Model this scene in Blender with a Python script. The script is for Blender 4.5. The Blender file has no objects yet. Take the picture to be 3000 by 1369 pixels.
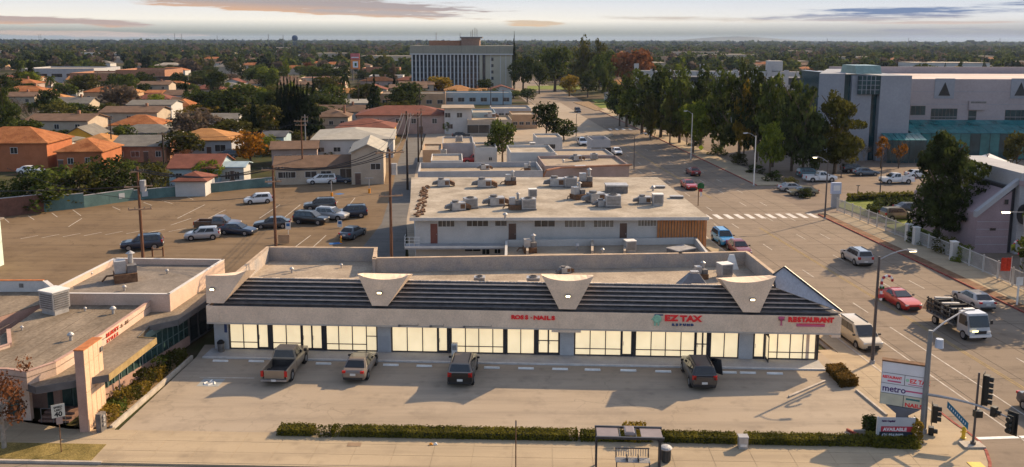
import bpy, math, random
import numpy as np
from mathutils import Vector, Matrix
R = math.radians
SC = bpy.context.scene
COL = SC.collection
random.seed(7)
# ------------------------------------------------------------------ camera
CAM_H, PITCH, ROLL = 24.7, R(8.65), R(0.14)
FPX, CX, CY = 2510.0, 1500.0, 500.0          # focal length and principal point in photo pixels
cam_d = bpy.data.cameras.new('camera')
cam_o = bpy.data.objects.new('camera', cam_d)
COL.objects.link(cam_o)
cam_d.sensor_width = 36.0
cam_d.lens = 36.0 * FPX / 3000.0
cam_d.shift_y = -(684.5 - CY) / 3000.0
cam_d.clip_start, cam_d.clip_end = 0.5, 60000.0
_f = Vector((0, math.cos(PITCH), -math.sin(PITCH)))
_u0 = Vector((0, math.sin(PITCH), math.cos(PITCH)))
_r0 = Vector((1, 0, 0))
_r = _r0 * math.cos(ROLL) + _u0 * math.sin(ROLL)
_u = _u0 * math.cos(ROLL) - _r0 * math.sin(ROLL)
EYE = Vector((0, 0, CAM_H))
cam_o.matrix_world = Matrix(((_r.x, _u.x, -_f.x, 0), (_r.y, _u.y, -_f.y, 0), (_r.z, _u.z, -_f.z, CAM_H), (0, 0, 0, 1)))
SC.camera = cam_o
def ray(u, v):
 return _f + _r * ((u - CX) / FPX) - _u * ((v - CY) / FPX)
def P(u, v, z=0.0):
 """Point of the place seen at photo pixel (u, v) on the level z metres above the ground."""
 d = ray(u, v)
 t = (z - CAM_H) / d.z
 return EYE + d * t
def PD(u, v, y):
 """Point seen at (u, v) on the plane y metres ahead."""
 d = ray(u, v)
 return EYE + d * (y / d.y)
def pix(p):
 q = Vector(p) - EYE
 z = q.dot(_f)
 return CX + FPX * q.dot(_r) / z, CY - FPX * q.dot(_u) / z
# ------------------------------------------------------------------ light
SUN_AZ, SUN_EL = R(50.5), R(29)                # azimuth clockwise from +Y
SC.view_settings.view_transform = 'Standard'
SC.view_settings.look = 'None'
SC.view_settings.exposure = 0.8
SC.view_settings.gamma = 1.0
SC.view_settings.use_curve_mapping = False
SC.render.engine = 'CYCLES'
SC.cycles.max_bounces = 5
SC.cycles.diffuse_bounces = 3
SC.cycles.glossy_bounces = 3
SC.cycles.transmission_bounces = 4
SC.cycles.transparent_max_bounces = 8
SC.cycles.volume_bounces = 0
SC.cycles.caustics_reflective = False
SC.cycles.caustics_refractive = False
SC.cycles.use_denoising = True
SC.cycles.sample_clamp_indirect = 6.0
sun_d = bpy.data.lights.new('sun', 'SUN')
sun_d.energy = 4.5
sun_d.angle = R(0.5)
sun_d.color = (1.0, 0.74, 0.46)
sun_o = bpy.data.objects.new('sun', sun_d)
COL.objects.link(sun_o)
_sd = Vector((math.sin(SUN_AZ) * math.cos(SUN_EL), math.cos(SUN_AZ) * math.cos(SUN_EL), math.sin(SUN_EL)))
sun_o.rotation_euler = (-_sd).to_track_quat('-Z', 'Y').to_euler()
sun_o.location = (60, 40, 60)
world = bpy.data.worlds.new('World')
SC.world = world
world.use_nodes = True
def build_world():
 nt = world.node_tree
 N, L = nt.nodes, nt.links
 N.clear()
 out = N.new('ShaderNodeOutputWorld')
 bg = N.new('ShaderNodeBackground')
 bg.inputs['Strength'].default_value = 0.14
 L.new(bg.outputs[0], out.inputs[0])
 sky = N.new('ShaderNodeTexSky')
 sky.sky_type = 'NISHITA'
 sky.sun_disc = False
 sky.sun_elevation = SUN_EL
 sky.sun_rotation = SUN_AZ
 sky.air_density, sky.dust_density, sky.ozone_density = 1.0, 1.2, 1.0
 tc = N.new('ShaderNodeTexCoord')
 sep = N.new('ShaderNodeSeparateXYZ')
 L.new(tc.outputs['Generated'], sep.inputs[0])
 def math_(op, a, b=None, c=None, clamp=False):
  n = N.new('ShaderNodeMath')
  n.operation = op
  n.use_clamp = clamp
  for i, x in enumerate((a, b, c)):
   if x is None:
    continue
   if isinstance(x, (int, float)):
    n.inputs[i].default_value = x
   else:
    L.new(x, n.inputs[i])
  return n.outputs[0]
 el = math_('MULTIPLY', math_('ARCSINE', sep.outputs['Z']), 180 / math.pi)     # degrees above the horizon
 az = math_('MULTIPLY', math_('ARCTAN2', sep.outputs['X'], sep.outputs['Y']), 180 / math.pi)
 def ramp(x, pts, lo, hi):
  t = N.new('ShaderNodeMapRange')
  t.inputs['From Min'].default_value = lo
  t.inputs['From Max'].default_value = hi
  L.new(x, t.inputs['Value'])
  r = N.new('ShaderNodeValToRGB')
  els = r.color_ramp.elements
  while len(els) > 1:
   els.remove(els[-1])
  for i, (p, c) in enumerate(pts):
   e = els[0] if i == 0 else els.new((p - lo) / (hi - lo))
   e.position = (p - lo) / (hi - lo)
   e.color = (*c, 1)
  L.new(t.outputs[0], r.inputs[0])
  return r.outputs[0]
 def mix(f, a, b):
  n = N.new('ShaderNodeMix')
  n.data_type = 'RGBA'
  for s, x in ((n.inputs['Factor'], f), (n.inputs['A'], a), (n.inputs['B'], b)):
   if isinstance(x, tuple):
    s.default_value = (*x, 1)
   elif isinstance(x, (int, float)):
    s.default_value = x
   else:
    L.new(x, s)
  return n.outputs['Result']
 def scaled(c, k):
  return tuple(x * k for x in c)
 K = 3.65                                   # sky radiance in the units of the sky texture
 base = ramp(el, [(-1.0, scaled((.30, .30, .25), K)), (0.0, scaled((.34, .345, .30), K)), (0.45, scaled((.36, .37, .31), K)),
      (0.85, scaled((.70, .69, .62), K)), (1.25, scaled((1.10, 1.03, .90), K)), (2.2, scaled((.92, .92, .92), K)),
      (3.4, scaled((.66, .76, .90), K)), (7.0, scaled((.50, .62, .84), K))], -1.0, 7.0)
 side = ramp(az, [(-40, (0, 0, 0)), (2, (0, 0, 0)), (30, (1, 1, 1)), (60, (1, 1, 1)), (110, (0, 0, 0))], -180, 180)
 sidef = math_('MULTIPLY', side, 0.55)
 blue = ramp(el, [(-1.0, scaled((.30, .31, .33), K)), (0.35, scaled((.36, .36, .39), K)), (0.9, scaled((.50, .49, .53), K)),
      (1.5, scaled((.74, .79, .88), K)), (7.0, scaled((.45, .60, .85), K))], -1.0, 7.0)
 base = mix(sidef, base, blue)
 comb = N.new('ShaderNodeCombineXYZ')
 L.new(math_('MULTIPLY', az, 0.09), comb.inputs[0])
 L.new(math_('MULTIPLY', el, 1.5), comb.inputs[1])
 no = N.new('ShaderNodeTexNoise')
 no.inputs['Scale'].default_value = 1.0
 no.inputs['Detail'].default_value = 7.0
 no.inputs['Roughness'].default_value = 0.6
 no.inputs['Distortion'].default_value = 0.4
 L.new(comb.outputs[0], no.inputs['Vector'])
 comb2 = N.new('ShaderNodeCombineXYZ')
 L.new(math_('MULTIPLY', az, 0.35), comb2.inputs[0])
 L.new(math_('MULTIPLY', el, 5.0), comb2.inputs[1])
 no2 = N.new('ShaderNodeTexNoise')
 no2.inputs['Scale'].default_value = 1.0
 no2.inputs['Detail'].default_value = 6.0
 no2.inputs['Roughness'].default_value = 0.62
 L.new(comb2.outputs[0], no2.inputs['Vector'])
 def bank(col, a0, e0, ra, re, slope, thick, cols_under=None):
  """A long thin cloud: centre azimuth and elevation, half lengths, slope (degrees per degree)."""
  nonlocal base
  da = math_('SUBTRACT', az, a0)
  de = math_('SUBTRACT', math_('SUBTRACT', el, e0), math_('MULTIPLY', da, slope))
  d2 = math_('ADD', math_('POWER', math_('DIVIDE', math_('ABSOLUTE', da), ra), 2.0), math_('POWER', math_('DIVIDE', math_('ABSOLUTE', de), re), 2.0))
  m = math_('SUBTRACT', 1.0, d2)
  wob = math_('ADD', math_('MULTIPLY', math_('SUBTRACT', no.outputs['Fac'], 0.5), 2.2), math_('MULTIPLY', math_('SUBTRACT', no2.outputs['Fac'], 0.5), 2.6))
  m = math_('ADD', m, wob)
  m = math_('MULTIPLY', m, thick, clamp=True)
  m = math_('MULTIPLY', m, m)
  rim = math_('MULTIPLY', math_('DIVIDE', de, -re), 0.8, clamp=True)
  c = mix(rim, scaled(col, K), scaled(cols_under or col, K))
  base = mix(m, base, c)
 A = lambda u: math.degrees(math.atan((u - CX) / FPX))
 E = lambda v: (118 - v) / FPX * 57.3
 warm, grey, mauve, slate = (1.0, .56, .28), (.50, .43, .42), (.58, .45, .40), (.20, .28, .46)
 bank(mauve, A(60), E(72), 7.5, .32, -.030, 1.7, warm)
 bank((.66, .52, .42), A(60), E(100), 11, .22, -.02, 1.3, (.70, .48, .28))
 bank(grey, A(900), E(20), 12.5, .62, -.030, 2.1, warm)
 bank((.55, .48, .46), A(1130), E(44), 6.5, .28, -.035, 1.7, (.95, .56, .30))
 bank((.80, .62, .44), A(1560), E(70), 2.4, .24, -.02, 1.7, (.95, .60, .32))
 bank((.74, .66, .58), A(2020), E(58), 9.0, .20, -.02, .9, (.82, .62, .45))
 bank((.50, .50, .55), A(2500), E(56), 7.0, .30, .0, 1.2, (.75, .60, .52))
 bank(slate, A(2640), E(42), 6.5, .36, .012, 1.3, (.40, .40, .50))
 bank(slate, A(3050), E(22), 5.0, .26, .03, 1.2, (.40, .42, .52))
 bank((.70, .58, .52), A(2800), E(70), 7.5, .12, .0, 1.0, (.80, .64, .54))
 bank((.38, .38, .43), A(2750), E(98), 11.0, .38, .0, 1.0)
 thin = math_('MULTIPLY', math_('SUBTRACT', no.outputs['Fac'], 0.56), 2.2, clamp=True)
 thin = math_('MULTIPLY', thin, math_('MULTIPLY', math_('SUBTRACT', el, 1.2), 0.5, clamp=True))
 base = mix(math_('MULTIPLY', thin, 0.5), base, scaled((.70, .62, .60), K))
 up = N.new('ShaderNodeMapRange')
 up.interpolation_type = 'SMOOTHSTEP'
 up.inputs['From Min'].default_value = 4.0
 up.inputs['From Max'].default_value = 16.0
 L.new(el, up.inputs['Value'])
 pv = N.new('ShaderNodeVectorMath'); pv.operation = 'DIVIDE'
 zc = math_('MAXIMUM', sep.outputs['Z'], .08)
 cz = N.new('ShaderNodeCombineXYZ')
 for i in range(3):
  L.new(zc, cz.inputs[i])
 L.new(tc.outputs['Generated'], pv.inputs[0]); L.new(cz.outputs[0], pv.inputs[1])
 no3 = N.new('ShaderNodeTexNoise')
 no3.inputs['Scale'].default_value = 1.1
 no3.inputs['Detail'].default_value = 6.0
 L.new(pv.outputs[0], no3.inputs['Vector'])
 cov = math_('MULTIPLY', math_('SUBTRACT', no3.outputs['Fac'], 0.36), 2.4, clamp=True)
 high = mix(math_('MULTIPLY', cov, .62), sky.outputs[0], scaled((.86, .74, .64), K))
 final = mix(up.outputs[0], base, high)
 L.new(final, bg.inputs['Color'])
build_world()
# ------------------------------------------------------------------ materials
MATS = {}
def M(name, col, rough=.85, var=.18, scale=1.2, detail=5, bump=0.0, bscale=None, metal=0.0, spec=None, stretch=None, emit=None, estr=0.0,
  col2=None, rnd=0.0, coat=0.0, fine=0.0, trans=0.0):
 """Principled material whose colour wanders with position: col*(1-var) .. col*(1+var), or towards col2 in patches."""
 if name in MATS:
  return MATS[name]
 m = bpy.data.materials.new(name)
 m.use_nodes = True
 nt = m.node_tree
 N, L = nt.nodes, nt.links
 b = N['Principled BSDF']
 b.inputs['Roughness'].default_value = rough
 b.inputs['Metallic'].default_value = metal
 b.inputs['Specular IOR Level'].default_value = spec if spec is not None else (.10 if rough > .65 else .4)
 if coat:
  b.inputs['Coat Weight'].default_value = coat
  b.inputs['Coat Roughness'].default_value = .05
 if emit is not None:
  b.inputs['Emission Color'].default_value = (*(emit if emit != 'tex' else (1, 1, 1)), 1)
  b.inputs['Emission Strength'].default_value = estr
 geo = N.new('ShaderNodeNewGeometry')
 pos = geo.outputs['Position']
 if stretch:
  mp = N.new('ShaderNodeMapping')
  mp.inputs['Scale'].default_value = stretch
  L.new(pos, mp.inputs['Vector'])
  pos = mp.outputs[0]
 n = N.new('ShaderNodeTexNoise')
 n.inputs['Scale'].default_value = scale
 n.inputs['Detail'].default_value = detail
 n.inputs['Roughness'].default_value = .62
 L.new(pos, n.inputs['Vector'])
 r = N.new('ShaderNodeValToRGB')
 e = r.color_ramp.elements
 lo = tuple(max(0, c * (1 - var)) for c in col)
 hi = tuple(min(1, c * (1 + var)) for c in col)
 e[0].position, e[1].position = .32, .68
 e[0].color = (*lo, 1)
 e[1].color = (*(col2 or hi), 1)
 L.new(n.outputs['Fac'], r.inputs[0])
 c = r.outputs[0]
 if fine:
  n2 = N.new('ShaderNodeTexNoise')
  n2.inputs['Scale'].default_value = scale * 14
  n2.inputs['Detail'].default_value = 3
  L.new(geo.outputs['Position'], n2.inputs['Vector'])
  mr = N.new('ShaderNodeMapRange')
  mr.inputs['From Min'].default_value, mr.inputs['From Max'].default_value = .3, .7
  mr.inputs['To Min'].default_value, mr.inputs['To Max'].default_value = 1 - fine, 1 + fine
  L.new(n2.outputs['Fac'], mr.inputs['Value'])
  mx = N.new('ShaderNodeVectorMath')
  mx.operation = 'SCALE'
  L.new(c, mx.inputs[0])
  L.new(mr.outputs[0], mx.inputs['Scale'])
  c = mx.outputs[0]
 if rnd:
  oi = N.new('ShaderNodeObjectInfo')
  mr = N.new('ShaderNodeMapRange')
  mr.inputs['To Min'].default_value, mr.inputs['To Max'].default_value = 1 - rnd, 1 + rnd
  L.new(oi.outputs['Random'], mr.inputs['Value'])
  mx = N.new('ShaderNodeVectorMath')
  mx.operation = 'SCALE'
  L.new(c, mx.inputs[0])
  L.new(mr.outputs[0], mx.inputs['Scale'])
  c = mx.outputs[0]
 L.new(c, b.inputs['Base Color'])
 if emit == 'tex':
  L.new(c, b.inputs['Emission Color'])
 if trans:
  tr_ = N.new('ShaderNodeBsdfTranslucent')
  ad = N.new('ShaderNodeMixShader')
  ad.inputs[0].default_value = trans
  L.new(c, tr_.inputs['Color'])
  L.new(b.outputs[0], ad.inputs[1])
  L.new(tr_.outputs[0], ad.inputs[2])
  L.new(ad.outputs[0], N['Material Output'].inputs['Surface'])
 if bump:
  bp = N.new('ShaderNodeBump')
  bp.inputs['Strength'].default_value = bump
  bp.inputs['Distance'].default_value = .05
  n3 = N.new('ShaderNodeTexNoise')
  n3.inputs['Scale'].default_value = bscale or scale * 10
  n3.inputs['Detail'].default_value = 4
  L.new(geo.outputs['Position'], n3.inputs['Vector'])
  L.new(n3.outputs['Fac'], bp.inputs['Height'])
  L.new(bp.outputs[0], b.inputs['Normal'])
 MATS[name] = m
 return m
def paving(name, col, dark, patch, crack=1.0, pscale=.06, joints=None, streak=None):
 """Worn paving: broad patches, fine grit, dark stains, thin wandering cracks, streaks where wheels run."""
 if name in MATS:
  return MATS[name]
 m = bpy.data.materials.new(name)
 m.use_nodes = True
 nt = m.node_tree
 N, L = nt.nodes, nt.links
 b = N['Principled BSDF']
 b.inputs['Roughness'].default_value = .92
 b.inputs['Specular IOR Level'].default_value = .08
 geo = N.new('ShaderNodeNewGeometry')
 pos = geo.outputs['Position']
 def noise(scale, detail=5, rough=.6, vec=pos, dist=0.0):
  n = N.new('ShaderNodeTexNoise')
  n.inputs['Scale'].default_value = scale
  n.inputs['Detail'].default_value = detail
  n.inputs['Roughness'].default_value = rough
  n.inputs['Distortion'].default_value = dist
  L.new(vec, n.inputs['Vector'])
  return n.outputs['Fac']
 def rng(x, a, b_, c, d):
  r = N.new('ShaderNodeMapRange')
  for k, val in zip(('From Min', 'From Max', 'To Min', 'To Max'), (a, b_, c, d)):
   r.inputs[k].default_value = val
  L.new(x, r.inputs['Value'])
  return r.outputs[0]
 def mix(f, a, bb, mode='MIX'):
  n = N.new('ShaderNodeMix')
  n.data_type = 'RGBA'
  n.blend_type = mode
  for s, x in ((n.inputs['Factor'], f), (n.inputs['A'], a), (n.inputs['B'], bb)):
   if isinstance(x, tuple):
    s.default_value = (*x, 1)
   elif isinstance(x, (int, float)):
    s.default_value = x
   else:
    L.new(x, s)
  return n.outputs['Result']
 c = mix(rng(noise(pscale, 4), .38, .62, 0, 1), col, patch)
 c = mix(rng(noise(pscale * 6, 6, .65), .52, .75, 0, .55), c, dark)
 mp = N.new('ShaderNodeMapping')
 L.new(pos, mp.inputs['Vector'])
 mp.inputs['Rotation'].default_value = (0, 0, streak[0] if streak else 0)
 mp.inputs['Scale'].default_value = (streak[1], streak[2], 1) if streak else (.05, .9, 1)
 c = mix(rng(noise(1.0, 5, .65, mp.outputs[0]), .46, .72, 0, .5), c, dark)
 c = mix(rng(noise(9, 3), .3, .7, 0, .22), c, tuple(x * .62 for x in col))
 v = N.new('ShaderNodeTexVoronoi')
 v.inputs['Scale'].default_value = .75
 v.inputs['Randomness'].default_value = 1.0
 L.new(pos, v.inputs['Vector'])
 c = mix(rng(v.outputs['Distance'], .04, .26, .2, 0), c, tuple(x * .4 for x in dark))
 if crack:
  wv = N.new('ShaderNodeVectorMath')
  wv.operation = 'ADD'
  nn = N.new('ShaderNodeTexNoise')
  nn.inputs['Scale'].default_value = .35
  nn.inputs['Detail'].default_value = 5
  L.new(pos, nn.inputs['Vector'])
  sc = N.new('ShaderNodeVectorMath')
  sc.operation = 'SCALE'
  sc.inputs['Scale'].default_value = 5.0
  L.new(nn.outputs['Color'], sc.inputs[0])
  L.new(pos, wv.inputs[0])
  L.new(sc.outputs[0], wv.inputs[1])
  v2 = N.new('ShaderNodeTexVoronoi')
  v2.feature = 'DISTANCE_TO_EDGE'
  v2.inputs['Scale'].default_value = .15
  L.new(wv.outputs[0], v2.inputs['Vector'])
  k = rng(v2.outputs['Distance'], .0, .011, crack, 0)
  mk = N.new('ShaderNodeMath')
  mk.operation = 'MULTIPLY'
  L.new(k, mk.inputs[0])
  L.new(rng(noise(.05, 2), .45, .6, 0, 1), mk.inputs[1])
  c = mix(mk.outputs[0], c, tuple(x * .35 for x in dark))
 L.new(c, b.inputs['Base Color'])
 bp = N.new('ShaderNodeBump')
 bp.inputs['Strength'].default_value = .25
 bp.inputs['Distance'].default_value = .03
 L.new(noise(14, 4), bp.inputs['Height'])
 L.new(bp.outputs[0], b.inputs['Normal'])
 MATS[name] = m
 return m
# ------------------------------------------------------------------ mesh builder
class MB:
 def __init__(self):
  self.v, self.f, self.mi = [], [], []
 def face(self, pts, m=0):
  i = len(self.v)
  self.v.extend(tuple(p) for p in pts)
  self.f.append(tuple(range(i, i + len(pts))))
  self.mi.append(m)
  return self
 def hexa(self, b, t, m=0):
  """Four bottom points (counter-clockwise from above) and the four above them."""
  i = len(self.v)
  self.v.extend(tuple(p) for p in list(b) + list(t))
  for q in ((3, 2, 1, 0), (4, 5, 6, 7), (0, 1, 5, 4), (1, 2, 6, 5), (2, 3, 7, 6), (3, 0, 4, 7)):
   self.f.append(tuple(i + k for k in q))
   self.mi.append(m)
  return self
 def box(self, c, s, m=0, rz=0.0, taper=1.0):
  x, y, z = (k / 2 for k in s)
  ca, sa = math.cos(rz), math.sin(rz)
  def p(a, b, h, k=1.0):
   a, b = a * k, b * k
   return (c[0] + a * ca - b * sa, c[1] + a * sa + b * ca, c[2] + h)
  q = ((-x, -y), (x, -y), (x, y), (-x, y))
  return self.hexa([p(a, b, -z) for a, b in q], [p(a, b, z, taper) for a, b in q], m)
 def span(self, lo, hi, m=0):
  return self.box([(a + b) / 2 for a, b in zip(lo, hi)], [abs(b - a) for a, b in zip(lo, hi)], m)
 def prism(self, pts, z0, z1, m=0, mt=None):
  n = len(pts)
  area = sum(pts[k][0] * pts[(k + 1) % n][1] - pts[(k + 1) % n][0] * pts[k][1] for k in range(n))
  pts = list(pts) if area > 0 else list(pts)[::-1]
  i = len(self.v)
  self.v.extend((p[0], p[1], z0) for p in pts)
  self.v.extend((p[0], p[1], z1) for p in pts)
  self.f.append(tuple(range(i + n - 1, i - 1, -1)))
  self.f.append(tuple(range(i + n, i + 2 * n)))
  self.mi += [m, m if mt is None else mt]
  for k in range(n):
   j = (k + 1) % n
   self.f.append((i + k, i + j, i + n + j, i + n + k))
   self.mi.append(m)
  return self
 def cyl(self, p0, p1, r0, r1=None, n=10, m=0, cap=True):
  r1 = r0 if r1 is None else r1
  p0, p1 = Vector(p0), Vector(p1)
  d = (p1 - p0).normalized()
  a = d.cross(Vector((0, 0, 1)) if abs(d.z) < .9 else Vector((1, 0, 0))).normalized()
  b = d.cross(a)
  i = len(self.v)
  for p, r in ((p0, r0), (p1, r1)):
   for k in range(n):
    t = 2 * math.pi * k / n
    self.v.append(tuple(p + a * (r * math.cos(t)) + b * (r * math.sin(t))))
  for k in range(n):
   j = (k + 1) % n
   self.f.append((i + k, i + j, i + n + j, i + n + k))
   self.mi.append(m)
  if cap:
   self.f.append(tuple(range(i + n - 1, i - 1, -1)))
   self.f.append(tuple(range(i + n, i + 2 * n)))
   self.mi += [m, m]
  return self
 def tube(self, pts, r, n=6, m=0):
  pts = [Vector(p) for p in pts]
  rs = r if isinstance(r, (list, tuple)) else [r] * len(pts)
  i = len(self.v)
  ref = None
  for k, p in enumerate(pts):
   d = (pts[min(k + 1, len(pts) - 1)] - pts[max(k - 1, 0)]).normalized()
   if ref is None:
    ref = d.cross(Vector((0, 0, 1)) if abs(d.z) < .9 else Vector((1, 0, 0))).normalized()
   a = (ref - d * ref.dot(d)).normalized()
   ref = a
   b = d.cross(a)
   for q in range(n):
    t = 2 * math.pi * q / n
    self.v.append(tuple(p + a * (rs[k] * math.cos(t)) + b * (rs[k] * math.sin(t))))
  for k in range(len(pts) - 1):
   for q in range(n):
    w = (q + 1) % n
    self.f.append((i + k * n + q, i + k * n + w, i + (k + 1) * n + w, i + (k + 1) * n + q))
    self.mi.append(m)
  self.f.append(tuple(range(i + n - 1, i - 1, -1)))
  e = i + (len(pts) - 1) * n
  self.f.append(tuple(range(e, e + n)))
  self.mi += [m, m]
  return self
 def lathe(self, prof, n=14, m=0, c=(0, 0, 0)):
  i = len(self.v)
  for r, z in prof:
   for k in range(n):
    t = 2 * math.pi * k / n
    self.v.append((c[0] + r * math.cos(t), c[1] + r * math.sin(t), c[2] + z))
  for a in range(len(prof) - 1):
   for k in range(n):
    j = (k + 1) % n
    self.f.append((i + a * n + k, i + a * n + j, i + (a + 1) * n + j, i + (a + 1) * n + k))
    self.mi.append(m)
  self.f.append(tuple(range(i + n - 1, i - 1, -1)))
  e = i + (len(prof) - 1) * n
  self.f.append(tuple(range(e, e + n)))
  self.mi += [m, m]
  return self
 def mesh(self, name, mats):
  me = bpy.data.meshes.new(name)
  me.from_pydata(self.v, [], self.f)
  if not isinstance(mats, (list, tuple)):
   mats = [mats]
  for k in mats:
   me.materials.append(k)
  if len(mats) > 1:
   me.polygons.foreach_set('material_index', self.mi)
  me.update()
  return me
 def build(self, name, mats, parent=None, loc=None, rz=None, smooth=False):
  me = self.mesh(name, mats)
  if smooth:
   me.polygons.foreach_set('use_smooth', [True] * len(me.polygons))
  return link(name, me, parent, loc, rz)
def link(name, me, parent=None, loc=None, rz=None):
 o = bpy.data.objects.new(name, me)
 COL.objects.link(o)
 if parent is not None:
  o.parent = parent
 if loc is not None:
  o.location = loc
 if rz is not None:
  o.rotation_euler = (0, 0, rz)
 return o
def tag(o, label=None, cat=None, group=None, kind=None):
 for k, x in (('label', label), ('category', cat), ('group', group), ('kind', kind)):
  if x:
   o[k] = x
 return o
def thing(name, label, cat, loc=(0, 0, 0), rz=0.0, group=None):
 o = bpy.data.objects.new(name, None)
 o.empty_display_size = .3
 COL.objects.link(o)
 o.location = loc
 o.rotation_euler = (0, 0, rz)
 return tag(o, label, cat, group)
def copy_tree(root, loc, rz=0.0, label=None, group=None, scale=None, kids=None):
 def cp(o, par):
  c = o.copy()
  COL.objects.link(c)
  c.parent = par
  for ch in CHILDREN.get(o.name, ()):  # filled by note_children
   cp(ch, c)
  return c
 c = cp(root, None)
 c.location = loc
 c.rotation_euler = (0, 0, rz)
 if scale is not None:
  c.scale = scale if isinstance(scale, (tuple, list)) else (scale,) * 3
 if label:
  c['label'] = label
 if group:
  c['group'] = group
 return c
CHILDREN = {}
def note_children(root):
 """Remember a prototype's parts so that copies need no search."""
 by = {}
 for o in COL.objects:
  if o.parent is not None:
   by.setdefault(o.parent.name, []).append(o)
 def rec(o):
  CHILDREN[o.name] = by.get(o.name, [])
  for ch in CHILDREN[o.name]:
   rec(ch)
 rec(root)
def sheet(name, uvs, z, m, kind='structure'):
 """A flat ground sheet whose outline is given by photo pixels on the ground."""
 pts = [p if isinstance(p, Vector) else P(p[0], p[1], 0) for p in uvs]
 b = MB()
 b.face([(p.x, p.y, z) for p in pts])
 o = b.build(name, m)
 o['kind'] = kind
 return o
# ------------------------------------------------------------------ ground, roads, pavements
ROADZ = -0.12
m_lot = paving('lot_asphalt', (.335, .272, .20), (.17, .142, .115), (.375, .312, .24), crack=.32, streak=(0.03, .06, .8))
m_backlot = paving('old_asphalt', (.160, .112, .068), (.078, .054, .036), (.205, .147, .092), crack=.6, streak=(0.05, .05, .7))
m_alley = paving('alley_asphalt', (.13, .125, .12), (.07, .068, .066), (.17, .16, .145), crack=.6, streak=(1.5, .05, .8))
m_road = paving('road_concrete', (.222, .176, .132), (.118, .094, .074), (.262, .208, .158), crack=.35, streak=(1.63, .035, .9))
m_walk = paving('walk_concrete', (.375, .298, .20), (.22, .175, .125), (.42, .335, .228), crack=.12)
m_kerb = M('kerb_concrete', (.42, .37, .31), var=.2, scale=1.5, fine=.15)
m_redkerb = M('red_kerb_paint', (.26, .045, .035), var=.35, scale=2.5, col2=(.34, .12, .09))
m_white = M('white_road_paint', (.78, .76, .72), var=.15, scale=2, fine=.12)
m_yellow = M('yellow_road_paint', (.30, .215, .09), var=.25, scale=2, fine=.15)
m_worn = M('worn_road_paint', (.44, .40, .345), var=.3, scale=1.5, fine=.2)
m_cross = M('crossing_paint', (.56, .53, .49), var=.22, scale=1.5, fine=.2)
m_mulch = M('bare_mulch', (.17, .095, .055), var=.45, scale=.8, fine=.4, bump=.5)
m_soil = M('dry_soil', (.23, .155, .085), var=.4, scale=.9, fine=.35, bump=.5)
m_lawn = M('lawn', (.12, .17, .025), var=.4, scale=.5, fine=.3, bump=.4, col2=(.20, .22, .04))
m_drylawn = M('dry_lawn', (.16, .13, .04), var=.4, scale=.8, fine=.4, bump=.5, col2=(.27, .20, .07))
gm = bpy.data.materials.new('plain')
gm.use_nodes = True
_N, _L = gm.node_tree.nodes, gm.node_tree.links
_b = _N['Principled BSDF']
_b.inputs['Roughness'].default_value = .95; _b.inputs['Specular IOR Level'].default_value = .05
_g = _N.new('ShaderNodeNewGeometry')
_n1 = _N.new('ShaderNodeTexNoise'); _n1.inputs['Scale'].default_value = .03; _n1.inputs['Detail'].default_value = 8; _n1.inputs['Roughness'].default_value = .7
_n2 = _N.new('ShaderNodeTexNoise'); _n2.inputs['Scale'].default_value = .25; _n2.inputs['Detail'].default_value = 6
_r1 = _N.new('ShaderNodeValToRGB'); _e = _r1.color_ramp.elements
_e[0].position = .36; _e[0].color = (.035, .042, .018, 1)
_e[1].position = .64; _e[1].color = (.15, .115, .075, 1)
for _p, _c in ((.46, (.07, .07, .03, 1)), (.53, (.12, .095, .06, 1))):
 _q = _e.new(_p); _q.color = _c
_mx = _N.new('ShaderNodeMix'); _mx.data_type = 'RGBA'; _mx.blend_type = 'MULTIPLY'; _mx.inputs['Factor'].default_value = .6
_L.new(_g.outputs['Position'], _n1.inputs['Vector']); _L.new(_g.outputs['Position'], _n2.inputs['Vector'])
_L.new(_n1.outputs['Fac'], _r1.inputs[0]); _L.new(_r1.outputs[0], _mx.inputs['A']); _L.new(_n2.outputs['Color'], _mx.inputs['B'])
_L.new(_mx.outputs['Result'], _b.inputs['Base Color'])
b = MB()
_ring = [0, 60, 150, 400, 1000, 3000, 7000, 12000]
for a, c in zip(_ring[:-1], _ring[1:]):
 for k in range(36):
  t0, t1 = 2 * math.pi * k / 36, 2 * math.pi * (k + 1) / 36
  q = [(c * math.cos(t0), c * math.sin(t0), -.2), (c * math.cos(t1), c * math.sin(t1), -.2)]
  b.face(([(0, 0, -.2)] if a == 0 else [(a * math.cos(t1), a * math.sin(t1), -.2), (a * math.cos(t0), a * math.sin(t0), -.2)]) + q)
tag(b.build('ground', gm), kind='structure')
def slab(name, uvs, z, m, thick=.3, parent=None):
 pts = [p if isinstance(p, Vector) else P(p[0], p[1], z) for p in uvs]
 b = MB().prism([(p.x, p.y) for p in pts], z - thick, z, 0)
 o = b.build(name, m, parent)
 if parent is None:
  o['kind'] = 'structure'
 return o
VPU = 1322.0                                   # where the side street runs to on the horizon
def RP(k, v, z=0.0):
 return P(VPU + k * (v - 118), v, z)
_RA, _RB = RP(1.30, 1204), RP(1.30, 420)       # left kerb of the side street
RDIR = (_RB - _RA); RDIR.z = 0; RDIR.normalize()
RNOR = Vector((RDIR.y, -RDIR.x, 0))            # to the right of the street
_ro = _RA - RDIR * _RA.dot(RDIR)
def RS(s, w, z=ROADZ):
 """Point of the side street: s metres along it (its own axis), w metres right of its left kerb."""
 p = _ro + RDIR * s + RNOR * w
 return Vector((p.x, p.y, z))
def road_coords(p):
 q = Vector((p.x, p.y, 0)) - _ro
 return q.dot(RDIR), q.dot(RNOR)
S_CORNER = road_coords(P(2826, 1259))[0]
W_R = road_coords(RP(2.107, 740))[1]           # kerb to kerb
S_FAR = 700.0
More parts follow.
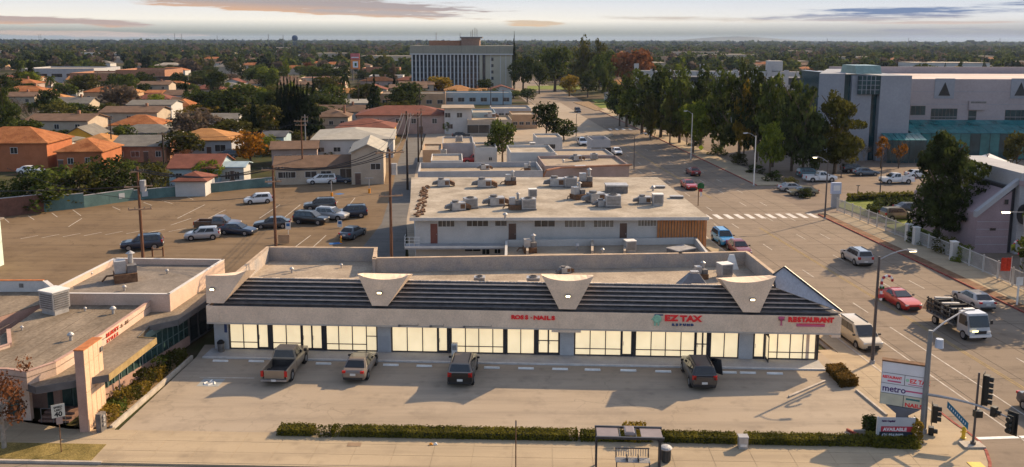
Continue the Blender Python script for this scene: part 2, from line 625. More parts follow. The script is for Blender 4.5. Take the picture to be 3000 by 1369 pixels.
slab('side_street', [RS(S_CORNER - 24, -2), RS(S_CORNER - 24, W_R + .1), RS(S_FAR, W_R + 2), RS(S_FAR, -2)], ROADZ, m_road)
fl, fr = P(-900, 1333, 0), P(2900, 1404, 0)    # kerb line of the street in front
FD = (fr - fl); FD.z = 0; FD.normalize()
FN = Vector((-FD.y, FD.x, 0))
def FS(s, t, z=0.0):
 """Front frame: s metres along the front kerb from the point below the picture's middle, t metres away from the street."""
 p = _fo + FD * s + FN * t
 return Vector((p.x, p.y, z))
_fo = fl + FD * ((0 - fl.x) / FD.x)
def front_coords(p):
 q = Vector((p.x, p.y, 0)) - Vector((_fo.x, _fo.y, 0))
 return q.dot(FD), q.dot(FN)
slab('front_street', [FS(-90, -16), FS(90, -16), FS(90, 2.2), FS(-90, 0.05)], ROADZ - .004, m_road)
lot_t = front_coords(P(1500, 1279))[1]         # inner edge of the front pavement
LOTL = P(336, 1251)
slab('store_parking_lot', [P(345, 1262), P(575, 1046), P(600, 1010), P(2500, 1035), P(2506, 1145), P(2594, 1218), P(2640, 1310)], 0.0, m_lot)
corner = [P(2754, 1204), P(2800, 1240), P(2836, 1264), P(2872, 1292), P(2894, 1322), P(2905, 1356), P(2905, 1385)]
cs, ct = front_coords(P(2905, 1385))
base_pts = [FS(-60, 0.02), FS(cs - 1.2, 0.02)] + corner[::-1] + [P(2594, 1218), P(2570, 1297), P(345, 1262), FS(-60, lot_t)]
walk = slab('front_pavement', base_pts, -0.012, m_walk)
corner_s = [front_coords(p) for p in corner]
random.seed(3)
n_rows = 3
row_h = (lot_t - .2) / n_rows
pl = 2.4
s = -36.0
proto_panel = None
s0p = front_coords(P(250, 1290))[0]
while s < cs - 1.6:
 for r_ in range(n_rows):
  t0 = .18 + r_ * row_h
  smax = cs - 1.2
  if s + pl > smax:
   continue
  if r_ == 0 and s + pl < s0p + .5:       # grass strip on the left
   continue
  c = FS(s + pl / 2, t0 + row_h / 2, 0)
  if proto_panel is None:
   bb = MB().span((-pl / 2 + .012, -row_h / 2 + .012, -.02), (pl / 2 - .012, row_h / 2 - .012, .012))
   proto_panel = bb.mesh('concrete_panel', m_walk)
  o = link('concrete_panel', proto_panel, walk, (c.x, c.y, random.uniform(-.014, -.008)), math.atan2(FD.y, FD.x))
 s += pl
kb = MB()
def kerb_run(b, pts, w, z0, z1, side=1):
 for p, q in zip(pts[:-1], pts[1:]):
  d = (q - p); d.z = 0; d.normalize()
  n = Vector((-d.y, d.x, 0)) * w * side
  b.prism([(p.x, p.y), (q.x, q.y), (q.x + n.x, q.y + n.y), (p.x + n.x, p.y + n.y)], z0, z1)
kerb_run(kb, [FS(-60, 0), FS(front_coords(P(285, 1366))[0], 0)], .17, -.3, .02)
tag(kb.build('front_kerb', m_kerb), kind='structure')
kb = MB()
kerb_run(kb, [FS(front_coords(P(1300, 1369))[0], 0), FS(cs - 1.2, 0)] + corner[::-1], .17, -.3, .018)
tag(kb.build('corner_kerb', m_redkerb), kind='structure')
slab('grass_verge', [FS(-36, .2), FS(front_coords(P(265, 1352))[0], .2), P(312, 1302), FS(-36, front_coords(P(312, 1302))[1] - .0)], 0.012, m_drylawn)
slab('left_walk_shoulder', [FS(-60, lot_t - .1), P(312, 1263), P(336, 1251), P(262, 1266), FS(-60, lot_t + 8)], -.006, m_walk)
SL = [P(2500, 1036), P(2506, 1145), P(2594, 1218), P(2754, 1204)]
k0 = RS(road_coords(P(2754, 1204))[0], 0)
k1 = RS(road_coords(P(2570, 1072))[0], 0)
sw = slab('side_pavement', [P(2506, 1145), P(2594, 1218), P(2754, 1204), RS(road_coords(P(2150, 745))[0], 0.02), RS(330, 0.02), RS(330, -3.0), P(2240, 860), P(2480, 1040)], -.008, m_walk)
for i in range(26):                              # its panels
 a0 = S_CORNER + 3.2 + i * 1.9
 for w0, w1 in ((-1.55, -.2), (-2.95, -1.6)):
  if i < 6 or w0 > -2:
   p_ = [RS(a0 + .012, w0), RS(a0 + .012, w1), RS(a0 + 1.885, w1), RS(a0 + 1.885, w0)]
   bb = MB().prism([(p.x, p.y) for p in p_], -.05, .001)
   bb.build('concrete_panel', m_walk, sw)
kb = MB()
kerb_run(kb, [RS(road_coords(P(2754, 1204))[0], 0, 0), RS(S_FAR, 0, 0)], .17, -.3, .014, side=1)
tag(kb.build('street_kerb', m_kerb), kind='structure')
def w_of(u, v):
 return road_coords(P(u, v))[1]
W_STRIP, W_WALK = w_of(2580, 700), w_of(2655, 698)
S_X0 = road_coords(P(2378, 628))[0]             # corner at the crossing
kb = MB()
kerb_run(kb, [RS(-60, W_R, 0), RS(S_X0, W_R, 0)], .17, -.3, .014, side=-1)
tag(kb.build('red_street_kerb', m_redkerb), kind='structure')
slab('mulch_strip', [RS(-60, W_R + .17), RS(-60, W_STRIP), RS(S_X0 - 1, W_STRIP), RS(S_X0, W_R + .17)], .0, m_mulch)
rp = slab('far_side_pavement', [RS(-60, W_STRIP), RS(-60, W_WALK + .1), RS(S_X0 + .5, W_WALK + .1), RS(S_X0 + .5, W_STRIP)], -.012, m_walk)
for i in range(60):
 a0 = -50 + i * 2.4
 if a0 + 2.4 < S_X0:
  p_ = [RS(a0 + .012, W_STRIP + .03), RS(a0 + .012, W_WALK), RS(a0 + 2.385, W_WALK), RS(a0 + 2.385, W_STRIP + .03)]
  MB().prism([(p.x, p.y) for p in p_], -.05, .001).build('concrete_panel', m_walk, rp)
S_X1 = road_coords(P(2210, 545))[0] + 1
kb = MB()
kerb_run(kb, [RS(S_X1, W_R, 0), RS(330, W_R, 0)], .17, -.3, .014, side=-1)
tag(kb.build('tree_row_kerb', m_redkerb), kind='structure')
slab('tree_row_pavement', [RS(S_X1, W_R + .17), RS(S_X1, W_R + 5), RS(330, W_R + 5), RS(330, W_R + .17)], -.01, m_walk)
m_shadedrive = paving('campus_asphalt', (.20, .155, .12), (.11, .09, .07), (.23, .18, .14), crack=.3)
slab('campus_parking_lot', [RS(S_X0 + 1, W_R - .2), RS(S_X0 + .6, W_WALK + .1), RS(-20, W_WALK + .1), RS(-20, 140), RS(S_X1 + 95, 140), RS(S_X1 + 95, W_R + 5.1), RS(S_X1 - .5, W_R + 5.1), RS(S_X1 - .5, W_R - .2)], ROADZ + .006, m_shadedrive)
slab('campus_lawn', [P(2452, 604), P(2480, 585), P(2700, 578), P(2720, 640), P(2600, 655)], .02, m_lawn)
slab('campus_verge', [P(2590, 662), P(2700, 640), P(2760, 690), P(2690, 695)], .016, m_lawn)
slab('back_parking_lot', [P(-700, 720), P(0, 637), P(393, 586), P(750, 551), P(808, 535), P(1050, 508), P(1120, 450), P(1200, 400), P(1210, 480), P(1170, 640), P(1140, 700), P(1100, 800), P(560, 840), P(-700, 1050)], -.004, m_backlot)
slab('alley', [P(1010, 790), P(1118, 655), P(1148, 560), P(1163, 484), P(1200, 380), P(1250, 310), P(1272, 310), P(1235, 420), P(1218, 500), P(1192, 640), P(1186, 790)], .002, m_alley)
slab('shop_yard', [P(1190, 640), P(1216, 500), P(1245, 400), P(1275, 340), P(1640, 300), P(1800, 395), RS(road_coords(P(1900, 440))[0], -3), RS(road_coords(P(2070, 640))[0], -2.8), P(2000, 760), P(1200, 790)], -.002, m_lot)
slab('cross_street', [P(1480, 338), P(1480, 322), P(1900, 326), P(1900, 342)], ROADZ + .004, m_road)
slab('far_street', [P(1583, 322), P(1565, 275), P(1640, 262), P(1760, 322)], ROADZ + .008, m_road)
slab('grass_island', [P(1738, 304), P(1790, 299), P(1806, 312), P(1760, 318)], .02, m_lawn)
slab('grass_island', [P(1732, 293), P(1790, 290), P(1800, 297), P(1745, 300)], .02, m_lawn)
slab('soil_island', [P(1680, 300), P(1722, 296), P(1772, 323), P(1745, 324)], .02, m_soil)
slab('park_lawn', [P(1545, 262), P(1545, 252), P(1700, 250), P(1700, 262)], .0, m_lawn)
# ---- markings: children of the surface they are painted on
def by_name(n):
 return bpy.data.objects[n]
def stripe(parent, p, q, w, z, m, name='marking'):
 d = Vector((q.x - p.x, q.y - p.y, 0)); d.normalize()
 n = Vector((-d.y, d.x, 0)) * w / 2
 b = MB().prism([(p.x - n.x, p.y - n.y), (q.x - n.x, q.y - n.y), (q.x + n.x, q.y + n.y), (p.x + n.x, p.y + n.y)], z - .002, z + .004)
 return b.build(name, m, by_name(parent))
zr = ROADZ + .004
w1, w2 = road_coords(P(2745, 1108))[1], road_coords(P(2745, 1044))[1]
wy = road_coords(P(2250, 680))[1]
Ls = road_coords(P(2905, 1324))[0]
for w_ in (w1, w2):
 s_ = S_CORNER - 2
 stripe('side_street', RS(s_, w_), RS(s_ + 22, w_), .11, zr, m_worn, 'lane_line')
 s_ += 26
 while s_ < 260:
  stripe('side_street', RS(s_, w_), RS(s_ + 3, w_), .11, zr, m_worn, 'lane_line')
  s_ += 12
for dw in (-.12, .12):
 stripe('side_street', RS(S_CORNER + 4, wy + dw), RS(S_X0 - 8, wy + dw), .10, zr, m_yellow, 'centre_line')
 stripe('side_street', RS(S_X0 + 14, wy + dw), RS(300, wy + dw), .10, zr, m_yellow, 'centre_line')
for w_ in (wy + 3.4, wy + 6.6):
 s_ = -40
 while s_ < 250:
  stripe('side_street', RS(s_, w_), RS(s_ + 3, w_), .10, zr, m_worn, 'lane_line')
  s_ += 11
stripe('side_street', RS(S_CORNER - 1.0, .3), RS(S_CORNER - 1.0, wy - .4), .32, zr, m_white, 'stop_line')
zc0 = road_coords(P(2085, 631))[0]
zc = road_coords(P(2230, 631))[0]
for i in range(13):
 w_ = .5 + i * (W_R - 1.0) / 12.5
 stripe('side_street', RS(zc - 1.6, w_ + .35), RS(zc + 1.5, w_ + .35), .72, zr, m_cross, 'crossing_stripe')
m_joint = M('tar_joint', (.075, .062, .052), var=.3)
for w_ in (3.9, wy + .9, wy + 4.6, W_R - 3.2):
 stripe('side_street', RS(S_CORNER, w_), RS(240, w_), .05, zr - .003, m_joint, 'joint')
for s_ in range(int(S_CORNER) + 3, 200, 6):
 stripe('side_street', RS(s_, .2), RS(s_, W_R - .2), .035, zr - .003, m_joint, 'joint')
zf = road_coords(P(1735, 378))[0]
for i in range(10):
 stripe('side_street', RS(zf - 1.5, 1 + i * 1.9), RS(zf + 1.5, 1 + i * 1.9), .7, zr, m_white, 'crossing_stripe')
def bay(u0, v0, u1, v1, w=.10):
 stripe('back_parking_lot', P(u0, v0), P(u1, v1), w, .0, m_worn, 'bay_line')
for u0, v0, u1, v1 in ((12, 640, 26, 652), (83, 633, 100, 644), (152, 624, 168, 636), (213, 615, 237, 632), (330, 606, 352, 616), (420, 593, 445, 602), (475, 588, 505, 597),
      (545, 575, 566, 585), (600, 600, 520, 640), (560, 640, 500, 660), (640, 640, 560, 690), (820, 600, 760, 640), (880, 600, 830, 640), (930, 580, 900, 610),
      (990, 590, 960, 625), (1040, 580, 1020, 605), (910, 690, 850, 735), (955, 690, 905, 735), (660, 615, 610, 640), (240, 640, 200, 665)):
 bay(u0, v0, u1, v1)
for k in range(9):
 u0 = 60 + k * 62
 bay(u0, 700 - k * 3, u0 + 52, 690 - k * 3)
m_blue = M('blue_paint', (.05, .14, .32), var=.3, scale=2)
stripe('back_parking_lot', P(986, 570), P(1003, 567), 1.2, .0, m_blue, 'access_marking')
stripe('back_parking_lot', P(965, 715), P(1000, 712), 1.0, .0, m_blue, 'access_marking')
# ------------------------------------------------------------------ shared building materials
m_stucco = M('grey_stucco', (.74, .57, .42), var=.10, scale=.7, fine=.10, bump=.15)
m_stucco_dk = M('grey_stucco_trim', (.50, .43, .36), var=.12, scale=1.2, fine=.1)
m_column = M('column_paint', (.44, .45, .46), var=.08, scale=1.1, fine=.08)
m_roofgrey = M('roof_felt', (.34, .275, .21), var=.22, scale=.45, fine=.18, bump=.2, col2=(.40, .33, .25))
m_parapet = M('parapet_plaster', (.36, .34, .33), var=.22, scale=.6, fine=.14, col2=(.44, .36, .29))
m_coping = M('coping', (.46, .35, .25), var=.2, scale=1)
m_tile = M('dark_roof_tile', (.085, .080, .080), rough=.42, var=.35, scale=2.2, fine=.2, spec=.5)
m_batten = M('roof_batten', (.40, .36, .33), rough=.45, var=.2, scale=2)
m_bronze = M('dark_frame', (.035, .036, .042), rough=.4, var=.2, scale=3)
m_litpane = M('lit_window', (.92, .74, .46), rough=.12, var=.07, scale=.7, detail=2, emit='tex', estr=.43, fine=.02)
m_glass = M('dark_glass', (.022, .028, .034), rough=.08, var=.3, scale=.6, spec=.6)
m_signred = M('sign_red', (.50, .018, .022), rough=.35, var=.15, scale=4, emit=(.6, .02, .03), estr=.10)
m_signblue = M('sign_blue', (.03, .06, .17), rough=.4, var=.1)
m_signgreen = M('sign_green', (.30, .55, .38), rough=.5, var=.25, scale=5)
m_pink = M('sign_pink', (.52, .10, .20), rough=.5, var=.1)
m_lamp = M('lamp_glow', (.9, .8, .55), emit=(1.0, .78, .42), estr=6.0, var=.05)
m_metal = M('galvanised_metal', (.38, .37, .36), rough=.45, metal=.3, var=.2, scale=2, fine=.12)
m_metal_dk = M('weathered_metal', (.15, .14, .135), rough=.55, metal=.2, var=.3, scale=3)
m_rust = M('rusty_metal', (.15, .085, .05), rough=.8, var=.4, scale=3)
m_plainwhite = M('white_paint', (.66, .64, .60), rough=.6, var=.1, scale=1.2, fine=.06)
m_black = M('black_rubber', (.022, .022, .024), rough=.7, var=.2)
m_shutter = M('grey_panel', (.36, .37, .39), rough=.6, var=.06)
TEXTS = {}
def text(name, s, size, m, parent, loc, rot=(math.pi / 2, 0, 0), extrude=.03, xs=1.0, bold=0.0, align='LEFT'):
 c = bpy.data.curves.new(name, 'FONT')
 c.body = s
 c.size = size
 c.extrude = extrude
 c.align_x = align
 c.offset = bold
 c.resolution_u = 3
 key = (s, size, extrude, bold, align, m.name)
 if key not in TEXTS:
  c.materials.append(m)
  tmp = bpy.data.objects.new('tmp', c)
  TEXTS[key] = bpy.data.meshes.new_from_object(tmp)
  TEXTS[key].name = name
  bpy.data.objects.remove(tmp)
 bpy.data.curves.remove(c)
 o = link(name, TEXTS[key], parent)
 o.location = loc
 o.rotation_euler = rot
 o.scale = (xs, 1, 1)
 return o
def letters(s, size, m, parent, x0, y, z, width, extrude=.03, bold=.01, rot=(math.pi / 2, 0, 0), xdir=(1, 0, 0), name='letter'):
 """Separate raised letters spread over a width."""
 W_ = {' ': .45, 'I': .45, '1': .6, 'M': 1.25, 'W': 1.25, 'L': .85, 'E': .9, '-': .5, '.': .4}
 tot = sum(W_.get(c, 1.0) for c in s)
 k = width / tot
 x = 0
 for c in s:
  w = W_.get(c, 1.0) * k
  if c != ' ':
   text(name, c, size, m, parent, (x0 + xdir[0] * (x + w / 2), y + xdir[1] * (x + w / 2), z), rot, extrude, min(1.4, k / (size * .66)), bold, 'CENTER')
  x += w
class Frame:
 """A building's own axes: s to its right along the front, t away from the viewer, z up."""
 def __init__(self, p, q):
  self.o = Vector((p.x, p.y, 0))
  d = q - p; d.z = 0
  self.len = d.length
  self.d = d.normalized()
  self.n = Vector((-self.d.y, self.d.x, 0))
  self.rz = math.atan2(self.d.y, self.d.x)
 def loc(self, p):
  q = Vector((p.x, p.y, 0)) - self.o
  return Vector((q.dot(self.d), q.dot(self.n), p.z))
 def at(self, u, v, z):
  return self.loc(P(u, v, z))
 def on(self, u, v, t):
  """Local point seen at (u, v) in the upright plane t behind the front."""
  d = ray(u, v)
  k = (t - (EYE - self.o).dot(self.n)) / d.dot(self.n)
  return self.loc(EYE + d * k)
 def world(self, s, t, z=0.0):
  p = self.o + self.d * s + self.n * t
  return Vector((p.x, p.y, z))
# ------------------------------------------------------------------ the row of shops
ST = Frame(P(606, 1020, .12), P(2395, 1054.5, .12))
vb = lambda u: 1021 + (u - 676) * .0193
S = lambda u: ST.at(u, vb(u), .12).x
store = thing('store_building', 'low grey strip of shops with dark tiled mansard roof and glowing windows', 'shop building', ST.o, ST.rz)
FT = -1.15                                     # face of the fascia
zb, zt = 2.58, 4.03
s_l, s_r = ST.on(606, 942, FT).x, ST.on(2463, 975, FT).x
print('store', s_l, s_r, ST.on(1500, 953, FT), ST.on(1500, 895, FT), ST.on(1090, 890, FT), ST.on(1047, 804, FT))
bays = [(655, 1090), (1135, 1639), (1686, 2177), (2225, 2463)]
ftop = lambda u: 883 + (u - 655) * (913 - 883) / (2463 - 655)
ZR = 3.75
rl = [ST.at(722, 815, ZR), ST.at(790, 764, ZR), ST.at(1097, 766, ZR), ST.at(1092, 798, ZR), ST.at(1990, 783, ZR), ST.at(2182, 778, ZR), ST.at(2262, 850, ZR)]
RIDGE_T = .8
rl[0].y = RIDGE_T; rl[-1].y = RIDGE_T
rl[0].x = s_l + .6
rl[-1].x = s_r - 2.6
MB().prism([(p.x, p.y) for p in rl], ZR - .25, ZR).build('roof', m_roofgrey, store)
def wall_part(name, a, b, z0, z1, th, m, parent, inner=1):
 d = Vector((b.x - a.x, b.y - a.y, 0)).normalized()
 n = Vector((-d.y, d.x, 0)) * th * inner
 return MB().prism([(a.x, a.y), (b.x, b.y), (b.x + n.x, b.y + n.y), (a.x + n.x, a.y + n.y)], z0, z1).build(name, m, parent)
ZP = 5.0
for a, c in zip(rl[:-1], rl[1:]):
 d = Vector((c.x - a.x, c.y - a.y, 0)).normalized()
 wall_part('parapet_wall', a - d * .0, c + d * .24, 0, ZP, .25, m_parapet, store, 1)
 wall_part('coping', a - d * .05, c + d * .29, ZP + .003, ZP + .07, .33, m_coping, store, 1)
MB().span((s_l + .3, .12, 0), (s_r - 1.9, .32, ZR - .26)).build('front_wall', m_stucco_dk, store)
MB().span((s_l + .02, FT + .15, zb + .012), (s_r - .02, .11, zb + .06)).build('soffit', m_stucco, store)
fas = MB()
fas.span((s_l, FT, zb), (s_r, FT + .14, zt))
fas.span((s_r - .14, FT + .142, zb), (s_r, 3.2, zt))
fas.span((s_l, FT + .142, zb), (s_l + .14, .11, zt))
fas.build('fascia', m_stucco, store)
fl_ = MB().span((s_l - .01, FT - .03, zb - .02), (s_r + .01, FT + .05, zb + .10))
fl_.build('fascia_trim', m_stucco_dk, store)
for u0, u1 in ((606, 640), (1090, 1135), (1639, 1686), (2177, 2225)):
 MB().span((ST.on(u0, ftop(u0), FT).x, FT - .028, zb + .105), (ST.on(u1, ftop(u1), FT).x, FT - .002, zt)).build('pilaster', m_stucco, store)
e0, e1 = ST.on(2436, 978, FT).x, s_r
MB().span((e0, FT - .02, zb - .22), (e1 + .012, FT + .5, zb - .022)).build('corner_block', m_stucco, store)
e0 = ST.on(1616, 955, FT).x
e1 = ST.on(1702, 957, FT).x
MB().span((e0, FT - .026, zb - .2), (e1, FT + .45, zb - .022)).build('pilaster_foot', m_stucco, store)
tr = .75
zr = ST.on(1500, 829, tr).z
print('ridge', zr)
for i, (u0, u1) in enumerate(bays):
 Y0 = FT + .17
 a = ST.on(u0, ftop(u0), FT).x - .9
 c = ST.on(u1, ftop(u1), FT).x + (.9 if i < 3 else 0)
 ct = c if i < 3 else c - 2.55
 MB().hexa([(a, FT + .02, zt + .002), (c, FT + .02, zt + .002), (c, tr, zt + .002), (a, tr, zt + .002)],
    [(a, Y0, zt + .05), (c, Y0, zt + .05), (ct, tr, zr), (a, tr, zr)]).build('mansard_slope', m_tile, store)
 n = 6
 for k in range(n):
  f0, f1 = (k + .04) / n, (k + .96) / n
  y0, y1 = Y0 + (tr - Y0) * f0, Y0 + (tr - Y0) * f1
  z0, z1 = zt + .05 + (zr - zt - .05) * f0, zt + .05 + (zr - zt - .05) * f1
  c0, c1 = c + (ct - c) * f0, c + (ct - c) * f1
  nz, ny = .075, -.075
  b = MB().hexa([(a, y0 + ny * 1.5, z0 + nz * 1.5), (c0, y0 + ny * 1.5, z0 + nz * 1.5), (c1, y1, z1), (a, y1, z1)],
      [(a, y0 + ny * 1.5 + .005, z0 + nz * 2.4), (c0, y0 + ny * 1.5 + .005, z0 + nz * 2.4), (c1, y1 + ny * .4, z1 + nz * .5), (a, y1 + ny * .4, z1 + nz * .5)])
  b.build('tile_course', m_tile, store)
  if 0 < k < 6:
   b = MB().box(((a + c0) / 2, y0 + ny * 1.5 - .012, z0 + nz * 2.35), (c0 - a - .05, .07, .07))
   b.build('batten', m_batten, store)
 b = MB()                                    # ragged ridge caps
 x = a
 random.seed(i)
 while x < ct - .3:
  b.box((x + .15, tr - .02, zr + .02), (.27, .22, .10 + random.random() * .03))
  x += .3
 o = b.build('ridge_cap', m_tile, store)
 b = MB()
 x = a
 while x < ct - .6:
  w = random.uniform(.3, 1.3)
  b.box((x + w / 2, tr + .32, zr - .16 + random.random() * .12), (w * .96, .34, .2))
  x += w
 b.build('ridge_flashing', M('pale_flashing', (.55, .45, .34), var=.25, scale=2), store)
def fin(pts_front, label=None):
 """pts: front outline (u, v) with the dip; the back edge is straight."""
 f = [ST.on(u, v, FT - .03) for u, v in pts_front]
 b = MB()
 n = len(f)
 front = [(p.x, FT - .03, p.z) for p in f]
 back = [(p.x, tr + .15, max(p.z, zt)) for p in f]
 zl, zr_ = f[2].z - .5, f[-1].z - .5
 x0, x1 = f[2].x, f[-1].x
 for k in range(2, n):                       # straight back edge
  t = (f[k].x - x0) / (x1 - x0)
  back[k] = (f[k].x, tr + .15, min(zl + (zr_ - zl) * t, f[k].z - .05))
 b.face(front)
 b.face(back[::-1])
 for k in range(n):
  j = (k + 1) % n
  b.face([front[k], back[k], back[j], front[j]])
 return b.build('fin', m_stucco, store)
def dip(u0, v0, u1, v1, d):
 out = []
 for k in range(9):
  t = k / 8
  out.append((u0 + (u1 - u0) * t, v0 + (v1 - v0) * t + d * (4 * t * (1 - t)) ** .8))
 return out
fin([(1090, 896), (1136, 897)] + dip(1197, 806, 1047, 803, 15))
fin([(1638, 906), (1687, 907)] + dip(1740, 809, 1586, 806, 16))
fin([(2177, 915), (2226, 916)] + dip(2275, 810, 2112, 818, 14))
fin([(605, 888), (655, 889)] + [(722, 793), (690, 806), (655, 808), (602, 807)])
lamp_mb = MB()
for u, v in ((623, 847), (1112, 857), (1664, 867), (2204, 877)):
 p = ST.on(u, v, FT - .03)
 lf = MB().hexa([(p.x - .2, FT - .2, p.z - .07), (p.x + .2, FT - .2, p.z - .07), (p.x + .2, FT - .032, p.z - .1), (p.x - .2, FT - .032, p.z - .1)],
     [(p.x - .17, FT - .16, p.z + .1), (p.x + .17, FT - .16, p.z + .1), (p.x + .17, FT - .032, p.z + .12), (p.x - .17, FT - .032, p.z + .12)]).build('wall_lamp', m_metal_dk, store)
 MB().span((p.x - .15, FT - .205, p.z - .06), (p.x + .15, FT - .19, p.z + .05)).build('lamp_lens', m_lamp, lf)
A_, B_, C_ = ST.on(2466, 914, FT), ST.on(2297, 783, 1.3), ST.on(2270, 842, .35)
C_.y = .35; B_.y = 1.3; A_.y = FT
nrm = (B_ - A_).cross(C_ - A_).normalized() * .12
m_siding = M('ribbed_siding', (.36, .37, .40), var=.15, scale=1.2, stretch=(6, 6, .6))
gp = MB()
q0 = [A_, B_, Vector((C_.x, 1.0, B_.z - .5)), C_]
gp.face(q0).face([p - nrm for p in q0[::-1]])
for k in range(4):
 j = (k + 1) % 4
 gp.face([q0[k], q0[k] - nrm, q0[j] - nrm, q0[j]])
gp.build('gable_panel', m_siding, store)
MB().tube([C_ + Vector((0, -.05, 0)), q0[2] + Vector((0, -.05, 0)), B_ + Vector((0, -.05, .05)), A_ + Vector((0, -.08, .04))], .085, 6).build('rake_trim', m_bronze, store)
ZF, ZH = .14, zb + .35
def bar(b, u0, u1, z0, z1, y0=-.05, y1=.06, ds=0):
 b.span((S(u0), y0, z0), (S(u1), y1, z1))
def shopfront(edges, rails, name='window_frame'):
 """edges: pane boundaries in photo pixels along the base of the wall; rails: height of the rail of each pane or None."""
 b = MB()
 for u in edges:
  s_ = S(u)
  b.span((s_ - .035, -.05, ZF), (s_ + .035, .06, ZH))
 for (u0, u1), r in zip(zip(edges[:-1], edges[1:]), rails):
  b.span((S(u0) + .036, -.045, ZF), (S(u1) - .036, .055, ZF + .07))
  if r:
   b.span((S(u0) + .036, -.045, r), (S(u1) - .036, .055, r + .06))
 fr = b.build(name, m_bronze, store)
 for (u0, u1), r in zip(zip(edges[:-1], edges[1:]), rails):
  a_, c_ = S(u0) + .037, S(u1) - .037
  if r:
   MB().span((a_, .0, ZF + .072), (c_, .012, r - .002)).build('pane', m_litpane, fr)
   MB().span((a_, .0, r + .062), (c_, .012, ZH - .01)).build('pane', m_litpane, fr)
  else:
   MB().span((a_, .0, ZF + .072), (c_, .012, ZH - .01)).build('pane', m_litpane, fr)
 return fr
def shopdoor(edges, rail=None, head=2.22):
 """A glazed door (two edges) or a pair (three)."""
 b = MB()
 s0, s1 = S(edges[0]), S(edges[-1])
 for u in edges:
  b.span((S(u) - .06, -.06, ZF), (S(u) + .06, .07, ZH if u != edges[1] or len(edges) == 2 else head))
 b.span((s0 + .061, -.055, head), (s1 - .061, .065, head + .09))
 b.span((s0 + .061, -.055, ZF), (s1 - .061, .065, ZF + .16))
 if rail:
  b.span((s0 + .061, -.05, rail), (s1 - .061, .06, rail + .07))
 d = b.build('door', m_bronze, store)
 for u0, u1 in zip(edges[:-1], edges[1:]):
  a_, c_ = S(u0) + .062, S(u1) - .062
  MB().span((a_, .0, ZF + .17), (c_, .012, head - .004)).build('pane', m_litpane, d)
  MB().span((a_, .0, head + .092), (c_, .012, ZH - .01)).build('pane', m_litpane, d)
  MB().span((a_ + .03, -.09, 1.0), (a_ + .06, -.065, 1.35)).build('handle', m_metal, d)
 return d
def post(u0, u1):
 MB().span((S(u0), -.07, ZF), (S(u1), .08, ZH)).build('door_post', m_bronze, store)
R1 = .66
shopfront([677, 716, 757], [R1, R1]); shopdoor([759, 789]); post(791.5, 799)
shopfront([801, 841, 884], [R1, R1]); shopdoor([888, 916, 946]); post(949, 956)
shopfront([958, 994, 1034, 1075, 1105], [R1, R1, R1, 1.35])
shopfront([1150, 1194, 1239, 1282], [None] * 3); shopdoor([1285, 1312]); post(1315, 1321)
shopfront([1323, 1364, 1403, 1444, 1475], [R1] * 4); post(1477, 1484)
shopfront([1486, 1525.5, 1565], [None] * 2); post(1567, 1573); shopdoor([1576, 1606, 1637], 1.25)
shopfront([1684, 1728, 1773, 1818], [R1] * 3); shopdoor([1821, 1850]); post(1853, 1859)
shopfront([1861, 1906, 1948, 1993, 2033], [R1] * 4); shopdoor([2037, 2056, 2070], 1.2); post(2073, 2078)
shopfront([2080, 2119.5, 2160], [None] * 2)
shopdoor([2206, 2236])
shopfront([2248, 2275, 2312, 2349, 2386], [R1] * 4)
post(2388.5, 2395)
q = S(2238)
od = MB().box((q + .1, -.45, 1.2), (.05, .85, 2.1)).build('open_door_leaf', m_bronze, store)
MB().box((q + .1, -.45, 1.25), (.054, .66, 1.7)).build('pane', m_litpane, od)
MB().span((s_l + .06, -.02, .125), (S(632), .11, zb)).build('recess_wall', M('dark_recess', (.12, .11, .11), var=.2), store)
for u0, u1 in ((632, 673), (1108, 1147), (1640, 1681), (2162, 2203)):
 c_ = MB().span((S(u0), -.12, .125), (S(u1), .11, zb)).build('column', m_column, store)
 if u0 == 1108:
  MB().span((S(1112), -.15, .2), (S(1142), -.122, 1.45)).build('column_panel', m_shutter, c_)
 if u0 == 632:
  MB().span((S(662), -.135, 1.5), (S(670), -.122, 2.4)).build('blue_notice', m_signblue, c_)
 MB().span((S(u0 + 10), -.15, zb - .28), (S(u1 - 12), -.122, zb - .06)).build('unit_number_plate', m_bronze, c_)
MB().span((s_r - 2.2, -.02, .13), (s_r - 1.95, 3, zb)).build('end_wall', m_stucco, store)
wk = ST.at(1500, 1064, .05).y
o = MB().span((s_l - .2, wk, -.3), (s_r - 1.2, .1, .11)).build('walkway', M('walkway_concrete', (.36, .35, .34), var=.12, scale=.7, fine=.12), store)
MB().span((s_l - .2, wk - .16, -.3), (s_r - 1.2, wk - .003, .116)).build('walkway_kerb', M('pale_kerb', (.56, .54, .52), var=.15, scale=1.5, fine=.1), store)
for u0, u1 in ((1170, 1225), (1262, 1300), (1360, 1440)):
 a_, c_ = ST.on(u0, 950, FT).x, ST.on(u1, 950, FT).x
 cd = MB().tube([(a_, FT - .055, zb + .16), (c_, FT - .055, zb + .16), (c_, FT - .055, zb + .3)], .02, 5).build('conduit', m_metal_dk, store)
 MB().box((a_, FT - .12, zb + .12), (.16, .18, .14)).build('flood_lamp', m_metal_dk, cd)
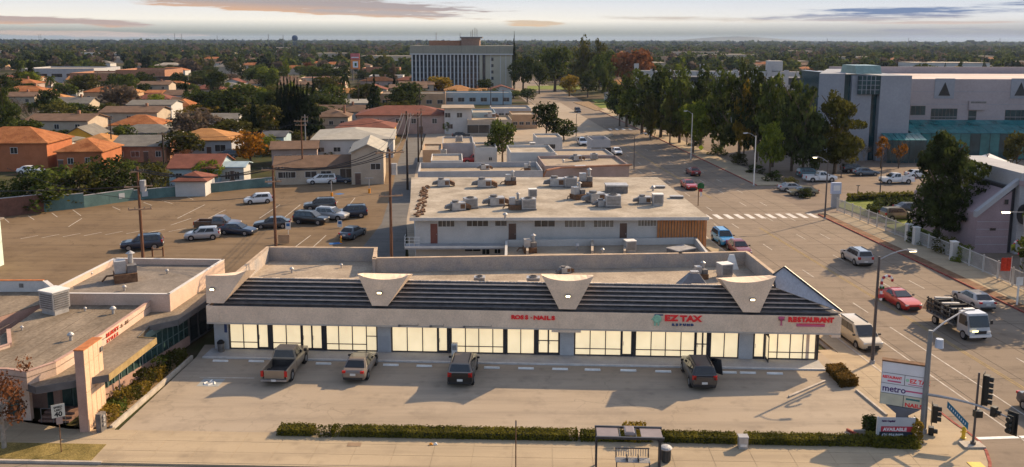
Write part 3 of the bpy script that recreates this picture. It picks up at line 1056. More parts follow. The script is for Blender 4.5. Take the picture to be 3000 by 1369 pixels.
# ---- lettering over the shops: signs fixed to the fascia
def wall_sign(label, u, v, cat='shop sign'):
 p = ST.on(u, v, FT)
 w = ST.world(p.x, FT - .012, p.z)
 return thing('shop_sign', label, cat, w, ST.rz), p
sg, p = wall_sign('red letters reading ROSS NAILS over the nail shop windows', 1497, 934)
wd = ST.on(1628, 936, FT).x - p.x
letters('ROSS', .42, m_signred, sg, 0, -.02, 0, wd * .40, .05, .02)
letters('-', .3, m_signred, sg, wd * .425, -.02, .05, wd * .06, .05, .01)
letters('NAILS', .42, m_signred, sg, wd * .51, -.02, -.02, wd * .49, .05, .02)
sg, p = wall_sign('large red EZ TAX letters with green emblem and blue REFUND line below', 1945, 939)
wd = ST.on(2053, 940, FT).x - p.x
letters('EZ', .62, m_signred, sg, 0, -.02, 0, wd * .37, .06, .03)
letters('TAX', .62, m_signred, sg, wd * .43, -.02, -.02, wd * .57, .06, .03)
letters('REFUND', .20, m_signblue, sg, wd * .20, -.02, -.38, wd * .62, .05, .02)
em = MB()                                       # emblem: a round coin-like figure with a dark brim
em.lathe([(.02, 0), (.3, 0), (.34, .03), (.3, .06), (.02, .06)], 14)
eo = em.build('emblem', m_signgreen, sg, (-.52, -.02, .13)); eo.rotation_euler = (math.pi / 2, 0, 0)
MB().box((-.40, -.03, .44), (.66, .05, .09)).build('emblem_brim', m_signblue, sg)
MB().hexa([(-1.0, -.05, .05), (-.86, -.05, .05), (-.86, -.02, .05), (-1.0, -.02, .05)], [(-.62, -.05, .42), (-.5, -.05, .42), (-.5, -.02, .42), (-.62, -.02, .42)]).build('emblem_arm', m_signgreen, sg)
for dx in (-.68, -.42):
 MB().box((dx, -.04, -.28), (.14, .05, .26)).build('emblem_foot', m_signgreen, sg)
sg, p = wall_sign('red RESTAURANT letters with pink cup emblem at the corner of the fascia', 2308, 942)
wd = ST.on(2442, 944, FT).x - p.x
letters('RESTAURANT', .50, m_signred, sg, 0, -.02, 0, wd, .05, .03)
MB().box((wd * .5, -.03, -.26), (wd * .62, .05, .22)).build('script_line', m_pink, sg)
MB().box((wd * .53, -.04, -.16), (wd * .56, .05, .05)).build('script_underline', m_signred, sg)
cup = MB().lathe([(.02, -.4), (.14, -.4), (.05, -.32), (.05, -.08), (.16, 0), (.26, .24), (.22, .28), (.02, .28)], 10).build('cup_emblem', m_pink, sg, (-.5, -.06, .1))
cup.scale = (1, .25, 1)
MB().box((-.5, -.09, .14), (.5, .03, .04)).build('cup_ring', m_bronze, sg)
# ---- wheel stops in front
stop = MB().hexa([(-.6, -.08, 0), (.6, -.08, 0), (.6, .08, 0), (-.6, .08, 0)], [(-.58, -.05, .12), (.58, -.05, .12), (.58, .05, .12), (-.58, .05, .12)]).mesh('wheel_stop', m_white)
stops = [(646, 1057), (751, 1058), (948, 1065), (1145, 1069), (1243, 1072), (1441, 1077), (1541, 1079), (1641, 1081), (1736, 1083), (1841, 1085), (1943, 1088), (2135, 1091), (2191, 1092), (2270, 1094)]
names = ['in the bay beside the planter curb', 'in the second bay from the planter', 'between the pickup and the grey sedan', 'first to the right of the grey sedan',
   'just left of the black SUV', 'first to the right of the black SUV', 'in front of the nail shop glass pair', 'in front of the pillar between nails and tax shops',
   'two bays left of the tax shop door', 'below the tax shop single door', 'left of the dark crossover', 'half hidden by the dark crossover', 'first to the right of the dark crossover', 'in front of the restaurant windows']
for (u, v), n_ in zip(stops, names):
 p = P(u, v, .06)
 o = link('wheel_stop', stop, None, (p.x, p.y, .002), ST.rz)
 tag(o, 'white wheel stop ' + n_.replace('left of', 'left of'), 'wheel stop', 'wheel stops before the shops')
p0, p1 = P(598, 1121), P(640, 1121)
ds = MB().prism([(-.8, -.7), (.8, -.7), (.8, .7), (-.8, .7)], 0, .004).build('disabled_bay_marking', M('faded_sign_paint', (.30, .31, .30), var=.2), by_name('store_parking_lot'), P(618, 1121, .003), ST.rz)
wl = MB()
wl.tube([(-.1, .45, .008), (-.1, .05, .008), (.25, .05, .008), (.4, -.35, .008)], .06, 4)
wl.tube([(.2, -.25, .008), (0, -.48, .008), (-.3, -.42, .008), (-.42, -.15, .008), (-.3, .05, .008)], .06, 4)
wl.build('wheelchair_symbol', m_white, ds)
stripe('store_parking_lot', P(585, 1106), P(745, 1108), .12, .0, m_worn, 'bay_line')
# ------------------------------------------------------------------ low pink building on the left
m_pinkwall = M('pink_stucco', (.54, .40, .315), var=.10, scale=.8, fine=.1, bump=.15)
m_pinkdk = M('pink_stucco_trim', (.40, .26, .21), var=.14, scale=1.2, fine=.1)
m_roofbrown = M('worn_roof_felt', (.20, .158, .115), var=.3, scale=.35, fine=.22, bump=.25, col2=(.26, .21, .155), stretch=(1.6, .5, 1))
m_roofdk = M('grey_roof_felt', (.20, .17, .14), var=.22, scale=.5, fine=.18, bump=.2)
m_seam = M('roof_seam', (.15, .12, .095), var=.3)
m_greenglass = M('green_glass', (.03, .06, .055), rough=.12, var=.4, scale=1.5, spec=.6)
m_greenframe = M('green_frame', (.11, .16, .15), rough=.5, var=.15)
m_ochre = M('ochre_fascia', (.30, .215, .10), var=.2, scale=2)
m_bluefascia = M('slate_fascia', (.12, .115, .115), var=.2)
m_orangecope = M('orange_coping', (.40, .15, .06), var=.25, scale=2)
m_paleplaster = M('pale_plaster', (.55, .52, .49), var=.08, scale=1, fine=.08)
m_mint = M('mint_boards', (.50, .62, .53), var=.12, scale=1.5)
def poly(uvs, z):
 return [P(u, v, z) for u, v in uvs]
def local(pts, o):
 return [(p.x - o.x, p.y - o.y) for p in pts]
def run_walls(parent, o, pts, z0, z1, th, m, name='parapet', cope=None, side=1):
 for a, c in zip(pts[:-1], pts[1:]):
  d = Vector((c.x - a.x, c.y - a.y, 0)).normalized()
  n = Vector((-d.y, d.x, 0)) * th * side
  q = [(p.x - o.x, p.y - o.y) for p in (a, c - d * .004, c - d * .004 + n, a + n)]
  MB().prism(q, z0, z1).build(name, m, parent)
  if cope:
   n2 = n * 1.3
   q = [(p.x - o.x, p.y - o.y) for p in (a - n * .15, c - n * .15, c + n2 - n * .15, a + n2 - n * .15)]
   MB().prism(q, z1 + .002, z1 + .05).build('coping', cope, parent)
LO = P(420, 1000, 0)
lb = thing('pink_building', 'low pink stucco building with flat brown roofs on two levels and a wraparound canopy', 'commercial building', LO)
ZA, ZB_, ZC = 4.7, 4.15, 3.3
A = poly([(335, 757), (657, 761), (497, 863), (128, 861)], ZA)
MB().prism(local(A, LO), 0, ZA - .55).build('rear_block', m_pinkwall, lb)
MB().prism(local([A[0] + Vector((.2, -.2, 0)), A[1] + Vector((-.2, -.2, 0)), A[2] + Vector((-.2, .2, 0)), A[3] + Vector((.2, .2, 0))], LO), ZA - .55, ZA - .5).build('roof', m_roofdk, lb)
run_walls(lb, LO, A + [A[0]], ZA - .56, ZA, .2, m_pinkwall, cope=m_paleplaster, side=-1)
B = poly([(195, 885), (452, 879), (303, 978), (163, 1062), (77, 1091), (20, 1083), (-160, 1080)], ZB_)
B[0] = A[3] * 1.0; B[0].z = ZB_
d_ = (A[2] - A[3]).normalized()
B[0] = A[3] + d_ * 0 + Vector((.0, -.02, 0))
B[1] = A[2] - d_ * 1.55 + Vector((.0, -.02, 0))
MB().prism(local(B, LO), ZC - .3, ZB_ - .4).build('front_block', m_pinkwall, lb)
GB = [B[0], B[1], B[2] + Vector((-.3, 0, 0)), B[2] + Vector((-1.0, 2.2, 0))] + [p + Vector((0, 3.6, 0)) for p in B[3:]]
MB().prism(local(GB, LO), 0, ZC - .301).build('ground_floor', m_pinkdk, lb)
roofB = MB().prism(local([p + Vector((0, 0, 0)) for p in B], LO), ZB_ - .399, ZB_ - .35).build('roof', m_roofbrown, lb)
run_walls(lb, LO, B[1:], ZB_ - .41, ZB_, .18, m_pinkwall, cope=m_pinkdk, side=-1)
sm = random.Random(5)
e_dir = (B[2] - B[1]).normalized(); e_n = Vector((e_dir.y, -e_dir.x, 0))
if e_n.x > 0:
 e_n = -e_n
for k in range(1, 9):
 a = B[1] + e_n * (k * 1.15 + .4) + e_dir * (1.0 if k < 5 else 4.0)
 c = a + e_dir * (13.5 - k * .35)
 q = [a, c, c + e_n * .05, a + e_n * .05]
 MB().prism(local(q, LO), ZB_ - .349, ZB_ - .335).build('roof_seam', m_seam, lb)
C_ = poly([(603, 883), (521, 938), (437, 956), (405, 988), (457, 991), (317, 1099), (222, 1116), (105, 1136), (77, 1125)], ZC)
inner = [P(163, 1090, ZC), P(303, 1000, ZC), B[1] + Vector((-.3, -.3, 0)), A[2] + Vector((-.3, .3, 0)), A[2].lerp(A[1], .72)]
cp = MB().prism(local(C_ + inner, LO), ZC - .3, ZC - .02).build('canopy', m_roofbrown, lb)
for (a, c), m in zip(zip(C_[:-1], C_[1:]), (m_bluefascia, m_bluefascia, m_bluefascia, m_ochre, m_ochre, m_bluefascia, m_bluefascia, m_bluefascia)):
 d = (c - a); d.z = 0; d.normalize()
 n = Vector((-d.y, d.x, 0)) * .05
 if n.dot(a - LO + Vector((-3, 3, 0))) < 0:
  n = -n
 q = [a, c, c + n, a + n]
 MB().prism(local(q, LO), ZC - .42, ZC + .04).build('canopy_fascia', m, lb)
g0, g1 = P(300, 1178, 0), P(557, 1010, 0)
gd = (g1 - g0); L_ = gd.length; gd.normalize(); gn = Vector((-gd.y, gd.x, 0))
ang = math.atan2(gd.y, gd.x)
def gw(s0, s1, z0, z1, off=0, th=.1):
 q = [g0 + gd * s0 + gn * off, g0 + gd * s1 + gn * off, g0 + gd * s1 + gn * (off + th), g0 + gd * s0 + gn * (off + th)]
 return MB().prism(local(q, LO), z0, z1)
gw(0, L_, 0, .75, 0, .25).build('low_wall', m_pinkdk, lb)
gw(0, L_, ZC - .75, ZC - .31, .0, .2).build('window_head', m_greenframe, lb)
n = 15
for k in range(n):
 s0, s1 = L_ * k / n, L_ * (k + 1) / n
 w = gw(s0 + .05, s1 - .05, .76, ZC - .76, .08, .03).build('window', m_greenglass, lb)
 gw(s0 - .04, s0 + .045, .76, ZC - .76, .02, .14).build('window_frame', m_greenframe, w)
 gw(s0 + .05, s1 - .05, 1.5, 1.56, .03, .04).build('window_rail', m_greenframe, w)
gw(L_ + .02, L_ + 6, 0, ZC - .31, .1, .2).build('rear_shopfront', m_bluefascia, lb)
for k in range(4):
 gw(L_ + .3 + k * 1.4, L_ + 1.4 + k * 1.4, .2, 2.4, .05, .04).build('window', m_glass, lb)
for u, v in ((352, 1152), (290, 1186), (420, 1098), (478, 1055)):
 p = P(u, v, 0)
 MB().cyl((p.x - LO.x, p.y - LO.y, 0), (p.x - LO.x, p.y - LO.y, ZC - .301), .045, n=8).build('post', m_metal, lb)
f0, f1 = P(-60, 1228, 0), P(228, 1236, 0)
def fw(t0, t1, z0, z1, off=0, th=.2):
 d = f1 - f0
 nn = Vector((-d.y, d.x, 0)).normalized()
 a, c = f0 + d * t0, f0 + d * t1
 q = [a + nn * off, c + nn * off, c + nn * (off + th), a + nn * (off + th)]
 return MB().prism(local(q, LO), z0, z1)
fw(0, .30, 0, ZC - .31, 0, .25).build('front_wall', m_pinkwall, lb)
fw(.43, .53, 0, ZC - .31, 0, .3).build('pillar', m_pinkwall, lb)
fw(.535, .995, 0, ZC - .31, 1.8, .1).build('recess_wall', m_greenframe, lb)
for a, c in ((.31, .42), (.55, .66), (.68, .80), (.82, .97)):
 w = fw(a, c, .3, 2.3, -.03 if a < .5 else 1.72, .05).build('window', m_greenglass, lb)
fw(.305, .425, 0, ZC - .31, .03, .18).build('front_wall', m_pinkdk, lb)
for k in range(3):
 fw(.62, .93, .0, .14 + .14 * k, -.2 + .35 * k, .35 if k < 2 else .9).build('step', M('brick_step', (.17, .105, .085), var=.3, scale=3), lb)
rl_ = MB()
for t in (.66, .78, .9):
 p = f0.lerp(f1, t)
 rl_.cyl((p.x - LO.x, p.y - LO.y - .3, 0), (p.x - LO.x, p.y - LO.y - .3, 1.0), .025, n=6)
p, q = f0.lerp(f1, .66), f0.lerp(f1, .9)
rl_.cyl((p.x - LO.x, p.y - LO.y - .3, 1.0), (q.x - LO.x, q.y - LO.y - .3, 1.0), .025, n=6)
rl_.build('handrail', m_metal_dk, lb)
w0, w1 = P(303, 985, ZB_ - .3), P(378, 935, ZB_ - .3)
dv = (B[2] - B[1]); dv.z = 0; dv = -dv.normalized()
base = B[2] + dv * .1
sgn = thing('wall_sign', 'red two-line lettering on the sunlit pink parapet', 'shop sign', (base.x, base.y, ZB_ - .45), math.atan2(dv.y, dv.x))
m_sred = M('painted_red', (.42, .045, .03), var=.15)
letters('BEAUTY', .40, m_sred, sgn, .2, -.03, .03, 1.9, .015, .012)
letters('STYLE.S', .34, m_sred, sgn, .2, -.03, -.36, 1.8, .015, .012)
letters('&', .34, M('brown_letter', (.2, .12, .08)), sgn, 2.4, -.03, .02, .35, .015)
letters('IN', .36, M('brown_letter', (.2, .12, .08)), sgn, 3.1, -.03, .02, .5, .015)
pz = 5.4
p_n, p_f = P(262, 1267, 0), P(262, 1267, 0)
yd = Vector((-dv.y, dv.x, 0))
py = thing('sign_pylon', 'tall pink slab pylon with vertical grooves beside the planter', 'pylon', (p_n.x, p_n.y, 0), math.atan2(dv.y, dv.x))
Lp = 2.35
MB().span((0, .06, 0), (Lp, .6, pz)).build('core', m_pinkdk, py)
for k in range(4):
 for z0, z1 in ((.02, 2.6), (2.63, 4.45), (4.48, pz)):
  MB().span((Lp * k / 4 + .02, 0, z0), (Lp * (k + 1) / 4 - .02, .058, z1)).build('panel', M('pylon_panel', (.58, .40, .27), var=.14, scale=.7, fine=.08), py)
MB().span((-.03, -.03, pz + .002), (Lp + .03, .63, pz + .06)).build('cap', m_orangecope, py)
MB().span((1.75, -.02, 2.9), (1.95, -.002, 3.3)).build('blue_sticker', m_signblue, py)
MB().span((2.0, -.09, 4.6), (2.25, -.002, 4.9)).build('fixture', m_metal_dk, py)
q = P(298, 1262, 0)
mb_ = thing('meter_cabinet', 'dark electricity meter cabinet at the foot of the pink pylon', 'meter cabinet', (q.x, q.y, 0), ang)
MB().box((0, 0, .6), (.55, .35, 1.2)).build('cabinet', m_metal_dk, mb_)
for z in (.45, .75, 1.0):
 MB().cyl((0, -.18, z), (0, -.25, z), .1, n=10).build('meter', m_metal, mb_)
EO = P(-60, 900, 0)
lb2 = thing('white_parapet_building', 'flat roofed building with white rear parapet and orange coping at the picture edge', 'commercial building', EO)
ZE = 3.9
E = poly([(-330, 856), (128, 855), (182, 872), (-10, 930), (-420, 1060)], ZE - .4)
MB().prism(local(E, EO), 0, ZE - .45).build('block', m_pinkdk, lb2)
MB().prism(local(E, EO), ZE - .449, ZE - .4).build('roof', m_roofbrown, lb2)
e0, e1 = E[0], E[1]
run_walls(lb2, EO, [e0, e1], ZE - .41, ZE + .55, .25, m_paleplaster, 'rear_parapet', m_orangecope, side=1)
e2 = e1 + Vector((2.3, -1.4, 0))
q = [e1 + Vector((.004, 0, 0)), e1 + Vector((.25, .25, 0)), e2 + Vector((.2, .2, 0)), e2]
hb = MB().hexa([(q[0].x - EO.x, q[0].y - EO.y, ZE - .4), (q[3].x - EO.x, q[3].y - EO.y, ZE - .4), (q[2].x - EO.x, q[2].y - EO.y, ZE - .4), (q[1].x - EO.x, q[1].y - EO.y, ZE - .4)],
    [(q[0].x - EO.x, q[0].y - EO.y, ZE + .54), (q[3].x - EO.x, q[3].y - EO.y, ZE - .3), (q[2].x - EO.x, q[2].y - EO.y, ZE - .3), (q[1].x - EO.x, q[1].y - EO.y, ZE + .54)])
hb.build('stepped_parapet', m_paleplaster, lb2)
vt = e0.lerp(e1, .86)
MB().box((vt.x - EO.x, vt.y - EO.y - .02, ZE + .15), (.35, .04, .35)).build('vent_opening', m_metal_dk, lb2)
q = poly([(-260, 968), (20, 966), (24, 968), (24, 1008), (-260, 1100)], ZE + .1)
run_walls(lb2, EO, [q[1], q[3], q[4]], ZE - .42, ZE + .1, .2, m_pinkwall, 'side_parapet', m_pinkdk, side=1)
mo = PD(-60, 800, 88)
mn = thing('mint_building', 'mint green boarded house wall at the edge of the car park', 'house', (mo.x, 88, 0))
wx = PD(-66, 700, 88).x - mo.x
MB().span((wx - 9, 0, 0), (wx, 4.2, 5.1)).build('wall', m_mint, mn)
for k in range(8):
 MB().span((wx - 9, -.03, .25 + k * .6), (wx + .02, -.002, .3 + k * .6)).build('board_joint', m_greenframe, mn)
MB().span((wx - .35, -.05, .1), (wx + .03, -.032, 5.1)).build('corner_board', m_plainwhite, mn)
MB().prism([(wx - 9.2, -.3), (wx + .3, -.3), (wx + .3, 4.5), (wx - 9.2, 4.5)], 5.1, 5.3).build('roof', m_roofdk, mn)
# ------------------------------------------------------------------ rooftop machines
def make_unit(kind):
 t = thing('rooftop_unit', 'rooftop machine', 'roof unit')
 if kind == 'box':
  MB().box((0, 0, .06), (1.3, 1.0, .12)).build('base_curb', m_metal_dk, t)
  MB().box((0, 0, .55), (1.2, .9, .84)).build('housing', m_metal, t)
  for k in range(6):
   MB().box((0, -.46, .26 + k * .11), (1.0, .03, .05)).build('louver', m_metal_dk, t)
  fr = MB().lathe([(.34, .972), (.36, .972), (.36, 1.06), (.30, 1.06), (.30, .99)], 14).build('fan_ring', m_metal_dk, t)
  g = MB()
  for k in range(4):
   a = math.pi * k / 4
   g.box((0, 0, 1.03), (.62, .03, .02), 0, a)
  g.build('fan_grille', m_black, fr)
 elif kind == 'cooler':
  MB().box((0, 0, .12), (1.0, .8, .24)).build('base_curb', m_metal, t)
  MB().box((0, 0, .72), (1.05, .95, .92)).build('housing', m_metal, t)
  MB().box((0, 0, 1.21), (1.12, 1.02, .05)).build('lid', m_plainwhite, t)
  for s in (-1, 1):
   for k in range(7):
    MB().box((0, s * .49, .36 + k * .115), (.86, .035, .06)).build('louver', m_metal_dk, t)
  for k in range(7):
   MB().box((.54, 0, .36 + k * .115), (.035, .8, .06)).build('louver', m_metal_dk, t)
 elif kind == 'duct':
  MB().box((0, 0, .5), (1.5, 1.1, .8)).build('housing', m_metal, t)
  MB().box((0, 0, .05), (1.6, 1.2, .1)).build('base_curb', m_metal_dk, t)
  MB().hexa([(-1.5, -.3, .25), (-.76, -.3, .25), (-.76, .3, .25), (-1.5, .3, .25)], [(-1.35, -.3, .6), (-.76, -.3, .75), (-.76, .3, .75), (-1.35, .3, .6)]).build('duct', m_metal_dk, t)
  MB().hexa([(.76, -.35, .3), (1.4, -.35, .05), (1.4, .35, .05), (.76, .35, .3)], [(.76, -.35, .8), (1.4, -.35, .5), (1.4, .35, .5), (.76, .35, .8)]).build('duct', m_rust, t)
  MB().lathe([(.02, .9), (.38, .9), (.38, 1.12), (.02, 1.12)], 12, c=(-.3, 0, 0)).build('fan_ring', m_metal_dk, t)
  MB().box((.4, -.56, .5), (.5, .02, .5)).build('access_panel', m_rust, t)
 elif kind == 'stack':
  MB().box((0, 0, .25), (1.2, 1.2, .5)).build('base_curb', m_rust, t)
  MB().box((-.25, .1, .85), (.6, .7, .7)).build('housing', m_metal, t)
  MB().box((.35, -.1, .7), (.5, .6, .45)).build('side_housing', m_metal_dk, t)
  MB().cyl((.35, .3, .5), (.35, .3, 1.5), .14, n=10).build('flue', m_metal, t)
  MB().lathe([(.02, 0), (.26, 0), (.02, .16)], 10, c=(.35, .3, 1.5)).build('flue_cap', m_metal, t)
  MB().tube([(-.6, .3, .3), (-.95, .3, .3), (-1.2, 0, .1)], .06, 5).build('pipe', m_rust, t)
 elif kind == 'vent':
  MB().cyl((0, 0, 0), (0, 0, .45), .12, n=10).build('pipe', m_metal, t)
  MB().lathe([(.02, .45), (.26, .42), (.26, .52), (.1, .68), (.02, .68)], 12).build('cowl', m_metal, t)
 elif kind == 'hatch':
  MB().box((0, 0, .2), (2.0, 1.2, .4)).build('curb', m_metal_dk, t)
  MB().box((0, 0, .44), (2.1, 1.3, .08)).build('lid', m_metal, t)
 note_children(t)
 return t
UNITS = {}
def put_unit(kind, p, z, label, rz=0.0, sc=1.0, group='machines on the flat roofs'):
 if kind not in UNITS:
  UNITS[kind] = t = make_unit(kind)
 else:
  t = copy_tree(UNITS[kind], (0, 0, 0))
 t.location = (p.x, p.y, z)
 t.rotation_euler = (0, 0, rz)
 t.scale = (sc,) * 3 if not isinstance(sc, tuple) else sc
 tag(t, label, 'roof unit', group)
 return t
def roof_units(z, rows, where):
 for kind, u, v, sc, rz, lab in rows:
  put_unit(kind, P(u, v, z), z, lab + ' ' + where, rz, sc)
roof_units(ZR, [('box', 1405, 836, .8, ST.rz, 'small square air conditioner behind the ridge tiles'),
    ('box', 1562, 842, .95, ST.rz, 'grey air conditioner beside the middle fin'),
    ('duct', 1655, 800, .6, .4, 'dark low machine with antenna near the rear parapet'),
    ('cooler', 2122, 812, 1.05, .3, 'tall slatted cooler'),
    ('stack', 2052, 815, .9, .2, 'thin framed exhaust stand left of the slatted cooler'),
    ('vent', 855, 800, .8, 0, 'lone low vent left of the first fin'),
    ('vent', 1000, 785, .6, 0, 'little pipe vent on the raised rear part')], 'on the shops')
hp = P(2030, 838, ZR)
hd = thing('roof_hood', 'grey pyramid exhaust hood rising behind the tile ridge above the tax shop', 'roof hood', (hp.x, hp.y, ZR), ST.rz)
MB().hexa([(-1.3, -.6, 0), (1.3, -.6, 0), (1.3, .9, 0), (-1.3, .9, 0)], [(-.3, -.1, 1.1), (.5, -.1, 1.1), (.5, .4, 1.1), (-.3, .4, 1.1)]).build('hood', M('slate_hood', (.14, .15, .17), rough=.5, var=.2), hd)
MB().box((.1, .15, 1.2), (.7, .45, .18)).build('hood_cap', m_metal, hd)
hp = P(2142, 790, ZR)
wd_ = thing('roof_panel', 'white slanted panel leaning on the rear right parapet of the shops', 'panel', (hp.x, hp.y, ZR), ST.rz)
MB().hexa([(-.6, 0, 0), (.7, 0, 0), (.7, .1, 0), (-.6, .1, 0)], [(-.1, .5, 1.3), (.35, .5, 1.3), (.35, .6, 1.3), (-.1, .6, 1.3)]).build('sheet', m_plainwhite, wd_)
roof_units(ZA - .5, [('stack', 368, 822, 1.5, .5, 'tangled exhaust stack with collapsed ducts'), ('vent', 490, 802, .6, 0, 'pair of small vents'), ('vent', 365, 852, .7, 0, 'short capped vent near the front edge'),
      ('vent', 268, 810, .6, 0, 'little vent near the left edge')], 'on the pink upper roof')
roof_units(ZB_ - .35, [('cooler', 163, 915, 1.5, -.45, 'large slatted cooler box with bright side'), ('vent', 332, 920, .9, 0, 'round capped vent by the sunlit parapet'),
      ('vent', 208, 998, .9, 0, 'round capped vent beside the pylon top'), ('vent', 250, 912, .5, 0, 'tiny vent'), ('vent', 65, 968, .5, 0, 'tiny dark vent near the left parapet')], 'on the worn brown roof')
# ------------------------------------------------------------------ generic flat roofed building
m_wall_w = M('white_wall', (.46, .45, .43), var=.07, scale=.7, fine=.07)
m_wall_b = M('beige_wall', (.40, .33, .255), var=.10, scale=.6, fine=.08)
m_wall_t = M('tan_wall', (.42, .275, .165), var=.12, scale=.6, fine=.08)
m_wall_p = M('pinkish_wall', (.33, .25, .22), var=.12, scale=.6, fine=.08)
m_wall_g = M('grey_wall', (.34, .34, .35), var=.12, scale=.6, fine=.08)
m_wall_br = M('brown_wall', (.29, .15, .095), var=.2, scale=1.2, fine=.12)
m_wall_bl = M('bluish_wall', (.30, .38, .42), var=.1, scale=.6)
m_wall_y = M('yellow_wall', (.60, .33, .05), var=.12, scale=.6)
m_roof_lt = M('light_roof', (.35, .295, .225), var=.34, scale=.3, fine=.14, col2=(.43, .375, .30))
m_roof_tan = M('tan_roof', (.31, .25, .185), var=.2, scale=.3, fine=.14)
m_win = M('window_glass', (.03, .034, .038), rough=.12, var=.5, scale=.4, spec=.55)
m_winlt = M('curtained_window', (.16, .15, .13), rough=.25, var=.4, scale=1.2, stretch=(3, 3, .4))
m_frame = M('pale_frame', (.50, .48, .45), rough=.6, var=.1)
m_door = M('brown_door', (.10, .06, .045), rough=.5, var=.2)
m_doorred = M('red_brown_door', (.17, .055, .04), rough=.5, var=.2)
def D_of(v_top, z, u=1500):
 """Distance along the ground at which height z shows at row v_top."""
 p = P(u, v_top, z)
 return p.y
def add_window(parent, s, z, w, h, y=0.0, m=None, frame=None, mull=1, name='window'):
 o = MB().span((s - w / 2, y - .02, z - h / 2), (s + w / 2, y + .05, z + h / 2)).build(name, m or m_win, parent)
 b = MB()
 t = .07
 b.span((s - w / 2 - t, y - .05, z - h / 2 - t), (s + w / 2 + t, y + .04, z - h / 2))
 b.span((s - w / 2 - t, y - .05, z + h / 2), (s + w / 2 + t, y + .04, z + h / 2 + t))
 b.span((s - w / 2 - t, y - .05, z - h / 2 + .001), (s - w / 2, y + .04, z + h / 2 - .001))
 b.span((s + w / 2, y - .05, z - h / 2 + .001), (s + w / 2 + t, y + .04, z + h / 2 - .001))
 for k in range(mull):
  x = s - w / 2 + w * (k + 1) / (mull + 1)
  b.span((x - .025, y - .04, z - h / 2 + .001), (x + .025, y - .021, z + h / 2 - .001))
 b.build('window_frame', frame or m_frame, o)
 return o
def add_door(parent, s, w=.95, h=2.1, y=0.0, m=None, z0=0.0):
 o = MB().span((s - w / 2, y - .03, z0 + .01), (s + w / 2, y + .05, z0 + h)).build('door', m or m_door, parent)
 MB().span((s - w / 2 - .08, y - .05, z0 + h + .001), (s + w / 2 + .08, y + .04, z0 + h + .09)).build('door_head', m_frame, o)
 MB().box((s + w * .36, y - .05, z0 + 1.0), (.05, .05, .12)).build('handle', m_metal, o)
 return o
def flat(name, label, cat, u0, u1, vtop, H, depth, wall, roof, wins=(), doors=(), par=.35, yaw=None, z0=-.2, vright=None, group=None):
 """A flat-roofed block whose front top edge runs from (u0, vtop) to (u1, vtop)."""
 a = P(u0, vtop, H); c = P(u1, vright or vtop, H)
 if yaw is not None or vright is None:
  y = yaw if yaw is not None else ROADRZ
  d = Vector((math.cos(y), math.sin(y), 0))
  L_ = (c - a).length
  c = a + d * L_
 fr = Frame(a, c)
 t = thing(name, label, cat, fr.world(0, 0, 0), fr.rz, group)
 L_ = (c - a).xy.length
 MB().span((0, 0, z0), (L_, depth, H - par)).build('wall', wall, t)
 MB().span((.16, .16, H - par + .001), (L_ - .16, depth - .16, H - par + .05)).build('roof', roof, t)
 b = MB()
 th = .16
 b.span((0, 0, H - par + .001), (L_, th, H)); b.span((0, depth - th, H - par + .001), (L_, depth, H))
 b.span((0, th + .001, H - par + .001), (th, depth - th - .001, H)); b.span((L_ - th, th + .001, H - par + .001), (L_, depth - th - .001, H))
 b.build('parapet', wall, t)
 for s, z, w, h in wins:
  add_window(t, s * L_, z, w, h)
 for s in doors:
  add_door(t, s * L_, z0=0)
 return t, fr, L_
ROADRZ = math.atan2(RNOR.y, RNOR.x)
# ------------------------------------------------------------------ two-storey flats behind the shops
z2 = 6.3
fa, fb = P(1200, 639, z2), P(2077, 637, z2)
F2 = Frame(fa, fb)
flats = thing('two_storey_building', 'long white two storey building with slatted orange corner and a roof full of machines', 'office building', F2.world(0, 0, 0), F2.rz)
lf2 = lambda u, v, z: F2.at(u, v, z)
rb = [Vector((0, 0, z2)), Vector((F2.len, 0, z2)), lf2(1927, 519, z2), lf2(1205, 520, z2)]
xl = F2.on(1216, 640, .9).x
MB().prism([(p.x, p.y) for p in rb], z2 - .28, z2).build('roof_slab', m_roof_lt, flats)
MB().span((-.02, -.06, z2 - .30), (F2.len + .02, -.002, z2 + .03)).build('roof_fascia', m_frame, flats)
xs = F2.on(1925, 640, .9).x
rbk = [Vector((xl, .9, 0)), Vector((F2.len - .1, .9, 0)), rb[2] + Vector((-.3, -.3, 0)), rb[3] + Vector((.3, -.3, 0))]
MB().prism([(p.x, p.y) for p in rbk], -.2, z2 - .29).build('wall', m_wall_w, flats)
zfl = 3.35
S2 = lambda u: F2.on(u, 680, .9).x
MB().span((F2.on(1185, 710, -.7).x, -.7, zfl - .25), (F2.on(1478, 710, -.7).x, .89, zfl)).build('gallery_slab', m_wall_g, flats)
rail = MB()
gx0, gx1 = F2.on(1185, 710, -.7).x, F2.on(1478, 710, -.7).x
for zz in (zfl + .35, zfl + .7, zfl + 1.05):
 rail.cyl((gx0, -.65, zz), (gx0 + 1.6, -.65, zz), .022, n=6)
 rail.cyl((gx0, -.65, zz), (gx0, .85, zz), .022, n=6)
for k in range(4):
 rail.cyl((gx0 + k * .5, -.65, zfl), (gx0 + k * .5, -.65, zfl + 1.05), .022, n=6)
rail.build('gallery_rail', m_plainwhite, flats)
MB().span((gx0 + .02, -.72, zfl - .10), (gx1, -.702, zfl + .10)).build('slab_edge', m_plainwhite, flats)
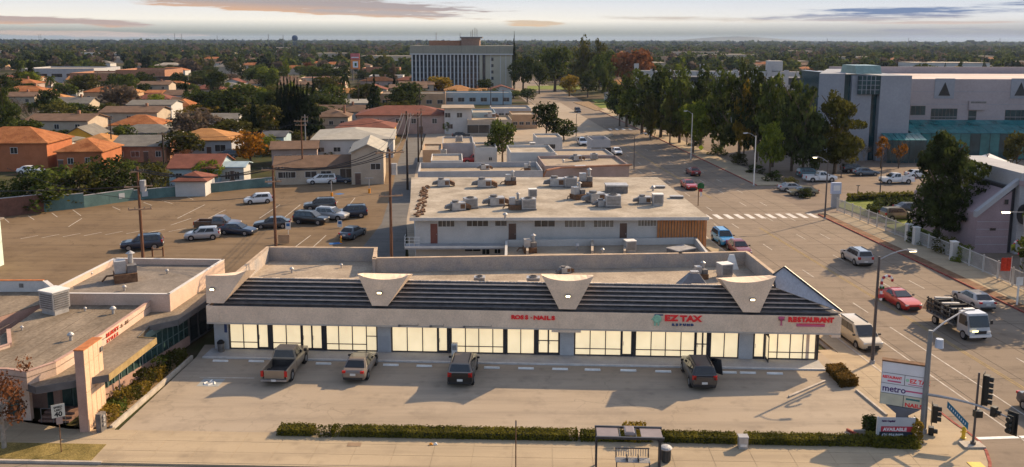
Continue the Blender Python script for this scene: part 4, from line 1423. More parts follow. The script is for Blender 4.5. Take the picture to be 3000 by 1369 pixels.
for u0, u1, v0, v1, mm in ((1284, 1331, 647, 664, 3), (1368, 1430, 647, 663, 3), (1451, 1484, 647, 662, 1), (1566, 1625, 644, 664, 2), (1655, 1713, 643, 665, 4), (1740, 1797, 643, 665, 4), (1870, 1922, 641, 662, 5)):
 a, c = F2.on(u0, v0, .9), F2.on(u1, v1, .9)
 add_window(flats, (a.x + c.x) / 2, (a.z + c.z) / 2, c.x - a.x, a.z - c.z, .9, m_winlt if mm > 3 else m_win, m_frame, mm)
for u0, u1, m in ((1261, 1282, m_doorred), (1490, 1512, m_door), (1816, 1836, m_door)):
 a, c = F2.on(u0, 655, .9), F2.on(u1, 700, .9)
 add_door(flats, (a.x + c.x) / 2, c.x - a.x, 2.15, .9, m, zfl)
for u0, u1, v0, v1 in ((1362, 1408, 722, 736), (1413, 1434, 728, 745), (1449, 1466, 720, 742)):
 a, c = F2.on(u0, v0, .9), F2.on(u1, v1, .9)
 add_window(flats, (a.x + c.x) / 2, (a.z + c.z) / 2, c.x - a.x, a.z - c.z, .9)
m_slat = M('orange_slat', (.42, .17, .055), rough=.6, var=.18, scale=2)
ns = 17
xe = F2.len - .12
for k in range(ns):
 x = xs + (xe - xs) * (k + .5) / ns
 MB().span((x - .11, .72, 2.9), (x + .11, .88, z2 - .31)).build('slat', m_slat, flats)
for k in range(6):
 y = 1.0 + k * .42
 MB().span((F2.len - .09, y, 2.9), (F2.len + .05, y + .26, z2 - .31)).build('slat', m_slat, flats)
MB().span((xs, .70, 2.75), (xe, .89, 2.895)).build('slat_rail', m_frame, flats)
gb = MB()
random.seed(11)
for k in range(60):
 t = k / 60
 p = lf2(1222 + 25 * t + random.uniform(-8, 14), 635 - 90 * t, z2)
 gb.box((p.x, p.y, z2 + .08), (random.uniform(.1, .5), random.uniform(.1, .4), .16), 0, random.random() * 3)
o = gb.build('roof_debris', m_rust, flats); o['kind'] = 'stuff'
roof_units(z2, [('duct', 1300, 546, 1.0, .1, 'small brown machine at the far left corner'), ('duct', 1420, 549, 1.15, .0, 'twin dark machine in the rear row'),
    ('stack', 1495, 541, 1.1, .2, 'black stacked machine in the rear row'),
    ('duct', 1632, 546, 1.2, .0, 'left machine of the big rear cluster'), ('box', 1672, 548, 1.3, .0, 'middle machine of the big rear cluster'), ('stack', 1715, 546, 1.4, .0, 'tall right machine of the big rear cluster'),
    ('hatch', 1805, 563, (1.3, 1.6, 2.1), .0, 'large pale box with dark top'),
    ('duct', 1342, 616, 1.0, .3, 'low blue-grey machine near the front left'), ('box', 1378, 610, 1.2, .3, 'upright machine near the front left'),
    ('duct', 1455, 602, 1.1, .2, 'brown machine left of centre'), ('stack', 1508, 613, 1.1, .1, 'left half of the centre front cluster'), ('box', 1548, 614, 1.3, .1, 'right half of the centre front cluster'), ('cooler', 1560, 580, .9, .1, 'upright box behind the centre front cluster'),
    ('stack', 1693, 583, 1.2, .5, 'dark machine with drooping duct'), ('duct', 1745, 592, 1.2, .4, 'rusty machine with long side ducts'), ('box', 1795, 606, 1.4, .0, 'bright boxed machine at the front'),
    ('duct', 1765, 605, .8, .2, 'little machine against the bright boxed one'),
    ('duct', 1888, 596, .9, .0, 'brown machine of the right pair'), ('cooler', 1926, 602, 1.1, .0, 'grey upright machine of the right pair'),
    ('hatch', 1930, 551, (.75, .6, .6), .0, 'long dark skylight at the back'), ('hatch', 1982, 581, (.75, .6, .6), .0, 'long dark skylight near the right edge'),
    ('vent', 1913, 560, 1, 0, 'small round vent between the skylights'), ('vent', 1480, 642, 1, 0, 'small vent on the front edge')], 'on the white two storey roof')
z3 = 4.0
ga, gb_, gc = P(1480, 703, z3), P(2040, 695, z3), P(2092, 760, z3)
GO = P(1760, 740, 0)
low = thing('low_annex', 'low beige roofed annex with white parapets squeezed behind the shops', 'annex', GO)
gd_ = P(1478, 770, z3)
pts = [ga, gb_, gc, gd_]
MB().prism(local(pts, GO), -.2, z3 - .75).build('wall', m_wall_b, low)
MB().prism(local(pts, GO), z3 - .749, z3 - .7).build('roof', m_roof_tan, low)
run_walls(low, GO, [gd_, ga, gb_, gc], z3 - .76, z3, .25, m_wall_w, 'parapet', None, -1)
for u, k in ((1545, 0), (1735, 1), (1830, 2)):
 p, q = P(u, 715, z3 - .7), P(u, 752, z3 - .7)
 q_ = [(p.x - GO.x - .12, p.y - GO.y), (p.x - GO.x + .12, p.y - GO.y), (q.x - GO.x + .12, q.y - GO.y), (q.x - GO.x - .12, q.y - GO.y)]
 MB().prism(q_, z3 - .69, z3 - .1).build('dividing_wall', m_wall_b, low)
roof_units(z3 - .7, [('stack', 1552, 738, 1.1, .1, 'pale chimney block by the left dividing wall'), ('cooler', 1845, 738, 1.0, .2, 'dark square cooler in the middle'), ('vent', 1690, 733, 1.0, 0, 'dark round vent'),
      ('hatch', 1995, 742, (1.2, 1.4, 1.2), .6, 'slanting pale skylight at the right end'), ('vent', 1765, 742, .8, 0, 'white little vent')], 'on the low annex')
# ------------------------------------------------------------------ shops along the street behind
W3 = lambda z, n, w=1.2, h=.8: [((k + .5) / n, z, w, h) for k in range(n)]
flat('street_shop', 'flat roofed shop with a long grey rear parapet next to the machines', 'shop', 1224, 1592, 503, 4.2, 10, m_wall_g, m_roof_tan, par=.9)
t, fr, L_ = flat('street_shop', 'shop with low brown curved fascia facing the street', 'shop', 1596, 1846, 486, 4.2, 12, m_wall_p, m_roof_tan, par=.5)
MB().tube([fr.loc(P(1592, 517, 3.2)), fr.loc(P(1600, 498, 4.3)) + Vector((0, -.3, 0)), fr.loc(P(1640, 491, 4.3)) + Vector((0, -.3, 0)), Vector((L_ + .4, -.3, 4.3))], .16, 6).build('curved_fascia', m_wall_br, t)
flat('street_shop', 'white fronted shop left of the parked red pickup', 'shop', 1262, 1356, 471, 4.4, 9, m_wall_w, m_roof_tan, [(.2, 2.2, .7, .5), (.85, 2.2, .7, .5)], par=.4)
flat('street_shop', 'shop with a wide plain white rear wall', 'shop', 1496, 1628, 447, 4.8, 11, m_wall_w, m_roof_lt, par=.5)
flat('street_shop', 'shop with grey side wall and brown junk on its roof', 'shop', 1632, 1800, 455, 4.0, 9, m_wall_g, m_roof_tan, par=.4)
flat('street_shop', 'small pale block under the pair of green trees', 'shop', 1572, 1648, 403, 4.0, 8, m_wall_w, m_roof_tan, [(.5, 2, 2.5, 1)], par=.4)
flat('street_kiosk', 'dark fronted corner kiosk with reddish lettered roof panel', 'kiosk', 1735, 1789, 410, 4.4, 7, m_wall_g, m_wall_p, [(.5, 1.6, 4.2, 2.4)], par=.8)
flat('street_shop', 'whitish low shop behind the red pickup', 'shop', 1392, 1456, 433, 4.2, 9, m_wall_w, m_roof_tan, [(.7, 2, .6, .6)], par=.4)
flat('street_shop', 'narrow grey shop with square box on its roof', 'shop', 1296, 1388, 420, 4.0, 12, m_wall_g, m_roof_tan, par=.4)
flat('street_shop', 'tan shop with shallow roof at the alley', 'shop', 1238, 1294, 440, 4.0, 10, m_wall_t, m_roof_tan, par=.4)
flat('street_shop', 'long pale shop with dark glazed front beyond the yard', 'shop', 1370, 1500, 352, 4.0, 14, m_wall_b, m_roof_tan, [(.25, 1.6, 6, 2.2), (.75, 1.6, 6, 2.2)], par=.5)
flat('street_shop', 'orange fronted shop near the junction', 'shop', 1500, 1575, 336, 4.0, 12, m_wall_t, m_roof_tan, W3(1.5, 4), par=.5)
flat('street_shop', 'grey low shop row left of the junction', 'shop', 1440, 1556, 318, 3.8, 12, m_wall_g, m_roof_lt, W3(1.5, 6, 1.6, 1.6), par=.5)
t, fr, L_ = flat('white_block', 'white two storey block with flat overhanging roof near the alley end', 'apartment block', 1302, 1382, 318, 6.8, 10, m_wall_w, m_roof_tan, [(.12, 5, 1.4, 1.2), (.55, 5, 1.4, 1.2), (.2, 2, 1.4, 1.2)], par=.3)
MB().span((-.8, -1.0, 6.82), (L_ + .8, 10.5, 7.0)).build('overhang', m_roof_tan, t)
flat('bluegrey_block', 'blue grey low block beside the white two storey block', 'workshop', 1384, 1452, 330, 5.0, 12, m_wall_bl, m_roof_lt, [(.5, 2, 2, 1.4)], par=.4)
roof_units(3.9, [('box', 1300, 452, .9, 0, 'small box machine at the alley side'), ('duct', 1420, 497, .9, .2, 'flat machine on the long grey parapet shop'), ('stack', 1545, 500, .9, 0, 'stacked machine near the curved fascia'), ('duct', 1690, 470, 1, .3, 'rusty machine among the junk'),
     ('box', 1740, 466, 1, .1, 'grey machine among the junk'), ('cooler', 1560, 436, 1, 0, 'slatted cooler on the plain white shop'), ('vent', 1650, 478, 1, 0, 'lone vent behind the curved fascia'), ('hatch', 1700, 492, (.9, .8, .8), .2, 'long hatch near the street edge'),
     ('box', 1345, 415, 1.2, 0, 'square box machine on the narrow grey shop'), ('duct', 1440, 346, 1.4, 0, 'wide machine on the long pale shop')], 'of the street shops')
# ------------------------------------------------------------------ office tower
tb = PD(1205, 130, 424)
zT = P(1205, 132, 0)
TW = Frame(PD(1204, 240, 424), PD(1501, 240, 424))
Ht, Hc = 22.0, 17.6
tower = thing('office_tower', 'tall six storey office block with white vertical fins and bare concrete crown', 'office tower', TW.world(0, 0, 0), TW.rz)
m_conc = M('tower_concrete', (.27, .265, .215), var=.08, scale=.1, fine=.08)
m_fin = M('tower_fin', (.52, .54, .55), var=.06)
m_tglass = M('tower_glass', (.018, .030, .042), rough=.15, var=.5, scale=.25, stretch=(1, 1, 1.2), spec=.6)
m_panel = M('tower_panel', (.38, .365, .29), var=.08, scale=.2)
W_ = TW.len
sx = lambda u: (u - 1204) / (1501 - 1204) * W_
MB().span((.6, .8, -.2), (sx(1405), 24, Hc - .01)).build('glazing', m_tglass, tower)
MB().span((sx(1405) + .001, .5, -.2), (W_ - .2, 24, Hc - .01)).build('stair_block', m_panel, tower)
for k in range(18):
 MB().span((sx(1208 + k * 11.2) - .28, 0, 1.2), (sx(1208 + k * 11.2) + .28, .79, Hc - .02)).build('fin', m_fin, tower)
for k in range(1, 6):
 MB().span((.6, .70, Hc * k / 6 - .35), (sx(1405), .80, Hc * k / 6 + .35)).build('spandrel', M('tower_spandrel', (.06, .075, .085), rough=.3, var=.3), tower)
MB().span((sx(1405), -.15, -.2), (sx(1413), .49, Hc - .02)).build('corner_pier', m_panel, tower)
MB().span((sx(1414), .40, .3), (sx(1422), .49, Hc - .02)).build('dark_slot', m_tglass, tower)
for u in (1438, 1466, 1482, 1497):
 MB().span((sx(u) - .15, .38, .0), (sx(u) + .15, .49, Hc - .02)).build('rib', m_fin, tower)
for k in range(5):
 add_window(tower, sx(1442), 3.0 + k * 3.1, 1.3, 1.5, .5, m_tglass, m_panel, 0)
MB().span((-.3, -.5, Hc), (W_ + .3, 24.5, Ht)).build('crown', m_conc, tower)
MB().span((-.35, -.55, Hc + .0), (W_ + .35, -.501, Hc + .5)).build('crown_trim', m_fin, tower)
for k in range(1, 8):
 MB().span((W_ * k / 8 - .06, -.53, Hc + .52), (W_ * k / 8 + .06, -.503, Ht - .1)).build('crown_joint', m_metal_dk, tower)
MB().span((sx(1255), 6, Ht + .001), (sx(1348), 18, Ht + 2.4)).build('plant_room', m_wall_br, tower)
MB().span((sx(1350), 5, Ht + .001), (sx(1404), 18, Ht + 3.6)).build('plant_room', M('penthouse', (.26, .17, .13), var=.15), tower)
MB().span((sx(1346), 4.6, Ht + 3.602), (sx(1412), 18.4, Ht + 4.3)).build('plant_roof', m_metal_dk, tower)
an = MB()
for u, h in ((1346, 3), (1378, 4.5), (1383, 6), (1390, 7.5), (1396, 6.5), (1275, 3.5)):
 an.cyl((sx(u), 8, Ht + 2), (sx(u), 8, Ht + 4.3 + h * .6), .14, n=5)
an.build('antenna', m_metal_dk, tower)
flat('tower_podium', 'low grey blue podium at the foot of the office tower', 'podium', 1235, 1500, 272, 4.5, 10, m_wall_bl, m_roof_lt, W3(1.8, 8, 2.4, 1.5), par=.5)
flat('pale_low_building', 'pale low building with orange shopfronts in front of the tower', 'shop', 1112, 1305, 274, 5.0, 14, m_wall_t, m_roof_lt, W3(1.8, 6, 2.0, 1.4), par=.6)
# ------------------------------------------------------------------ college with the teal glass hall
m_col = M('college_stone', (.27, .285, .315), var=.07, scale=.15, fine=.06)
m_colp = M('college_stone_warm', (.34, .30, .305), var=.07, scale=.15, fine=.06)
m_teal = M('teal_glass', (.012, .12, .13), rough=.16, var=.35, scale=.3, spec=.6, col2=(.03, .19, .20))
m_tealdk = M('dark_teal_glass', (.012, .045, .055), rough=.12, var=.5, scale=.35, spec=.6)
m_skylt = M('skylight_glass', (.20, .29, .26), rough=.25, var=.15)
KD = 178.0
K0, K1 = PD(2395, 480, KD), PD(2700, 480, KD)
KF = Frame(K0, K1)
college = thing('college_building', 'large pale stone college building with teal glass hall and triangle windows', 'college building', KF.world(0, 0, 0), KF.rz)
kx = lambda u, v, t: KF.on(u, v, t).x
kz = lambda u, v, t: KF.on(u, v, t).z
zk = kz(2430, 217, 0)
def kblock(name, u0, u1, vt, t0, t1, m, vb=None):
 x0, x1 = kx(u0, 300, t0), kx(u1, 300, t0)
 return MB().span((x0, t0, -.3 if vb is None else kz(u0, vb, t0)), (x1, t1, kz((u0 + u1) / 2, vt, t0))).build(name, m, college)
x0, x1 = kx(2396, 300, 0), kx(2471, 300, 0)
MB().prism([(x0, 0), (x1, 0), (x1 + 12, 30), (x0 + 12.5, 30)], -.3, kz(2430, 216, 0)).build('stone_block', m_col, college)
kblock('glass_strip', 2471.6, 2492, 219, 1.0, 29, m_tealdk)
kblock('stone_block', 2492.6, 2552, 222, .2, 28, m_col)
kblock('glass_strip', 2552.6, 2576, 222, 1.0, 28, m_tealdk)
kblock('stone_block', 2576.6, 2667, 222, -.5, 26, m_col)
gbx = kblock('glass_box', 2513, 2577, 223, -.45, .19, m_tealdk, 277)
for k in range(1, 5):
 x = kx(2513, 250, -.46) + (kx(2577, 250, -.46) - kx(2513, 250, -.46)) * k / 5
 MB().span((x - .06, -.5, kz(2540, 277, -.45)), (x + .06, -.451, kz(2540, 223, -.45))).build('mullion', m_col, gbx)
for k in range(1, 4):
 z = kz(2540, 277, -.45) + (kz(2540, 223, -.45) - kz(2540, 277, -.45)) * k / 4
 MB().span((kx(2513, 250, -.46), -.48, z - .05), (kx(2577, 250, -.46), -.452, z + .05)).build('transom', m_col, gbx)
x0, x1 = kx(2513, 222, -.5), kx(2588, 222, -.5)
zz = zk + .02
MB().hexa([(x0, .3, zz), (x1, .3, zz), (x1, 9, zz), (x0, 9, zz)], [(x0, 1.2, zz + 1.7), (x1, 1.2, zz + 1.7), (x1, 8, zz + 1.7), (x0, 8, zz + 1.7)]).build('skylight', m_skylt, college)
T2 = 10.0
xr0, xr1 = kx(2667.6, 300, T2), kx(3420, 300, T2)
zr2 = kz(2800, 232, T2)
wing = MB().span((xr0, T2, -.3), (xr1, T2 + 50, zr2 - .8)).build('stone_wing', m_colp, college)
MB().span((xr0, T2 + .4, zr2 - .799), (xr1, T2 + 49, zr2 - .6)).build('roof', M('college_roof', (.48, .40, .36), var=.15, scale=.1), college)
MB().span((xr0, T2, zr2 - .798), (xr1, T2 + .39, zr2)).build('parapet', m_colp, college)
MB().span((xr0, T2 + 49.001, zr2 - .798), (xr1, T2 + 50, zr2 + 1.2)).build('rear_parapet', m_colp, college)
for u in (2767, 2990, 3213):                      # triangle windows in framed bays
 xm, zt_, zb2 = kx(u, 260, T2), kz(u, 241, T2), kz(u, 281, T2)
 w = kx(u + 17, 260, T2) - xm
 fo = MB().span((xm - w - .9, T2 - .12, zb2 - .6), (xm + w + .9, T2 - .002, zt_ + .8)).build('framed_bay', m_col, college)
 MB().prism([(0, 0)] * 0 or [(xm - w, T2 - .16), (xm + w, T2 - .16), (xm + w, T2 - .121), (xm - w, T2 - .121)], zb2, zb2 + .05).build('sill', m_metal_dk, fo)
 tw = MB()
 tw.face([(xm - w, T2 - .17, zb2 + .06), (xm + w, T2 - .17, zb2 + .06), (xm, T2 - .17, zt_)])
 tw.face([(xm - w, T2 - .122, zb2 + .06), (xm, T2 - .122, zt_), (xm + w, T2 - .122, zb2 + .06)])
 for p, q in (((xm - w, zb2 + .06), (xm + w, zb2 + .06)), ((xm + w, zb2 + .06), (xm, zt_)), ((xm, zt_), (xm - w, zb2 + .06))):
  tw.face([(p[0], T2 - .17, p[1]), (p[0], T2 - .122, p[1]), (q[0], T2 - .122, q[1]), (q[0], T2 - .17, q[1])])
 tw.build('triangle_window', m_win, fo)
for u0, u1, v0, v1, mm in ((2662, 2709, 311, 337, 2), (2729, 2802, 319, 349, 6), (2946, 3020, 323, 352, 4), (3060, 3130, 323, 352, 5), (2838, 2858, 325, 353, 0)):
 a, c = KF.on(max(u0, 2669), v0, T2), KF.on(u1, v1, T2)
 add_window(college, (a.x + c.x) / 2, (a.z + c.z) / 2, c.x - a.x, a.z - c.z, T2, m_tealdk, m_metal_dk, mm)
a, c = KF.on(2837, 296, T2), KF.on(2884, 322, T2)
MB().span((a.x, T2 - .5, c.z), (c.x, T2 - .002, a.z)).build('balcony_box', m_colp, college)
MB().span((a.x + .3, T2 - .52, a.z - .5), (c.x, T2 - .501, a.z - .1)).build('balcony_shade_strip', m_metal_dk, college)  # dark strip on the box face, its colour standing in for shade; no gap
for k in range(1, 6):                              # panel joints of the stone
 z = zr2 * k / 6
 MB().span((xr0 + .05, T2 - .03, z - .05), (xr1, T2 - .003, z + .05)).build('stone_joint', m_col, college)
hx0, hx1 = kx(2672, 390, 2.0), kx(3420, 390, 2.0)
zt1, zt0 = kz(2800, 352, T2 - .6), kz(2800, 392, 2.0)
npan = 26
hall = MB().span((hx0 + .05, 2.08, -.2), (hx1, T2 - .2, zt0 - .05)).build('glass_hall', m_tealdk, college)
for k in range(npan):
 a_, c_ = hx0 + (hx1 - hx0) * k / npan, hx0 + (hx1 - hx0) * (k + 1) / npan
 for j in range(3):
  f0, f1 = j / 3, (j + 1) / 3 - .015
  y0, y1 = 2.0 + (T2 - 2.6) * f0, 2.0 + (T2 - 2.6) * f1
  q0_, q1_ = zt0 + (zt1 - zt0) * f0, zt0 + (zt1 - zt0) * f1
  MB().hexa([(a_ + .05, y0, q0_), (c_ - .05, y0, q0_), (c_ - .05, y1, q1_), (a_ + .05, y1, q1_)],
     [(a_ + .05, y0 - .05, q0_ + .06), (c_ - .05, y0 - .05, q0_ + .06), (c_ - .05, y1 - .05, q1_ + .06), (a_ + .05, y1 - .05, q1_ + .06)]).build('roof_pane', m_teal, hall)
 MB().span((a_ + .06, 2.0, .1), (c_ - .06, 2.06, zt0 - .06)).build('front_pane', m_teal if k % 3 else m_tealdk, hall)
 MB().span((a_ - .05, 1.95, -.1), (a_ + .05, 2.07, zt0 + .02)).build('mullion', m_tealdk, hall)
MB().hexa([(hx0 - .06, 2.0, -.1), (hx0, 2.0, -.1), (hx0, T2 - .6, -.1), (hx0 - .06, T2 - .6, -.1)], [(hx0 - .06, 2.0, zt0), (hx0, 2.0, zt0), (hx0, T2 - .6, zt1), (hx0 - .06, T2 - .6, zt1)]).build('end_pane', m_teal, hall)
px0, px1 = kx(2600, 420, -4), kx(2716, 420, -4)
pzt, pzb = kz(2650, 392, -1.0), kz(2650, 412, -4)
for k in range(7):
 a_, c_ = px0 + (px1 - px0) * k / 7, px0 + (px1 - px0) * (k + 1) / 7
 MB().hexa([(a_ + .05, -4, pzb), (c_ - .05, -4, pzb), (c_ - .05, -.6, pzt), (a_ + .05, -.6, pzt)],
    [(a_ + .05, -4.05, pzb + .08), (c_ - .05, -4.05, pzb + .08), (c_ - .05, -.65, pzt + .08), (a_ + .05, -.65, pzt + .08)]).build('porch_pane', m_teal, college)
 MB().span((a_ + .06, -3.98, 0), (c_ - .06, -3.92, pzb - .05)).build('porch_front_pane', m_tealdk, college)
dk = P(1862, 212, 15)
DKF = Frame(PD(1862, 300, 262), PD(2400, 300, 252))
deck = thing('parking_deck', 'white concrete parking deck half hidden behind the street trees', 'parking deck', DKF.world(0, 0, 0), DKF.rz)
Hd = 16.0
m_deck = M('deck_concrete', (.42, .41, .40), var=.08, scale=.15, fine=.06)
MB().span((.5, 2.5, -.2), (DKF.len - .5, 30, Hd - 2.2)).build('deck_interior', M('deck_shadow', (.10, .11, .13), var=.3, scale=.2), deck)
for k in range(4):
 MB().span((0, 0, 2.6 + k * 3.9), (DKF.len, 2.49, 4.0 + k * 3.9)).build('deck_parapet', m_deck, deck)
for k in range(12):
 x = DKF.len * k / 11
 h = Hd + (1.8 if k % 4 == 0 else .2)
 MB().span((x - .7, -.35, -.2), (x + .7, -.002, h)).build('deck_pier', m_deck, deck)
MB().span((DKF.len * .72, 1, Hd - .1), (DKF.len * .80, 7, Hd + 2.8)).build('stair_tower', m_deck, deck)
QD = 99.0
QF = Frame(PD(2852, 760, QD), PD(3000, 760, QD))
hall2 = thing('mauve_hall', 'mauve plastered hall with sloping parapet behind the white fence', 'hall', QF.world(0, 0, 0), QF.rz)
m_mauve = M('mauve_plaster', (.28, .215, .23), var=.08, scale=.5, fine=.08)
m_qgrey = M('grey_render', (.33, .335, .35), var=.08, scale=.6, fine=.08)
qx = lambda u: QF.on(u, 700, 0).x
za, zb2 = QF.on(2856, 628, 0).z, QF.on(2956, 561, 0).z
MB().hexa([(0, 0, -.2), (qx(2953), 0, -.2), (qx(2953), 16, -.2), (0, 16, -.2)], [(0, 0, za), (qx(2953), 0, zb2), (qx(2953), 16, zb2), (0, 16, za)]).build('wall', m_mauve, hall2)
MB().hexa([(-.25, -.3, za - .35), (qx(2990), -.3, zb2 + 1.9 * .9), (qx(2990), .4, zb2 + 1.9 * .9), (-.25, .4, za - .35)], [(-.25, -.3, za + .35), (qx(2990), -.3, zb2 + 2.3), (qx(2990), .4, zb2 + 2.3), (-.25, .4, za + .35)]).build('sloping_parapet', m_qgrey, hall2)
MB().span((qx(2954), .3, -.2), (qx(2966), 15, zb2 + .4)).build('dark_slot', m_bronze, hall2)
MB().span((qx(2967), -.6, -.2), (qx(3060), 15, QF.on(2990, 508, -.6).z)).build('tower', m_qgrey, hall2)
MB().span((qx(2962), -.9, QF.on(2990, 545, -.6).z), (qx(3062), -.601, QF.on(2990, 530, -.6).z)).build('tower_band', m_mauve, hall2)
for u, v, w, h in ((2948, 592, .5, .6), (2908, 672, .7, .3)):
 p = QF.on(u, v, 0)
 add_window(hall2, p.x, p.z, w, h, 0, m_win, m_mauve, 0)
for k in range(1, 5):
 MB().span((.02, -.02, za * k / 5), (qx(2952), -.003, za * k / 5 + .05)).build('render_joint', m_qgrey, hall2)
ov = MB().lathe([(.02, 0), (.8, 0), (.8, .12), (.02, .12)], 16).build('oval_sign', m_bronze, hall2, QF.on(2998, 628, -.62)); ov.rotation_euler = (math.pi / 2, 0, 0); ov.scale = (1.0, 1.5, 1)
# ------------------------------------------------------------------ trees and planting
def leafmat(name, col, col2=None, var=.45):
 return M(name, col, rough=.9, var=var, scale=.55, detail=3, spec=.05, col2=col2, rnd=.25, fine=.3, trans=.38)
L_DARK = leafmat('foliage_dark', (.012, .018, .006), (.075, .096, .024))
L_MID = leafmat('foliage_green', (.026, .040, .010), (.115, .142, .030))
L_OLIVE = leafmat('foliage_olive', (.048, .052, .012), (.115, .108, .026))
L_LIME = leafmat('foliage_lime', (.085, .125, .012), (.20, .23, .03))
L_ORANGE = leafmat('foliage_orange', (.12, .075, .015), (.40, .16, .018))
L_RUST = leafmat('foliage_rust', (.12, .055, .03), (.22, .09, .04))
L_GREYBR = leafmat('foliage_greybrown', (.085, .065, .05), (.16, .12, .085))
L_COL = leafmat('foliage_column', (.05, .062, .012), (.16, .15, .025))
L_CYP = leafmat('foliage_cypress', (.010, .016, .006), (.026, .036, .012))
L_YELLOW = leafmat('foliage_yellow', (.15, .12, .015), (.32, .21, .03))
m_bark = M('bark', (.10, .075, .055), var=.35, scale=2.5, fine=.2)
m_barkpale = M('pale_bark', (.27, .23, .19), var=.3, scale=2.5, fine=.2)
def leaves(centres, normals, size, rng, m=None):
 """Leaf-clump quads with random twist at the given points."""
 n = len(centres)
 nv = normals + rng.normal(0, .55, (n, 3))
 nv /= np.linalg.norm(nv, axis=1)[:, None] + 1e-9
 ref = rng.normal(0, 1, (n, 3))
 a = np.cross(nv, ref); a /= np.linalg.norm(a, axis=1)[:, None] + 1e-9
 b = np.cross(nv, a)
 s = size * rng.uniform(.55, 1.25, n)[:, None]
 q = rng.uniform(.45, 1.0, n)[:, None]
 c = centres
 fold = nv * s * .35
 v = np.stack([c - a * s, c - b * s * q + fold * .3, c + a * s, c + b * s * q + fold * .3], axis=1).reshape(-1, 3)
 return v
def quads_mesh(name, v, mats):
 n = len(v) // 4
 me = bpy.data.meshes.new(name)
 me.vertices.add(n * 4)
 me.vertices.foreach_set('co', v.astype(np.float32).ravel())
 me.loops.add(n * 4)
 me.loops.foreach_set('vertex_index', np.arange(n * 4, dtype=np.int32))
 me.polygons.add(n)
 me.polygons.foreach_set('loop_start', np.arange(0, n * 4, 4, dtype=np.int32))
 try:
  me.polygons.foreach_set('loop_total', np.full(n, 4, dtype=np.int32))
 except Exception:
  pass
 for m in (mats if isinstance(mats, (list, tuple)) else [mats]):
  me.materials.append(m)
 me.update(calc_edges=True)
 me.validate()
 return me
def blob_points(rng, n, blobs):
 """Points near the surfaces of overlapping blobs (cx, cy, cz, rx, rz)."""
 w = np.array([b[3] ** 2 for b in blobs]); w = w / w.sum()
 idx = rng.choice(len(blobs), n, p=w)
 B = np.array(blobs)[idx]
 d = rng.normal(0, 1, (n, 3)); d /= np.linalg.norm(d, axis=1)[:, None]
 r = rng.uniform(.62, 1.06, n)[:, None] ** .7
 p = B[:, :3] + d * np.stack([B[:, 3], B[:, 3], B[:, 4]], axis=1) * r
 return p, d
def crown_mesh(shape, n, leaf, seed, gaps=True):
 rng = np.random.default_rng(seed)
 blobs = []
 if shape == 'round':
  for k in range(17):
   a = rng.uniform(0, 6.283); h = rng.uniform(-.9, 1.0)
   r = .36 * math.sqrt(max(0.04, 1 - .8 * h * h)) * rng.uniform(.6, 1.1)
   blobs.append((r * math.cos(a), r * math.sin(a), .58 + h * .27, rng.uniform(.13, .23), rng.uniform(.10, .18)))
  blobs.append((0, 0, .6, .27, .24))
 elif shape == 'oval':
  for k in range(26):
   h = rng.uniform(0, 1); a = rng.uniform(0, 6.283)
   prof = (math.sin(math.pi * min(1, h * .88 + .12))) ** .65
   r = .36 * prof * rng.uniform(.5, 1.05)
   blobs.append((r * math.cos(a), r * math.sin(a), .13 + h * .82, rng.uniform(.14, .23) * (.45 + .55 * prof), rng.uniform(.05, .09)))
  for k in range(6):
   blobs.append((0, 0, .22 + k * .12, .24 * (1 - abs(k - 2.2) / 7), .09))
 elif shape == 'bush':
  for k in range(20):
   a = rng.uniform(0, 6.283); h = rng.uniform(0, 1)
   r = .36 * math.sqrt(1 - .55 * h * h) * rng.uniform(.4, 1.05)
   blobs.append((r * math.cos(a), r * math.sin(a), .1 + h * .76, rng.uniform(.12, .2), rng.uniform(.10, .17)))
 elif shape == 'cypress':
  for k in range(26):
   h = k / 25
   r = .42 * (1 - h) ** .55 * min(1, .35 + h * 3)
   a = rng.uniform(0, 6.283)
   blobs.append((r * .35 * math.cos(a), r * .35 * math.sin(a), .04 + h * .93, max(.06, r * .75), .06))
 elif shape == 'pine':
  for k in range(30):
   h = k / 29
   r = .46 * (1 - h) ** .9 + .03
   a = k * 2.4
   blobs.append((r * .6 * math.cos(a), r * .6 * math.sin(a), .16 + h * .8, max(.05, r * .55), .045))
 elif shape == 'ragged':
  for k in range(13):
   a = rng.uniform(0, 6.283); h = rng.uniform(0, 1)
   r = rng.uniform(.1, .38)
   blobs.append((r * math.cos(a), r * math.sin(a), .42 + h * .5, rng.uniform(.09, .17), rng.uniform(.07, .12)))
 p, d = blob_points(rng, n, blobs)
 if gaps and shape in ('round', 'oval', 'ragged', 'bush'):    # stray shoots and gaps
  g = np.sin(p[:, 0] * 21 + seed) * np.sin(p[:, 1] * 19 + 2 * seed) * np.sin(p[:, 2] * 23 + seed)
  keep = g > -.42
  p, d = p[keep], d[keep]
  p += rng.normal(0, .012, p.shape)
 return quads_mesh('crown', leaves(p, d, leaf, rng), L_MID)
def trunk_mesh(shape, seed, m):
 r = random.Random(seed)
 b = MB()
 if shape == 'cypress' or shape == 'pine':
  b.tube([(0, 0, -.02), (0, 0, .3), (0, 0, .8)], [.05, .04, .015], 6)
 else:
  top = .5 if shape != 'oval' else .75
  b.tube([(0, 0, -.02), (.008, .004, .2), (-.006, .01, top)], [.036, .028, .016], 7)
  for k in range(7):
   a = k * 2.4 + r.random()
   z0 = .2 + .05 * k if shape != 'oval' else .2 + .08 * k
   q = .25 + r.random() * .12
   b.tube([(0, 0, z0), (q * .5 * math.cos(a), q * .5 * math.sin(a), z0 + .12), (q * math.cos(a), q * math.sin(a), z0 + .24)], [.017, .011, .005], 5)
 return b.mesh('trunk', m)
PROTO = {}
